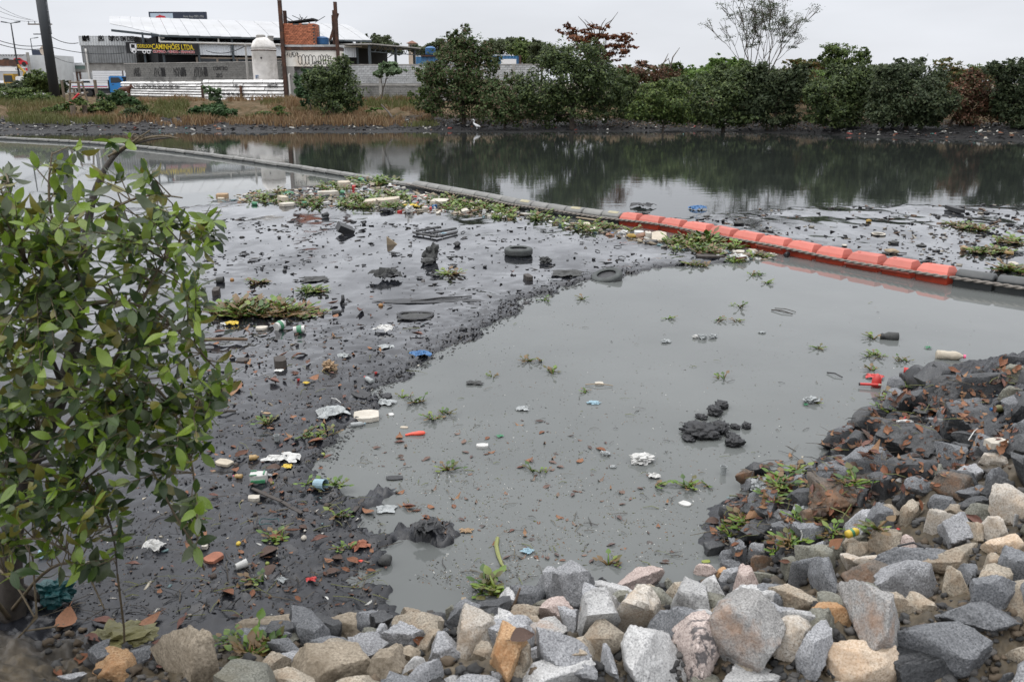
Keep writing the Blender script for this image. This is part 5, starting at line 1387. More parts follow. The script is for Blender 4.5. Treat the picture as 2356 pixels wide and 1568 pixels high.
def tree(name, label, cat, Y, lobes, pal, n, leaf, base, tr=0.12, group=None, zground=None, bark=None, limbs=True, shell=.55, asp=.55, roots=0):
 seed = int(abs(base[0] * 7 + base[1] * 13 + Y)); rng = np.random.default_rng(seed)
 k = Y / FPX
 b = at_y(base[0], base[1], Y)
 z0 = zground if zground is not None else (fz(b.x, Y) if Y < 129 else 1.86)
 z0 = max(z0, 0.0)
 o = thing(name, label, cat, (b.x, Y, z0), 0, group)
 L3 = []
 for (px, py, rx, ry) in lobes:
  p = at_y(px, py, Y + rng.uniform(-.8, .8)); L3.append((p.x - b.x, p.y - Y, p.z - z0, rx * k, ry * k, max(rx, ry) * k * rng.uniform(.6, .85)))
 Lx = []
 for (x, y, z, rx, rz, ry) in L3:
  Lx.append((x, y, z, rx * .86, rz * .86, ry * .86))
  for _ in range(3):
   a = rng.uniform(-.4, 3.5); f = rng.uniform(.3, .5); Lx.append((x + rx * .8 * math.cos(a), y + rng.uniform(-.6, .2) * ry, z + rz * .8 * math.sin(a), rx * f, rz * f * 1.2, ry * f))
 P, N = crown_pts(Lx, n, rng, shell)
 P[:, 2] = np.maximum(P[:, 2], 0.05 + 0.2 * rng.uniform(size=len(P)))
 V, F, c = leaf_quads(P, N, leaf, rng, PAL[pal] if isinstance(pal, str) else pal, asp)
 obj("crown", fast_mesh("crown", V, F, LEAFM, c), o)
 if tr:
  mb = MB(); zc = np.mean([l[2] for l in L3]); xc = np.mean([l[0] for l in L3])
  mb.tube([(0, 0, -.2), (xc * .2, .05, zc * .35), (xc * .6, -.05, zc * .7), (xc, 0, zc * 1.05)], [tr * 1.25, tr, tr * .75, tr * .4], 7)
  for l in L3:
   s = rng.uniform(.3, .75); st = (xc * s * .8, 0, zc * s)
   mid = ((st[0] + l[0]) / 2 + rng.uniform(-.2, .2), l[1] / 2, (st[2] + l[2]) / 2 - .1)
   mb.tube([st, mid, (l[0], l[1], l[2] + l[4] * .3)], [tr * .5, tr * .35, tr * .15], 5)
   for _ in range(4):
    e = (l[0] + rng.uniform(-.8, .8) * l[3], l[1] + rng.uniform(-.7, .7) * l[5], l[2] + rng.uniform(-.5, .95) * l[4])
    mb.tube([mid, e], [tr * .25, tr * .06], 4)
  mb.build("trunk", bark or BARK, o)
 if roots:
  mb = MB()
  for i in range(roots):
   a = rng.uniform(0, 6.28); d = rng.uniform(.4, 1.7)
   mb.tube([(0, 0, rng.uniform(.7, 1.6)), (d * .6 * math.cos(a), d * .6 * math.sin(a), .6), (d * math.cos(a), d * math.sin(a), -.1)], .03, 4)
  mb.build("stilt_roots", BARKP, o)
 return o
SH = "trees and shrubs of the far bank"
tree("mangrove", "rounded mangrove with stilt roots in front of the block wall", "tree", 73, [(772,165,48,30),(755,200,50,36),(795,205,45,40),(738,185,34,26),(775,240,46,30),(808,235,30,30),(742,225,34,25)], 'mangrove', 5200, .17, (775, 275), .12, SH, roots=26)
tree("broadleaf_shrub", "pale broad-leaved shrub leaning left of the rounded mangrove", "shrub", 76, [(705,190,26,22),(688,205,16,20),(722,178,20,16),(700,225,18,20)], [(.06,.12,.05),(.09,.16,.07),(.05,.09,.045)], 500, .26, (715, 240), .06, SH, asp=.7)
tree("sapling", "broad-leaved sapling standing alone against the block wall", "sapling", 82, [(895,158,30,14),(880,168,20,12),(912,165,20,12)], 'pale', 260, .28, (875, 232), .05, SH, asp=.75)
tree("vine_tree", "tall tree smothered in vines right of the block wall", "tree", 70, [(1068,88,22,26),(1042,85,14,16),(1045,118,46,34),(1092,130,42,40),(1040,165,58,42),(1100,175,52,46),(1062,210,72,36),(1010,205,34,40),(990,240,28,26),(1075,250,62,30),(1115,215,40,36)], 'vine', 8600, .17, (1068, 285), .16, SH)
tree("shrub", "tangled brownish shrub at the foot of the vine tree", "shrub", 67.5, [(1150,225,42,28),(1140,262,48,26),(1185,250,46,36),(1205,215,24,20)], 'vine', 3300, .16, (1160, 287), .06, SH)
tree("sprawling_shrub", "thin light green shrub left of the vine tree trunk", "shrub", 72, [(985,185,30,30),(1000,160,20,16),(965,225,24,26),(1005,255,28,20)], 'green', 1000, .17, (995, 275), .06, SH, shell=.3)
tree("mangrove_tree", "broad dark mangrove below the red leaved tree", "tree", 68, [(1275,132,44,32),(1330,138,58,38),(1375,168,46,38),(1300,185,80,46),(1385,208,56,46),(1245,215,52,42),(1320,248,92,36),(1405,252,36,32),(1250,265,50,24)], 'mangrove', 9500, .17, (1315, 288), .17, SH)
tree("mangrove_bush", "low dome shaped bush above the bright mud spit", "shrub", 65, [(1510,212,44,26),(1540,236,54,34),(1500,252,52,30),(1572,268,28,18),(1548,270,46,20)], 'green', 4600, .16, (1525, 290), .07, SH)
tree("red_scrub", "reddish twiggy scrub between the broad mangrove and the dome bush", "shrub", 80, [(1468,165,46,20),(1500,185,50,26),(1440,192,28,34),(1535,178,28,20)], 'rust', 2000, .19, (1480, 225), .07, SH, shell=.2)
tree("green_scrub", "small green clump with two dead branches sticking up behind", "shrub", 84, [(1545,162,34,12),(1575,172,30,14),(1510,160,20,9)], 'green', 900, .2, (1555, 215), .06, SH)
tree("mangrove_tree", "dark mangrove left of the tall sparse tree, its foot in the water", "tree", 66.5, [(1640,190,46,34),(1690,198,52,40),(1640,238,62,38),(1715,250,52,38),(1660,272,62,22),(1610,262,26,20)], 'mangrove', 7200, .17, (1665, 290), .13, SH)
tree("light_tree", "yellow green tree crown standing behind the dark mangroves", "tree", 76, [(1610,168,36,16),(1665,150,40,16),(1700,160,36,14),(1640,162,40,12)], 'bright', 1700, .2, (1650, 225), .09, SH)
tree("mangrove_tree", "dark mangrove right under the tall sparse tree", "tree", 65.5, [(1765,190,48,36),(1800,222,50,44),(1780,268,54,26),(1830,195,36,34),(1745,235,40,36)], 'dark', 6200, .17, (1785, 290), .13, SH)
tree("almond_tree", "small tree with orange and green leaves on a thin bare trunk", "tree", 72, [(1855,145,46,9),(1830,160,36,8),(1880,152,40,9),(1850,185,46,14),(1862,215,36,14),(1815,175,30,10)], 'autumn', 1500, .2, (1857, 285), .08, SH, shell=.1, asp=.7)
tree("airy_tree", "feathery topped tree rising above the right mangroves", "tree", 69, [(1935,120,40,20),(1960,140,38,22),(1915,140,34,18),(1985,130,20,18),(1940,160,40,16)], 'green', 2100, .15, (1940, 250), .1, SH, shell=.1)
tree("mangrove_tree", "dark bulging mangrove beneath the feathery topped tree", "tree", 63.5, [(1945,185,52,38),(1905,225,48,40),(1965,240,48,42),(1925,272,62,26),(1985,200,28,40)], 'mangrove', 7000, .16, (1935, 295), .13, SH)
tree("mangrove_tree", "largest dark mangrove of the right bank with flat layered crown", "tree", 61.5, [(2080,162,54,20),(2112,180,52,34),(2050,198,58,38),(2100,225,72,44),(2070,258,72,36),(2145,255,36,38),(2025,250,30,36)], 'dark', 9200, .16, (2085, 300), .15, SH)
tree("twiggy_tree", "half bare twiggy tree between the two right mangroves", "tree", 68, [(2195,160,34,18),(2170,145,24,12),(2215,175,24,14)], 'autumn', 500, .16, (2205, 240), .07, SH, shell=.1)
tree("rust_leaved_tree", "leaning tree with rusty pink leaves near the right edge", "tree", 62, [(2235,195,36,30),(2262,225,44,34),(2205,232,38,40),(2290,255,46,26),(2225,265,40,26)], 'rust', 4200, .16, (2180, 300), .1, SH, shell=.35)
tree("mangrove_tree", "dark mangrove running out of the right edge of the picture", "tree", 61, [(2310,165,44,20),(2345,190,56,40),(2330,232,50,46),(2360,272,52,36),(2400,220,60,70),(2285,152,22,10),(2440,250,50,60)], 'dark', 8800, .16, (2350, 305), .15, SH)
for (lab, Y, lobes, pal, n) in [
 ("dark tree filling the gap right of the broad mangrove", 73, [(1430,215,40,40),(1445,250,30,30),(1420,185,26,24)], 'mangrove', 2200),
 ("dim tree filling the gap between dome bush and sparse tree", 73, [(1600,215,50,36),(1590,255,40,30),(1560,195,40,18)], 'mangrove', 2600),
 ("brownish thicket behind the small orange leaved tree", 76, [(1860,235,60,36),(1850,200,50,26),(1880,265,50,20)], 'autumn', 2400),
 ("dim tree between the feathery one and the layered mangrove", 70, [(2005,215,40,44),(2010,255,34,30),(2000,180,30,20)], 'mangrove', 2300),
 ("green brown thicket behind the rusty leaved tree", 69, [(2195,205,44,34),(2180,245,40,36),(2250,185,50,22),(2290,215,40,36)], 'autumn', 3000),
 ("dark thicket between the vine tree and the broad mangrove", 73, [(1185,205,36,36),(1210,245,36,36),(1170,250,30,30)], 'vine', 1900),
 ("dim crown behind the dark mangroves under the sparse tree", 78, [(1740,170,60,22),(1720,200,50,30),(1800,185,40,22)], 'green', 2300)]:
 tree("thicket_tree", lab, "tree", Y, lobes, pal, n, .16, (lobes[0][0], 285), .08, SH)
BK = "trees rising behind the yard"
for (lab, Y, lobes, pal, n) in [
 ("dark tree mass behind the right end of the warehouse roof", 165, [(868,100,26,16),(890,105,28,16),(845,104,16,20),(912,118,16,8)], 'far', 2600),
 ("far low tree between the tower house and the blue tank", 170, [(968,115,20,10),(985,122,26,10)], 'far', 900),
 ("far leafy tree left of the vine tree top", 140, [(1018,112,34,16),(1000,125,30,14),(1040,105,26,14)], 'far', 2300),
 ("flat topped far tree right of the vine tree top", 130, [(1150,100,40,12),(1175,112,44,14),(1125,115,26,20)], 'far', 2600),
 ("rounded far tree behind the blue container", 125, [(1200,112,34,18),(1225,130,34,20)], 'green', 2400),
 ("darker far tree just left of the broad mangrove", 115, [(1245,115,28,18),(1250,138,30,22)], 'far', 2000),
 ("low bright scrub far behind the dome bush", 105, [(1585,175,30,12),(1550,185,30,14),(1620,178,26,14)], 'bright', 1400),
 ("low far tree line piece behind the layered mangrove", 100, [(2010,165,40,14),(2040,180,50,20),(1990,185,40,20)], 'far', 2300),
 ("low far green piece behind the twiggy tree", 100, [(2170,180,44,16),(2220,180,50,18),(2270,170,40,16)], 'green', 2300),
 ("far green piece behind the small orange leaved tree", 96, [(1850,190,60,24),(1800,175,50,16),(1900,185,40,22)], 'bright', 2500),
 ("far scrub filling behind the reddish twigs", 100, [(1430,180,40,24),(1480,190,50,20)], 'green', 1800)]:
 tree("background_tree", lab, "tree", Y, lobes, pal, n, .0019 * Y + .04, (lobes[0][0], 186), .15, BK)
# --- sparse branching trees
def branchy(name, label, Y, base, top, spread, levels, seed, pal, tuft, tr, tuftn=14, flat=.35, bare=0.15, up=.75):
 rng = np.random.default_rng(seed); rd = random.Random(seed)
 b = at_y(base[0], base[1], Y); z0 = max(fz(b.x, Y), 0)
 T = at_y(top[0], top[1], Y); H = T.z - z0; W = spread * Y / FPX
 o = thing(name, label, "tree", (b.x, Y, z0), 0, SH)
 mb = MB(); tips = []
 def grow(p, d, L, r, lv):
  q = p; pts = [p]
  for i in range(3):
   d2 = Vector((d.x + rd.uniform(-.18, .18), d.y + rd.uniform(-.18, .18), d.z + rd.uniform(-.05, .16))).normalized()
   q = q + d2 * L / 3; pts.append(q); d = d2
  mb.tube([tuple(x) for x in pts], np.maximum(np.linspace(r, r * .55, 4), .02), 5 if lv > 1 else 4)
  if lv == 0: tips.append((q, d)); return
  for i in range(rd.choice([2, 3, 3]) if lv > 1 else rd.choice([3, 4])):
   a = rd.uniform(0, 6.28); s = rd.uniform(.3, .7)
   nd = Vector((d.x + s * math.cos(a) * W / H * 2.0, d.y + s * math.sin(a) * .8, d.z * up + rd.uniform(0, .25))).normalized()
   grow(pts[rd.choice([2, 3, 3])], nd, L * rd.uniform(.62, .85), r * .5, lv - 1)
   if lv == 1: tips.append((pts[2], d))
 trunk_n = 3
 trunk_n = 5
 for i in range(trunk_n):
  a = i * 2.1 + rd.uniform(-.3, .3)
  grow(Vector((.15 * math.cos(a), .15 * math.sin(a), -.1)), Vector((.45 * math.cos(i * 1.26 + .9), .4 * math.sin(a), 1)).normalized(), H * .42, tr, levels)
 m = mb.build("trunk", BARK, o)
 zs = np.percentile([t[0].z for t in tips], 97); xs = np.percentile([abs(t[0].x) for t in tips], 96)
 sc = Vector((W / xs, W / xs, H / zs)); m.scale = sc
 P, N = [], []
 for t, d in tips:
  if rd.random() < bare: continue
  t = Vector((t.x * sc.x, t.y * sc.y, t.z * sc.z))
  for _ in range(tuftn):
   P.append((t.x + rd.gauss(0, tuft), t.y + rd.gauss(0, tuft), t.z + rd.gauss(0, tuft * flat))); v = Vector((rd.gauss(0, .4), rd.gauss(0, .4), 1)).normalized(); N.append(tuple(v))
 V, F, c = leaf_quads(np.array(P), np.array(N), .12, rng, PAL[pal], .5)
 obj("crown", fast_mesh("crown", V, F, LEAFM, c), o)
 return o
branchy("sparse_tree", "tall nearly bare tree with small dark leaf tufts against the sky", 76, (1745, 215), (1745, -12), 106, 4, 11, 'dark', .22, .13, 18, .3, .35)
tree("red_leaved_tree", "tree with sparse red brown leaves in tiers against the sky", "tree", 84, [(1315,76,30,11),(1345,92,48,12),(1395,84,50,12),(1418,106,44,12),(1350,112,44,12),(1402,124,48,12),(1300,62,14,8),(1380,66,28,9),(1375,138,46,12),(1430,92,24,9)], 'red', 1500, .20, (1372, 225), .15, SH, shell=.1, asp=.75)
b = at_y(1372, 60, 84)
mb = MB()
for e in ((1422, 28), (1410, 45), (1330, 38), (1345, 45), (1395, 42), (1360, 50)):
 q = at_y(e[0], e[1], 84); r = at_y((1372 * .4 + e[0] * .6), 55, 84)
 mb.tube([(0, 0, -1.5), tuple(Vector((r.x - b.x, .1, r.z - b.z))), tuple(Vector((q.x - b.x, 0, q.z - b.z)))], [.06, .04, .015], 4)
bpy.data.objects["red_leaved_tree"]; o = mb.build("bare_twigs", BARK, bpy.data.objects["red_leaved_tree"]); rt = bpy.data.objects["red_leaved_tree"]; o.location = b - rt.location
mb = MB(); b = at_y(1540, 165, 82)
for pts in (((0, 0), (6, -30), (20, -50)), ((3, -12), (-4, -28)), ((-30, 0), (-12, -20), (-4, -38)), ((-12, -20), (-2, -28))):
 k = 82 / FPX; mb.tube([(a * k, 0, -z * k) for a, z in pts], [.06] * (len(pts) - 1) + [.02], 5)
mb.tube([(0, 0, -4), (0, 0, 0)], .08, 5); mb.tube([(-30 * k, 0, -3), (-30 * k, 0, 0)], .07, 5)
tag(mb.build("dead_branches", BARKP, None, b), "pale dead forked branches sticking up over the reddish scrub", "dead tree")
# --- hedge, weeds
def weeds(label, Y, lobes, pal, n, leaf=.16, name="weed_clump"):
 tree(name, label, "weeds", Y, lobes, pal, n, leaf, (lobes[0][0], lobes[0][1] + lobes[0][3]), 0, "weeds on the far bank", asp=.6)
weeds("long dark hedge at the far left below the white van", 97, [(20,200,40,9),(60,203,40,12),(100,200,40,14),(130,205,26,14),(148,196,10,8)], 'dark', 3600, .17, "hedge")
weeds("tall leafy bush growing at the foot of the black mast", 92, [(92,178,28,14),(110,190,26,16),(85,196,26,16),(70,185,18,12)], 'green', 1800, .2, "bush")
weeds("light green weeds along the left edge below the hedge", 82, [(20,218,50,12),(70,225,50,12),(-20,225,40,14),(45,212,40,9)], 'green', 2600, .15)
weeds("deep green weeds around the timber rack", 75, [(150,252,26,14),(185,235,20,8),(120,260,20,10),(205,262,22,10),(235,250,30,14)], 'green', 1700, .17)
weeds("leafy plant in front of the horse's hind legs", 78, [(275,225,26,12),(255,240,30,12),(290,238,24,14),(235,222,10,10)], [(.05,.10,.035),(.07,.13,.05)], 1300, .19)
weeds("dark rounded weed clump below the left end of the white fence", 72, [(318,258,26,14),(295,262,24,12),(335,265,16,9)], 'mangrove', 1300, .15)
weeds("slender castor plant rising in front of the nearer fence", 75, [(490,212,18,7),(478,205,10,5),(496,225,14,9),(503,240,10,7)], 'pale', 420, .22)
weeds("leafy weeds at the foot of the slender castor plant", 73, [(490,252,40,11),(460,256,22,9),(520,258,22,10)], [(.05,.10,.035),(.07,.13,.05)], 1200, .18)
weeds("low green creeper on the bank under the steel column", 72, [(615,262,22,7),(640,250,14,7),(655,262,16,6)], 'green', 700, .14)
weeds("small green patch below the rounded mangrove, at its right", 74, [(868,252,14,4),(850,258,10,4)], 'bright', 200, .13)
# --- dry grass
def grass():
 rng = np.random.default_rng(12); n = 26000
 px = rng.uniform(-60, 1010, n); py = rng.uniform(222, 276, n)
 gap = vnoise(px / 45, py / 14, seed=3) + .35 * vnoise(px / 12, py / 6, seed=5)
 keep = (gap > -.25) & ~((px > 150) & (px < 262) & (py > 222) & (py < 262) & (gap < .5)); px, py = px[keep], py[keep]
 ds = []
 Y = np.interp(py, [222, 276], [86, 68.5]); X = (px - 1178) / FPX * (Y * cP + .5)
 z = far_h(X, Y)[0]
 n = len(X); h = rng.uniform(.35, 1.0, n) * (0.75 + .5 * (vnoise(X * .4, Y * .4, seed=6) + .5)); h = np.clip(h, .2, 1.25) * .75
 a = rng.uniform(0, 6.28, n); lean = rng.uniform(.1, .8, n) * h
 dx, dy = np.cos(a), np.sin(a) * .6
 w = rng.uniform(.015, .035, n)
 B = np.stack([X, Y, z - .03], 1)
 side = np.stack([np.ones(n), np.zeros(n), np.zeros(n)], 1) * w[:, None]
 mid = B + np.stack([dx * lean * .35, dy * lean * .35, h * .65], 1); tip = B + np.stack([dx * lean, dy * lean, h * rng.uniform(.7, 1, n)], 1)
 V = np.stack([B - side, B + side, mid + side * .8, mid - side * .8, tip], 1).reshape(-1, 3)
 i = np.arange(n) * 5
 F = np.concatenate([np.stack([i, i + 1, i + 2], 1), np.stack([i, i + 2, i + 3], 1), np.stack([i + 3, i + 2, i + 4], 1)])
 green = np.clip((vnoise(X * .18, Y * .3, seed=9) + .12) * 3, 0, 1) * .75
 green = np.where(px[:n] < 130, np.maximum(green, np.interp(py, [222, 250, 262], [.9, .6, 0])), green)
 c = np.array(PAL['dry'])[rng.integers(4, size=n)] * rng.uniform(.7, 1.15, (n, 1)); g = np.array((.09, .13, .035)) * rng.uniform(.6, 1.2, (n, 1))
 c = c * (1 - green[:, None]) + g * green[:, None]
 me = fast_mesh("dry_grass", V, F, LEAFM, np.repeat(c, 5, 0))
 tag(obj("dry_grass", me), "dry straw coloured grass along the far bank", "grass", kind="stuff")
grass()
def undergrowth():
 """dead leaves and low twigs under the right-hand trees"""
 rng = np.random.default_rng(15); n = 9000
 px = rng.uniform(940, 2420, n); py = rng.uniform(255, 300, n)
 Y = np.interp(px, [940, 1650, 1900, 2420], [70, 67.5, 64, 60.5]) + rng.uniform(0, 6, n)
 X = (px - 1178) / FPX * (Y * cP + .6); z = far_h(X, Y)[0]
 k = z > .12; X, Y, z = X[k], Y[k], z[k]; n = len(X)
 N = rng.normal(size=(n, 3)) * .5 + (0, -.3, 1); N /= np.linalg.norm(N, axis=1)[:, None]
 V, F, c = leaf_quads(np.stack([X, Y, z + rng.exponential(.12, n)], 1), N, .12, rng, [(.11, .06, .035), (.07, .045, .03), (.05, .06, .025), (.16, .11, .07)], .6)
 tag(obj("undergrowth", fast_mesh("undergrowth", V, F, LEAFM, c)), "fallen leaves and low growth under the far bank trees", "undergrowth", kind="stuff")
undergrowth()
def shore_litter():
 rng = np.random.default_rng(16); n = 1500
 px = rng.uniform(-50, 2420, n); t = rng.beta(1.2, 2.2, n)
 yw = np.interp(px, [-700, 0, 1200, 1650, 1850, 2100, 2356, 3000], [306, 307, 304, 303, 308, 320, 325, 332]); py = yw - 3 - t * 34
 Vs, Fs, Cs, k = [], [], [], 0
 box = MB().box((0, 0, 0), (1, 1, 1)); bv = box.v[0]; bf = np.array(box.f)
 for a, b in zip(px, py):
  Y = 58 + rng.uniform(0, 1) * 0
  d = ray(a, b)
  Y = 55.0
  while Y < 80 and CAM_H + d[2] / d[1] * Y > fz(d[0] / d[1] * Y, Y): Y += .5
  x = d[0] / d[1] * Y; z = max(fz(x, Y), 0)
  s = rng.uniform(.04, .16); sc = np.array([s * rng.uniform(1, 2.5), s, s * rng.uniform(.2, .7)])
  v = (bv * (1 + .4 * rng.normal(size=bv.shape)) * sc) @ rotm(rng.uniform(-.4, .4), rng.uniform(-.4, .4), rng.uniform(0, 3)).T + (x, Y, z + .03)
  Vs.append(v); Fs.append(bf + k); k += 8
  c = [(.55, .54, .5), (.03, .03, .032), (.03, .03, .032), (.10, .08, .06), (.38, .32, .24), (.03, .03, .03), (.25, .12, .07), (.12, .3, .28), (.05, .05, .05), (.4, .1, .08)][min(9, int(rng.exponential(3)))] if rng.random() < .45 else (.03, .03, .032)
  Cs.append(np.tile(np.array(c) * rng.uniform(.7, 1.2), (8, 1)))
 tag(obj("shore_litter", fast_mesh("shore_litter", np.concatenate(Vs), np.concatenate(Fs), VC("litter_bits", .6), np.concatenate(Cs))), "scraps of rubbish and dark clods strewn over the far mud strip", "litter", kind="stuff")
shore_litter()
b = at_y(985, 300, 67.5) if False else at_y(840, 296, 67)
mb = MB(); mb.tube([(0, 0, .05), (-.5, .3, .7), (-1.1, .5, 1.3)], [.09, .08, .05], 6); mb.tube([(-.2, .1, .3), (.25, 0, .55)], [.05, .02], 5)
q = on_z(908, 291, .1); tag(mb.build("drift_log", BARKP, None, (q.x, q.y, max(0, fz(q.x, q.y)))), "forked drift log slanting down the mud right of the stilt roots", "log")
# ------------------------------------------------------------------ floating boom
bp = np.array([(p.x, p.y) for p in BOOM])
# smooth the line a little
def chaikin(P, n=2):
 for _ in range(n):
  Q = [P[0]]
  for a, b in zip(P, P[1:]): Q += [a * .75 + b * .25, a * .25 + b * .75]
  P = np.array(Q + [P[-1]])
 return P
bs = chaikin(bp, 2)
bl = np.concatenate([[0], np.cumsum(np.linalg.norm(np.diff(bs, axis=0), axis=1))])
def bpt(s): return np.array([np.interp(s, bl, bs[:, 0]), np.interp(s, bl, bs[:, 1])])
def s_of(px):
 pp = np.array([1178 + FPX * x / depth_of((x, y, 0)) for x, y in bs])
 return float(np.interp(px, pp, bl))
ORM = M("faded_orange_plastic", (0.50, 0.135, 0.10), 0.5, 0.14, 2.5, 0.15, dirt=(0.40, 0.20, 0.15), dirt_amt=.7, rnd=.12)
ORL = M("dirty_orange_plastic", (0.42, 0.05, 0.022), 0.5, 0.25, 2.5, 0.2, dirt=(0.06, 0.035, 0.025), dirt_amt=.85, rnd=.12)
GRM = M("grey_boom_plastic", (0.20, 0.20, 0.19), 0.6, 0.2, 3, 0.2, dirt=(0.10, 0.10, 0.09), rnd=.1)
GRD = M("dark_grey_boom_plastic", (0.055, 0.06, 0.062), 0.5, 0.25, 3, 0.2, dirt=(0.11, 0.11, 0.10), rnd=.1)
PLM = M("weathered_label", (0.36, 0.33, 0.22), 0.7, 0.3, 8, 0.1)
ROPE = M("grey_rope", (0.20, 0.18, 0.16), 0.9, 0.3, 20, 0.4)
def loft(mb, secs, cap=True, col=None):
 """secs: list of (n,3) rings"""
 n = len(secs[0]); k = len(secs)
 F = [(i * n + j, i * n + (j + 1) % n, (i + 1) * n + (j + 1) % n, (i + 1) * n + j) for i in range(k - 1) for j in range(n)]
 if cap: F += [tuple(range(n))[::-1], tuple((k - 1) * n + j for j in range(n))]
 mb.add(np.concatenate(secs), F, col)
def float_meshes(L, kind):
 """float lying along x, waterline at z=0"""
 h = L / 2
 lo = MB(); W0, W1 = .17, .25
 r = lambda x, w, z0, z1, w1: np.array([(x, -w, z0), (x, w, z0), (x, w1, z1), (x, -w1, z1)])
 loft(lo, [r(-h * .90, W0, -.14, .17, W1), r(-h * .98, W0 * .9, -.02, .17, W1), ][:1] + [r(-h * .985, W0 * 1.05, -.12, .17, W1), r(h * .985, W0 * 1.05, -.12, .17, W1), r(h * .90, W0, -.14, .17, W1)][:2])
 fl = MB(); fl.box((0, 0, .185), (L * .99, .56, .03)); fl.box((0, -.285, .165), (L * .99, .02, .05))
 up = MB()
 if kind == 'orange':
  loft(up, [r(-h * .96, .20, .20, .20, .20) * np.array([1, 1, 1])][:0] + [np.array([(-h * .96, -.23, .20), (h * .96, -.23, .20), (h * .96, .23, .20), (-h * .96, .23, .20)]),
                  np.array([(-h * .93, -.21, .27), (h * .93, -.21, .27), (h * .93, .21, .27), (-h * .93, .21, .27)]),
                  np.array([(-h * .80, -.13, .40), (h * .84, -.13, .40), (h * .84, .13, .40), (-h * .80, .13, .40)]),
                  np.array([(-h * .78, -.11, .41), (h * .82, -.11, .41), (h * .82, .11, .41), (-h * .78, .11, .41)])])
  up.tube([(-h * .5, -.02, .405), (-h * .5, -.02, .425)], .03, 8)
 else:
  n = 10; th = np.linspace(0, math.pi, n)
  ring = lambda x, s: np.stack([np.full(n, x), -.22 * s * np.cos(th), .20 + .17 * s * np.sin(th)], 1)
  loft(up, [ring(-h * .97, .8), ring(-h * .90, 1), ring(h * .90, 1), ring(h * .97, .8)])
 return lo, fl, up
def unit(name, s0, s1, kind, label, group, mats, detail=True, plate=False):
 a, b = bpt(s0 + (.04 if kind == 'orange' else .015)), bpt(s1 - (.04 if kind == 'orange' else .015)); L = float(np.linalg.norm(b - a)); m = (a + b) / 2
 ang = math.atan2(b[1] - a[1], b[0] - a[0])
 o = thing(name, label, "boom float", (m[0], m[1], 0), ang, group)
 o.rotation_euler = (random.uniform(-.1, .1), random.uniform(-.025, .025), ang + random.uniform(-.03, .03))
 lo, fl, up = float_meshes(L, kind)
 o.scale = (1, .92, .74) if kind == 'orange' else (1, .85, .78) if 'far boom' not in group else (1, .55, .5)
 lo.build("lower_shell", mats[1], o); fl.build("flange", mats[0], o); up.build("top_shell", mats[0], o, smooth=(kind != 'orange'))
 if plate:
  mb = MB(); mb.box((.05, -.10, .355), (L * .55, .12, .006), rotm(.5, 0, 0)); mb.build("label_plate", PLM, o)
 return o
ORD = ["first", "second", "third", "fourth", "fifth", "sixth", "seventh", "eighth", "ninth", "tenth", "eleventh", "twelfth", "thirteenth", "fourteenth", "fifteenth"]
ob = [1432, 1476, 1528, 1577, 1640, 1695, 1754, 1818, 1885, 1955, 2036, 2112, 2196]
for i in range(12):
 unit("boom_float", s_of(ob[i]), s_of(ob[i + 1]), 'orange', ("orange boom float next to the grey labelled ones, at the far end" if i == 0 else "orange boom float next to the dark grey ones, at the near end" if i == 11 else ORD[i] + " orange boom float counted from the grey labelled ones"), "orange boom floats", (ORM, ORL))
gb = [957, 991, 1018, 1045, 1072, 1101, 1130, 1162, 1194, 1230, 1266, 1307, 1346, 1390, 1432]
for i in range(14):
 unit("boom_float", s_of(gb[i]), s_of(gb[i + 1]), 'grey', ORD[13 - i] + " grey boom float counted leftwards from the orange ones", "grey boom floats by the litter raft", (GRM, GRD), plate=i in (8, 11, 13))
db = [2196, 2290, 2395, 2500, 2600]
for i in range(3):
 unit("boom_float", s_of(db[i]), s_of(db[i + 1]), 'grey', ["dark grey boom float touching the last orange one", "dark grey boom float cut by the right edge", "dark grey boom float beyond the right edge"][i], "dark grey boom floats", (GRD, GRD))
s0, s1 = s_of(-120), s_of(957); n = int((s1 - s0) / 1.05)
for i in range(n):
 a, b = s0 + (s1 - s0) * i / n, s0 + (s1 - s0) * (i + 1) / n
 unit("boom_float", a, b, 'grey', "pale grey float of the long boom run crossing the river to the left bank", "grey floats of the far boom run", (GRM, GRD))
# rope along the near side
def rope(s0, s1, off, z, r, label, step):
 S_ = np.arange(s0, s1, step); pts = []
 P = np.array([bpt(s) for s in S_]); T = np.gradient(P, axis=0); T /= np.linalg.norm(T, axis=1)[:, None]
 Nn = np.stack([T[:, 1], -T[:, 0]], 1)
 base = P + Nn * off
 mb = MB()
 for ph in (0, math.pi):
  a = S_ / .16 * 2 * math.pi * .5 + ph
  V = np.stack([base[:, 0] + Nn[:, 0] * r * .55 * np.cos(a), base[:, 1] + Nn[:, 1] * r * .55 * np.cos(a), z + .015 * np.sin(S_ * 1.7) + r * .55 * np.sin(a)], 1)
  mb.tube(V, r * .7, 6)
 tag(mb.build("rope", ROPE, smooth=True), label, "rope")
rope(s_of(950), s_of(2196), .28, .15, .028, "thick twisted rope running along the grey and orange floats", .05)
rope(s_of(2196), s_of(2590), .27, .155, .03, "thick rope continuing along the dark grey floats at the right", .05)
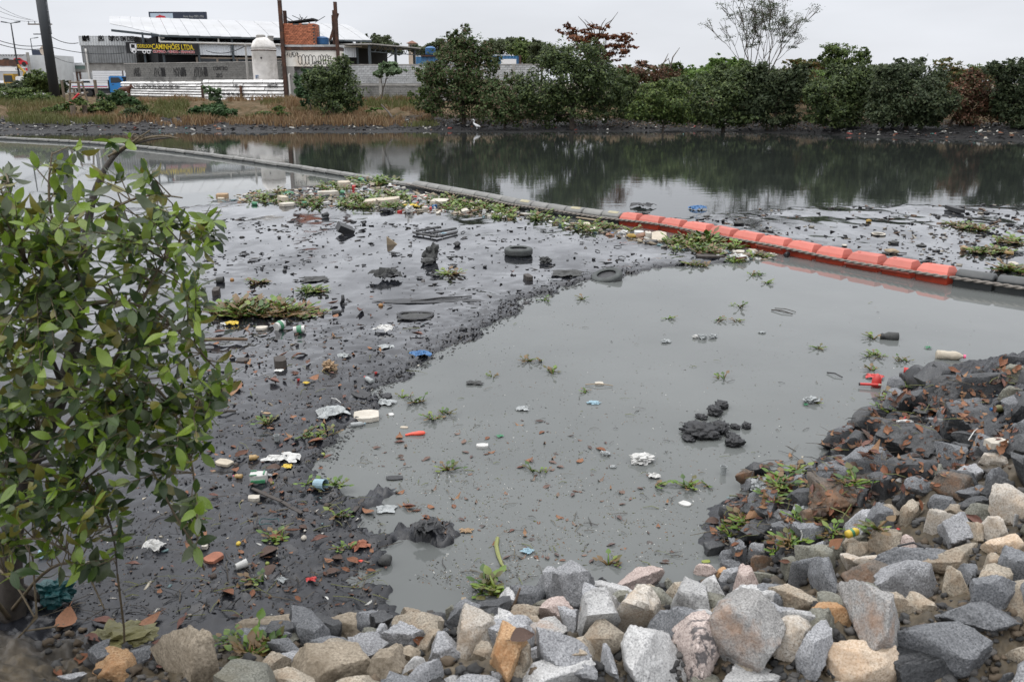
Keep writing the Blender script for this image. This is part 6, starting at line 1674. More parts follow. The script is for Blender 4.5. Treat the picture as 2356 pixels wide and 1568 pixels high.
# ------------------------------------------------------------------ litter
TM = dict(
 foam=M("dirty_foam", (0.50, 0.47, 0.41), 0.9, 0.15, 8, 0.3, dirt=(0.28, 0.24, 0.18), dirt_amt=.6),
 cream=M("cream_foam", (0.46, 0.41, 0.33), 0.9, 0.15, 7, 0.3, dirt=(0.22, 0.18, 0.13), dirt_amt=.6),
 white=M("dirty_white_plastic", (0.50, 0.50, 0.48), 0.5, 0.12, 9, 0.2, dirt=(0.22, 0.21, 0.19), dirt_amt=.5),
 clear=M("cloudy_clear_plastic", (0.30, 0.32, 0.32), 0.25, 0.3, 9, 0.3, dirt=(0.10, 0.10, 0.10), dirt_amt=.5),
 green=M("green_plastic", (0.05, 0.20, 0.10), 0.35, 0.2, 9, 0.15),
 blue=M("blue_plastic_film", (0.03, 0.12, 0.28), 0.35, 0.2, 9, 0.3),
 pblue=M("pale_blue_plastic", (0.24, 0.36, 0.42), 0.5, 0.2, 9, 0.2),
 red=M("red_plastic", (0.48, 0.04, 0.035), 0.35, 0.15, 9, 0.1, dirt=(.2, .04, .03)),
 coral=M("coral_plastic", (0.72, 0.10, 0.06), 0.4, 0.12, 9, 0.1),
 pink=M("pink_plastic", (0.75, 0.12, 0.25), 0.4, 0.1, 9, 0.1),
 yellow=M("yellow_plastic", (0.58, 0.42, 0.05), 0.45, 0.2, 9, 0.2),
 ochre=M("ochre_skin", (0.30, 0.19, 0.03), 0.55, 0.3, 12, 0.2),
 wood=M("weathered_board", (0.30, 0.24, 0.165), 0.9, 0.3, 8, 0.4),
 rawwood=M("wet_dark_wood", (0.05, 0.042, 0.036), 0.7, 0.35, 10, 0.4),
 stick=M("brown_stick", (0.13, 0.09, 0.06), 0.85, 0.35, 12, 0.4),
 card=M("brown_cardboard", (0.33, 0.23, 0.14), 0.9, 0.25, 9, 0.3),
 black=M("muddy_black_plastic", (0.022, 0.023, 0.025), 0.4, 0.4, 10, 0.4, dirt=(.06, .06, .06)),
 cloth=M("muddy_grey_cloth", (0.055, 0.057, 0.055), 0.75, 0.3, 12, 0.5, dirt=(.03, .03, .03)),
 rubber=M("grey_tyre_rubber", (0.055, 0.062, 0.06), 0.7, 0.3, 9, 0.3, dirt=(.03, .03, .03)),
 brick=M("broken_brick", (0.32, 0.13, 0.08), 0.9, 0.3, 10, 0.4, dirt=(.05, .045, .04)),
 mud=M("clotted_mud", (0.018, 0.019, 0.021), 0.38, 0.4, 14, 0.6),
 olive=M("olive_film", (0.16, 0.15, 0.06), 0.5, 0.35, 7, 0.4, dirt=(.05, .05, .03)),
 teal=M("teal_film", (0.01, 0.07, 0.075), 0.45, 0.3, 6, 0.4),
 amber=M("amber_jar_plastic", (0.36, 0.24, 0.10), 0.4, 0.2, 9, 0.2),
 fruit=M("brown_fruit_skin", (0.26, 0.13, 0.04), 0.5, 0.25, 12, 0.2), nut=M("dark_seed_husk", (0.06, 0.045, 0.036), 0.7, 0.3, 14, 0.4), lime=M("green_fruit_skin", (0.22, 0.26, 0.05), 0.5, 0.2, 12, 0.2),
)
LFM = VC("dead_leaf", 0.6, 0.35, 18.0, 0.35, 0.4)
GLM = VC("water_plant", 0.4, 0.25, 12.0, 0.1, 0.5, transl=0.12)
PT = lambda x, y: hit(x, y)
def Zc(x, y): return (460.2 + x * .2201, 402.6 + y * .2201)
def Zd(x, y): return (920.3 + x * .2441, 402.6 + y * .2441)
def Ze(x, y): return (1380.5 + x * .2197, 431.4 + y * .2197)
def Zf(x, y): return (1841 + x * .2188, 431.4 + y * .2188)
def Zg(x, y): return (460.2 + x * .2441, 690.3 + y * .2441)
def Zh(x, y): return (402.6 + x * .2568, 977.9 + y * .2568)
def Zi(x, y): return (978 + x * .2441, 747.8 + y * .2441)
def Zj(x, y): return (1495.5 + x * .2201, 747.8 + y * .2201)
def Zk(x, y): return (1898 + x * .2201, 719 + y * .2201)
def Zm(x, y): return (862.8 + x * .3213, 1064 + y * .3213)
def Zn(x, y): return (1553 + x * .3408, 1035.4 + y * .3408)
rT = random.Random(21); nT = np.random.default_rng(21)
def put(o, at, rz=0.0, dz=0.0, tilt=(0, 0)):
 p = PT(*at); o.location = (p.x, p.y, p.z + dz); o.rotation_euler = (tilt[0], tilt[1], rz); return o
def size_at(at, wpx): return wpx * mpp(PT(*at))
# --- shapes
def crumple(w, d, h, n=12, seed=0, thick=0.004, sharp=1.0):
 r = np.random.default_rng(seed); m = MB()
 u = np.linspace(-.5, .5, n); U, Vv = np.meshgrid(u, u, indexing='ij')
 sd = int(r.integers(1e5))
 ridge = 1 - np.abs(fbm(U * 4 * sharp, Vv * 4 * sharp, oct=3, seed=sd)) * 1.3
 z = h * (ridge - ridge.min()) / (np.ptp(ridge) + 1e-6) * (1 - 1.1 * (U ** 2 + Vv ** 2))
 X = U * w * (1 + .25 * fbm(U * 3, Vv * 3, oct=2, seed=sd + 3)); Y = Vv * d * (1 + .25 * fbm(U * 3, Vv * 3, oct=2, seed=sd + 4))
 X = X + .08 * w * fbm(Vv * 4, U * 4, oct=2, seed=sd + 9); Y = Y + .08 * d * fbm(Vv * 4, U * 4, oct=2, seed=sd + 11)
 P = np.stack([X, Y, np.maximum(z, 0) + .004], -1).reshape(-1, 3)
 m.grid(P, n, n); return m
def blob(w, d, h, seed=0, rough=.25, sub=3, f=2.2):
 D, F = ICO[sub]; sd = seed * 13 + 5
 q = 1 + rough * fbm(D[:, 0] * f, D[:, 1] * f, D[:, 2] * f, oct=4, seed=sd)
 q = q - .35 * rough * np.abs(fbm(D[:, 0] * f * 2, D[:, 1] * f * 2, D[:, 2] * f * 2, oct=2, seed=sd + 3))
 P = D * q[:, None] * np.array([w / 2, d / 2, h / 2])
 m = MB(); m.add(P, F.tolist()); return m
def slab_mb(w, d, h, seed=0, jit=.12):
 r = np.random.default_rng(seed); m = MB(); n = 10
 th = np.linspace(0, 2 * np.pi, n, endpoint=False)
 sq = np.maximum(np.abs(np.cos(th)), np.abs(np.sin(th)))
 rr_ = (1 / sq) * (1 - jit * r.random(n))
 x, y = rr_ * np.cos(th) * w / 2, rr_ * np.sin(th) * d / 2
 b = np.stack([x, y, np.zeros(n)], 1); t = np.stack([x, y, np.full(n, h)], 1); t2 = t * np.array([.96, .96, 1.0]) + (0, 0, h * .06)
 V = np.concatenate([b, t, t2])
 F = [(i, (i + 1) % n, (i + 1) % n + n, i + n) for i in range(n)] + [(i + n, (i + 1) % n + n, (i + 1) % n + 2 * n, i + 2 * n) for i in range(n)] + [tuple(2 * n + i for i in range(n)), tuple(range(n))[::-1]]
 m.add(V, F); return m
def lump(label, at, wpx, hpx, mat, name="mud_clod", cat="mud clod", group=None, rough=.5, f=2.5, sink=.15, sub=3, asp=.8):
 w = size_at(at, wpx); h = size_at(at, hpx) * .9; sd = int(at[0] * 3 + at[1])
 o = blob(w, w * asp, h, sd, rough, sub, f).build(name, TM[mat], smooth=True)
 put(o, at, rT.uniform(0, 6), h * (.5 - sink)); return tag(o, label, cat, group)
def bag(label, at, wpx, hpx, mat, rz=None, knot=False, group=None):
 w = size_at(at, wpx); h = size_at(at, hpx) * .85; sd = int(at[0] + at[1] * 3)
 o = thing("plastic_bag", label, "bag", group=group)
 blob(w, w * .7, h, sd, .5, 4, 2.8).build("film", TM[mat], o, (0, 0, h * .42), smooth=False)
 if knot:
  m = MB(); m.tube([(0, 0, h * .75), (.03 * w, 0, h * .95), (-.12 * w, .05 * w, h * 1.15)], [w * .16, w * .06, w * .14], 7); m.build("knot", TM[mat], o)
 return put(o, at, rT.uniform(-.6, .6) if rz is None else rz)
def sheet(label, at, wpx, dpx, mat, h=.3, name="plastic_sheet", cat="plastic sheet", rz=None, group=None, sharp=1.0):
 w = size_at(at, wpx); p = PT(*at); d = dpx * mpp(p) / max(.25, (CAM_H - p.z) / math.dist((0, 0, CAM_H), p))
 d = min(d, w * .8)
 if at[1] < 700: h *= .45
 o = crumple(w, d, min(w, d) * h, 13, int(at[0] + at[1] * 7), sharp=sharp).build(name, TM[mat], smooth=False)
 put(o, at, rT.uniform(-.5, .5) if rz is None else rz); return tag(o, label, cat, group)
def bottle(label, at, Lpx, body, cap, rz=0.0, fat=.29, group=None, lab=None, up=False, handle=False):
 L = size_at(at, Lpx); r = L * fat / 2
 o = thing("plastic_bottle", label, "bottle", group=group)
 prof = [(r * .75, 0), (r, L * .03), (r * 1.0, L * .28), (r * .9, L * .36), (r * .92, L * .48), (r, L * .54), (r * .98, L * .66), (r * .7, L * .80), (r * .33, L * .89), (r * .33, L * .93)]
 rm = rotm(0, R(90), 0) if not up else None
 c = (-L / 2, 0, r * .75) if not up else (0, 0, 0)
 m = MB(); m.lathe(prof, 14, c, rm); m.build("body", TM[body], o, smooth=True)
 m = MB(); m.lathe([(r * .42, L * .925), (r * .42, L * 1.0), (.001, L * 1.0)], 12, c, rm)
 if cap: m.build("cap", TM[cap], o)
 if lab: m = MB(); m.lathe([(r * 1.02, L * .54), (r * 1.02, L * .66)], 14, c, rm); m.build("label_band", TM[lab], o)
 return put(o, at, rz)
def cup(label, at, wpx, hpx, mat, lying=None, name="plastic_cup", cat="cup", taper=.75, group=None, band=None):
 w = size_at(at, wpx); h = size_at(at, hpx)
 o = thing(name, label, cat, group=group); r = w / 2
 rm = rotm(0, R(84), 0) if lying is not None else None
 c = (-h / 2, 0, r * .8) if lying is not None else (0, 0, 0)
 m = MB(); m.lathe([(.001, 0), (r * taper, 0), (r, h * .97), (r * 1.05, h), (r * .93, h), (r * (taper - .06), h * .05), (.001, h * .04)], 14, c, rm); m.build("body", TM[mat], o, smooth=False)
 if band: m = MB(); m.lathe([(r * (taper + .1), h * .3), (r * (taper + .19), h * .7)], 14, c, rm); m.build("printed_band", TM[band], o)
 return put(o, at, lying or 0.0)
def slab(label, at, wpx, dpx, hpx, mat, rz=0.0, tilt=(0, 0), name="foam_slab", cat="foam piece", group=None, jit=.12, dz=0.0):
 p = PT(*at); k = mpp(p); s = max(.2, (CAM_H - p.z) / math.dist((0, 0, CAM_H), p))
 o = slab_mb(wpx * k, dpx * k / s * .8, hpx * k, int(at[0] * 5 + at[1]), jit).build(name, TM[mat])
 put(o, at, rz, dz, tilt); return tag(o, label, cat, group)
def pole(label, a, b, rpx, mat, name="stick", cat="stick", flat=1.0, dz=.015, bend=.0, group=None, taper=.8):
 pa, pb = PT(*a), PT(*b); r = rpx * mpp(pa) / 2
 m = MB(); mid = (pa + pb) / 2 + Vector((bend * (pb.y - pa.y), -bend * (pb.x - pa.x), .02))
 pts = [Vector((0, 0, dz)), mid - pa + Vector((0, 0, dz)), pb - pa + Vector((0, 0, dz))]
 m.tube([tuple(q) for q in pts], [r, r * .95, r * taper], 7, flat=flat)
 o = m.build(name, TM[mat], loc=pa); return tag(o, label, cat, group)
def board(label, a, b, wpx, mat, th=.25, name="board", cat="board", group=None, dz=.02):
 pa, pb = PT(*a), PT(*b); L = (pb - pa).length; w = wpx * mpp(pa); v = pb - pa
 m = slab_mb(L, w, w * th, int(a[0] + b[1]), .06); o = m.build(name, TM[mat])
 o.location = (pa + pb) / 2 + Vector((0, 0, dz)); o.rotation_euler = v.to_track_quat('X', 'Z').to_euler()
 return tag(o, label, cat, group)
# --- leaves
DL = [(.20, .078, .036), (.26, .12, .06), (.12, .052, .03), (.28, .155, .08), (.085, .05, .036), (.20, .10, .078)]
def leaf_mb(L, col, curl, fold, seed, n=7, wid=.5):
 r = np.random.default_rng(seed); t = np.linspace(0, 1, n)
 w = np.sin(np.pi * np.clip(t, 0.02, .985) ** .8) * wid / 2 * L
 m = MB(); V = []
 for i in range(n):
  x = (t[i] - .5) * L; zc = curl * L * ((t[i] - .45) ** 2 * 2)
  for s in (-1, -.5, 0, .5, 1): V.append((x, s * w[i] + .02 * L * r.normal(), zc + fold * abs(s) * w[i] + .012 * L * r.normal()))
 m.grid(V, n, 5, col)
 m.tube([(-.5 * L, 0, curl * L * .4), (-.68 * L, .03 * L, curl * L * .5)], [.012 * L, .01 * L], 4, col)
 return m
LEAVES = [leaf_mb(1, DL[i % 6], (0.05, .5, .25, .8, -.3, .15)[i % 6] * (1 if i < 6 else .6), (.1, .5, .9, .3, -.4, .6)[(i * 5 + 1) % 6], i, wid=(.5, .6, .42)[i % 3]).mesh("dead_leaf", LFM, True) for i in range(14)]
bpy.context.view_layer.update()
DG = bpy.context.evaluated_depsgraph_get()
def top(px, py):
 """first surface, stones included, met by the sight line"""
 ok, loc, nor, *_ = S.ray_cast(DG, Vector((0, 0, CAM_H)), Vector(ray(px, py)).normalized(), distance=60)
 return (loc, nor) if ok else (hit(px, py), Vector((0, 0, 1)))
def dleaf(at, wpx, label, group, name="dead_leaf", var=None, dz=.012, tilt=.25):
 s = size_at(at, wpx)
 o = obj(name, LEAVES[rT.randrange(14) if var is None else var]); o.scale = (s, s, s)
 put(o, at, rT.uniform(0, 6.28), dz + .04 * s, (rT.uniform(-tilt, tilt), rT.uniform(-tilt, tilt)))
 if dz > 0 and at[0] > 900 and (at[1] > 1330 or at[0] > 1600):
  p, nr = top(*at)
  if p.z > .03:
   nr = (nr + Vector((0, -.2, .6))).normalized()
   o.location = p + nr * .025 * s; o.rotation_euler = (nr.to_track_quat('Z', 'Y') @ Euler((rT.uniform(-.2, .2), rT.uniform(-.2, .2), rT.uniform(0, 6.28))).to_quaternion()).to_euler()
 return tag(o, label, "leaf", group)
# --- water hyacinth
HG = [(.085, .16, .015), (.12, .20, .02), (.045, .095, .012), (.16, .21, .035), (.09, .085, .02)]
def hyac_mb(m, x, y, z, s, r, nl, upright=.6, brown=.15):
 for i in range(nl):
  a = r.uniform(0, 6.28); el = upright * r.uniform(.3, 1.2)
  ln = s * r.uniform(.35, .75); dx, dy, dz = math.cos(a) * math.cos(el), math.sin(a) * math.cos(el), math.sin(el)
  c = np.array(HG[r.integers(5)]) if r.random() > brown else np.array((.16, .10, .04))
  b = np.array((x, y, z)) + np.array((dx, dy, 0)) * s * .05; e = b + np.array((dx, dy, dz)) * ln
  mid = (b + e) / 2 + np.array((0, 0, .06 * s))
  m.tube([b, mid, e], [s * .045, s * .06, s * .02], 4, tuple(c * 1.15))
  t = np.linspace(0, 1, 5); w = np.sin(np.pi * (t * .93 + .04) ** .7) * s * .17; L2 = s * .38
  side = np.array((-math.sin(a), math.cos(a), 0)); fw = np.array((dx, dy, dz * .6 + .2)); fw /= np.linalg.norm(fw)
  up = np.cross(fw, side)
  V = []
  for k in range(5):
   p = e + fw * L2 * t[k] - up * .10 * s * t[k] ** 2
   for q in (-1, 0, 1): V.append(p + side * w[k] * q - up * abs(q) * w[k] * .25)
  m.grid(V, 5, 3, tuple(c))
def hyac(label, at, wpx, dpx=None, n=None, s=.16, group="water hyacinth clumps", upright=.6, brown=.15, leaves=6):
 p = PT(*at); k = mpp(p); W = wpx * k; sl = max(.2, (CAM_H - p.z) / math.dist((0, 0, CAM_H), p))
 Dp = (dpx or wpx * .3) * k / sl * .8
 r = np.random.default_rng(int(at[0] * 11 + at[1])); m = MB()
 n = n or max(1, int(W * Dp / (s * s) * 1.6))
 for i in range(n):
  a, q = r.uniform(0, 6.28), math.sqrt(r.uniform(0, 1))
  x, y = W / 2 * q * math.cos(a), Dp / 2 * q * math.sin(a)
  hyac_mb(m, x, y, max(0, surf(p.x + x, p.y + y) - p.z), s * r.uniform(.5, 1.35), r, leaves, upright, brown)
 if at[0] > 1640 and at[1] > 1000: p = top(*at)[0]
 o = m.build("water_hyacinth", GLM, smooth=True); o.location = p
 return tag(o, label, "water plant", group)

# ------------------------------------------------------------------ named pieces on the mud
def tyre(label, at, wpx, tilt=(0, 0), sink=0.0, rz=0.0, hfac=1.0):
 w = size_at(at, wpx); Ro = w / 2; T = Ro * .36 * hfac
 o = thing("car_tyre", label, "tyre")
 prof = [(Ro * .60, T * .10), (Ro * .62, T * .0), (Ro * .80, -T * .06), (Ro * .95, T * .06), (Ro, T * .22), (Ro, T * .82), (Ro * .95, T * .98), (Ro * .80, T * 1.08), (Ro * .62, T * 1.02), (Ro * .60, T * .92), (Ro * .72, T * .8), (Ro * .74, T * .2), (Ro * .60, T * .10)]
 m = MB(); m.lathe([(a, b * 1.35) for a, b in prof], 40); m.build("casing", TM['rubber'], o, smooth=True)
 m = MB()
 for i in range(3): m.lathe([(Ro * 1.003, T * (.42 + .27 * i)), (Ro * 1.012, T * (.46 + .27 * i)), (Ro * 1.003, T * (.50 + .27 * i))], 40)
 m.build("tread_rib", TM['black'], o)
 return put(o, at, rz, -sink * T, tilt)
tyre("whole car tyre lying flat on the shiny mud", (1193, 586), 65)
tyre("car tyre half sunk at the mud edge, a leaf caught inside it", (1398, 641), 72, (R(10), R(-12)), .35)
dleaf((1402, 622), 16, "green brown leaf caught in the half sunk tyre", None, var=4, dz=.2)
o = thing("crate", "open black plastic crate tipped over on the far mud", "crate")
w = size_at((794, 538), 36); m = MB(); m.box((0, 0, w * .25), (w, w * .8, .012)); m.build("base", TM['black'], o)
for sx_, sy_, lx, ly in ((0, .4, 1, .02), (0, -.4, 1, .02), (.5, 0, .02, .8), (-.5, 0, .02, .8)): m = MB(); m.box((sx_ * w, sy_ * w, w * .02), (lx * w, ly * w, w * .45)); m.build("side_panel", TM['black'], o)
put(o, (794, 536), .5, .08, (.25, .45))
m = MB(); w = size_at((902, 562), 24); m.add([(-w / 2, 0, 0), (w / 2, .02, 0), (-w / 2, 0, w * .8), (-w / 2, .05, 0), (w / 2, .07, 0), (-w / 2, .05, w * .8)], [(0, 1, 2), (5, 4, 3), (0, 3, 4, 1), (1, 4, 5, 2), (2, 5, 3, 0)])
tag(put(m.build("board_shard", TM['wood']), (902, 563)), "triangular board shard standing upright in the mud", "board")
cup("dark cup lying tilted near the litter raft edge", (748, 500), 12, 14, 'black', lying=.8)
bag("white knotted bag at the mud edge of the litter raft", (942, 490), 20, 20, 'white', knot=True)
bag("black bag half sunk left of the white knotted bag", (890, 488), 32, 11, 'black')
lump("black boot shaped rag standing in the mud left of the tyre", (984, 606), 34, 20, 'cloth', "rag", "rag", None, .3, 1.8);
m = blob(.26, .2, .4, 5, .6, 3, 2.5); tag(put(m.build("rag", TM['cloth']), (992, 600), .3, .14, (0, .5)), "upright knotted end of the boot shaped rag", "rag")
o = thing("rubber_mat", "stiff dark mat crumpled into a humped arch on the mud", "mat")
w = size_at((885, 640), 66); m = MB(); V = []
for i in range(0):
 for j in range(6):
  x = (i / 11 - .5) * w; V.append((x, (j / 5 - .5) * w * .5 + .05 * w * math.sin(i), w * .36 * math.sin(math.pi * i / 11) ** .6 + .05 * w * math.sin(j * 1.3 + i * 1.9) * math.sin(math.pi * i / 11)))
crumple(w, w * .55, w * .42, 12, 8).build("sheet", TM['cloth'], o); crumple(w * .6, w * .4, w * .3, 9, 12).build("fold", TM['black'], o, (w * .2, -.1, 0)); put(o, (885, 641), .25)
sheet("flattened grey rag left of the humped mat", (720, 644), 52, 13, 'cloth', .35, "rag", "rag")
sheet("dark rag with a peak right of the half block, below the tyre", (1303, 632), 66, 18, 'cloth', .35, "rag", "rag")
bag("grey crumpled bag right of the whole tyre", (1254, 604), 26, 18, 'cloth')
lump("round dark lump standing left of the whole tyre", (1052, 566), 20, 14, 'mud', rough=.3)
slab("small dark half block below the whole tyre", (1215, 642), 15, 10, 9, 'rawwood', .3, name="block", cat="block", jit=.03)
o = thing("window_frame", "broken dark window frame lying flat on the far mud", "frame")
pa = PT(1000, 545); k = mpp(pa)
for (a, b) in (((950, 539), (1005, 549)), ((1005, 549), (1052, 538)), ((958, 536), (1010, 527)), ((990, 541), (1050, 530))):
 p1, p2 = PT(*a) - pa, PT(*b) - pa; m = MB(); m.tube([tuple(p1 + Vector((0, 0, .05))), tuple(p2 + Vector((0, 0, .05)))], 3 * k, 4); m.build("bar", TM['black'], o)
o.location = pa
sheet("pale blue rag on the broken window frame", (1022, 538), 17, 9, 'pblue', .5, "rag", "rag")
pole("long thin black pole lying near the big brown ball", (945, 695), (1085, 683), 4, 'black', "pole", "pole")
sheet("long black strip of film stretched across the mud", (985, 692), 200, 9, 'black', .10, rz=.08)
o = thing("foam_mat", "black frayed mat with a hollow middle near the mud edge", "mat"); p = PT(955, 728); k = mpp(p)
m = MB(); th = np.linspace(0, 6.28, 14); m.tube([(38 * k * math.cos(t) * (1 + .15 * math.sin(3 * t)), 38 * k * math.sin(t) * (1 + .2 * math.cos(2 * t)), .02) for t in th], .03, 6, flat=.5); m.build("rim", TM['mud'], o)
crumple(70 * k, 60 * k, .03, 12, 3).build("sheet", TM['cloth'], o, (0, 0, -.01)); o.location = p
def ball(label, at, wpx, mat, name="fruit", cat="fruit", group=None, zf=.3):
 r = size_at(at, wpx) / 2; o = blob(2 * r, 2 * r, 1.9 * r, int(at[0]), .08, 3, 1.5).build(name, TM[mat], smooth=True); put(o, at, 0, r * zf); return tag(o, label, cat, group)
ball("orange brown ball in front of the long black film strip", (876, 704), 11, 'fruit', "ball", "ball")
ball("black ball on the mud left of the humped mat", (655, 624), 10, 'black', "ball", "ball")
ball("brown ball beside the grey tin among leaves at the left", (534, 645), 10, 'fruit')
bottle("stubby muddy bottle with an orange leaf stuck to it", (777, 722), 24, 'cloth', None, .5, .45)
o = thing("muddy_boot", "black muddy boot standing on its heel", "boot"); w = size_at((790, 698), 22)
m = MB(); m.tube([(0, 0, 0), (.02, 0, w * .5), (0, 0, w)], [w * .22, w * .2, w * .16], 9); m.build("shaft", TM['black'], o, smooth=True); m = MB(); m.tube([(0, 0, w * .12), (w * .4, 0, w * .12), (w * .75, 0, w * .08)], [w * .2, w * .2, w * .12], 9, flat=.7); m.build("foot", TM['black'], o, smooth=True); put(o, (786, 699), -.5, 0, (0, .2))
cup("grey tin can lying among leaves at the left", (507, 650), 14, 17, 'cloth', lying=.1, name="tin_can", cat="can", taper=.98)
slab("dark square block half hidden by the bush leaves", (498, 676), 15, 12, 12, 'rawwood', .2, name="block", cat="block", jit=.03)
pole("thick bare branch lying on the mud below the big plant raft", Zg(-10, 408), Zg(450, 402), 9, 'stick', "branch", "branch", dz=.05, bend=.03)
slab("brown wooden cube standing on the mud", Zg(760, 625), 26, 17, 19, 'rawwood', .35, name="wood_block", cat="block", jit=.02)
sheet("white card with green print leaning on the wooden cube", Zg(745, 665), 20, 13, 'white', .15, "card", "card")
m = None
bag("crumpled beige paper bag on the mud, left of the red capped bottle", Zg(1220, 660), 30, 30, 'card')
slab("brown sandal sole lying among orange leaves", Zg(400, 572), 30, 12, 4, 'rawwood', .1, name="sandal_sole", cat="shoe", jit=.3)
bottle("clear muddy bottle with a red cap at the mud edge", Zg(1590, 765), 42, 'clear', 'red', R(125), .30)
cup("small red bottle cap above the red capped bottle", Zg(1658, 694), 7, 4, 'red', name="bottle_cap", cat="bottle cap")
cup("small red bottle cap near the yellow wrapper", Zg(928, 758), 7, 4, 'red', name="bottle_cap", cat="bottle cap")
sheet("small yellow wrapper beside the pale round leaf", Zg(1000, 785), 14, 8, 'yellow', .4, "wrapper", "wrapper")
# black shoe
o = thing("shoe", "black slip-on shoe lying on the wet mud", "shoe"); w = size_at((622, 960), 46)
m = MB(); secs = []
for i in range(9):
 t = i / 8; hw = w * (.12 + .05 * math.sin(t * 3.1)) * (1 if t < .9 else .6); ht = w * (.26 - .12 * t)
 secs.append(np.array([((t - .5) * w, hw * math.cos(a), max(0, ht * (.5 + .5 * math.sin(a)))) for a in np.linspace(0, 6.28, 12, endpoint=False)]))
loft(m, secs); m.build("upper", TM['black'], o, smooth=True)
m = MB(); m.lathe([(w * .17, 0), (w * .14, -.01), (.001, -.01)], 14, (-w * .14, 0, w * .235)); o2 = m.build("insole", TM['card'], o); o2.scale = (1.5, .62, 1)
m = MB(); m.lathe([(w * .045, 0), (w * .045, .01), (.001, .01)], 8, (-w * .44, 0, w * .25)); m.build("buckle", TM['cream'], o); put(o, (622, 960), R(-14))
slab("white foam tray floating at the mud edge", Zg(1570, 1110), 58, 26, 10, 'foam', .15, name="foam_tray", cat="tray", jit=.06)
cup("cloudy cup standing upright on the mud below the shoe", Zg(725, 1325), 14, 15, 'clear')
cup("green and white tin lying at the edge of the plant raft", Zg(752, 275), 20, 20, 'white', lying=1.0, name="tin_can", cat="can", band='green', taper=.97)
cup("white tin with green print half under an orange leaf", Zg(940, 310), 18, 26, 'white', lying=.1, name="tin_can", cat="can", band='green', taper=.97)
slab("oval white dish at the foot of the plant raft", Zg(580, 272), 30, 8, 5, 'foam', .05, name="dish", cat="dish", jit=.25)
sheet("yellow and white snack pack at the foot of the plant raft", Zg(300, 230), 28, 13, 'yellow', .4, "snack_pack", "wrapper")
sheet("white torn pack left of the yellow snack pack", Zg(230, 232), 16, 9, 'white', .5, "snack_pack", "wrapper")
sheet("clear crumpled plastic tub lying on the smooth mud", Zg(1725, 290), 40, 16, 'white', .5)
sheet("torn clear film on rough mud above the red capped bottle", Zg(1360, 530), 30, 8, 'clear', .3)
sheet("thin white film near the plank of plants", Zg(1750, 445), 32, 9, 'clear', .2)
sheet("tangled dark blue bag at the mud edge", Zg(2080, 530), 44, 16, 'blue', .4)
sheet("grey white torn bag with a green corner near the foam tray", Zg(1240, 1075), 66, 22, 'clear', .3)
sheet("green corner of the torn bag", Zg(1150, 1040), 16, 7, 'green', .4)
m = MB(); w = size_at(Zg(2030, 1270), 46); m.tube([(-w / 2, 0, .01), (-w * .2, .01, .014), (w * .2, 0, .02), (w * .42, 0, .02), (w / 2, 0, .018)], [w * .05, w * .08, w * .12, w * .1, w * .04], 10)
tag(put(m.build("plastic_float", TM['coral'], smooth=True), Zg(2030, 1272), R(10)), "bright coral carrot-shaped piece floating on the grey water", "plastic piece")
bottle("squashed bottle with a pale blue end beside the foam tray", Zg(1490, 1185), 34, 'clear', 'pblue', .3, .35)
pole("short log with a broken end by the bush", Zg(170, 1085), Zg(340, 1055), 7, 'rawwood', "log", "log")
sheet("white plastic film caught by mud near the water plants", Zg(1745, 975), 40, 14, 'clear', .25)
lump("dark ragged lump above the white film at the water edge", Zg(1760, 915), 32, 12, 'mud')
slab("white shard floating near the foam tray", Zg(1802, 1078), 12, 8, 2, 'white', .4, name="shard", cat="plastic piece")
slab("pale yellow chip floating below the foam tray", Zg(1925, 1200), 18, 5, 2, 'cream', -.2, name="chip", cat="plastic piece", jit=.05)
slab("black plastic panel sticking out at the water's edge", Zg(1520, 890), 40, 16, 3, 'black', -.4, name="black_plate", cat="plastic piece", tilt=(.1, .2))
pole("white straw lying by a black seed", Zg(1240, 935), Zg(1330, 978), 2, 'white', "straw", "straw")
# crop H
o = thing("carton", "green and white drinks carton lying dented on the mud", "carton"); w = size_at((596, 1102), 40)
m = slab_mb(w, w * .75, w * .5, 4, .1); m.build("body", TM['white'], o); m = MB()
for (a, b, c, d) in ((-.30, .30, .36, .06), (-.25, -.30, .4, .07), (.32, .0, .08, .5)): m.box((a * w, b * w, w * .5 + .012), (c * w, d * w, .008))
m.box((0, -.37 * w, w * .2), (.8 * w, .02, w * .16)); m.build("green_print", TM['green'], o); put(o, (596, 1108), .15)
sheet("left sheet of blue bordered white wrapping", Zh(880, 310), 44, 22, 'white', .25, "wrapper", "wrapper")
sheet("right sheet of blue bordered white wrapping", Zh(1030, 300), 50, 24, 'white', .25, "wrapper", "wrapper")
sheet("blue edge strip of the white wrapping", Zh(1085, 280), 18, 16, 'blue', .2, "wrapper_edge", "wrapper")
sheet("crumpled bit of yellow film under the white wrapping", Zh(1010, 375), 20, 9, 'yellow', .4, "wrapper", "wrapper")
slab("speckled brown foam strip near the bush tip", Zh(440, 345), 42, 14, 6, 'cream', -.45, name="foam_strip", cat="foam piece")
bottle("small amber jar with an orange lid left of the wrapping", Zh(710, 305), 22, 'amber', 'fruit', .3, .6)
bottle("small yellowish jar left of the drinks carton", Zh(565, 470), 22, 'amber', 'pink', 3.0, .5)
bottle("tiny vial right of the drinks carton", Zh(850, 455), 16, 'clear', None, -.4, .4)
cup("pale blue pot lying among green stalks", Zh(1305, 570), 26, 28, 'pblue', lying=-.4, name="pot", cat="pot", taper=.9)
slab("dirty white foam lump beside the long black plank", Zh(710, 670), 30, 14, 9, 'foam', .1, jit=.3)
board("long black plank lying diagonally on the mud", Zh(690, 585), Zh(960, 705), 10, 'rawwood')
board("lower black plank end carrying on from the long one", Zh(960, 705), Zh(1140, 812), 11, 'rawwood')
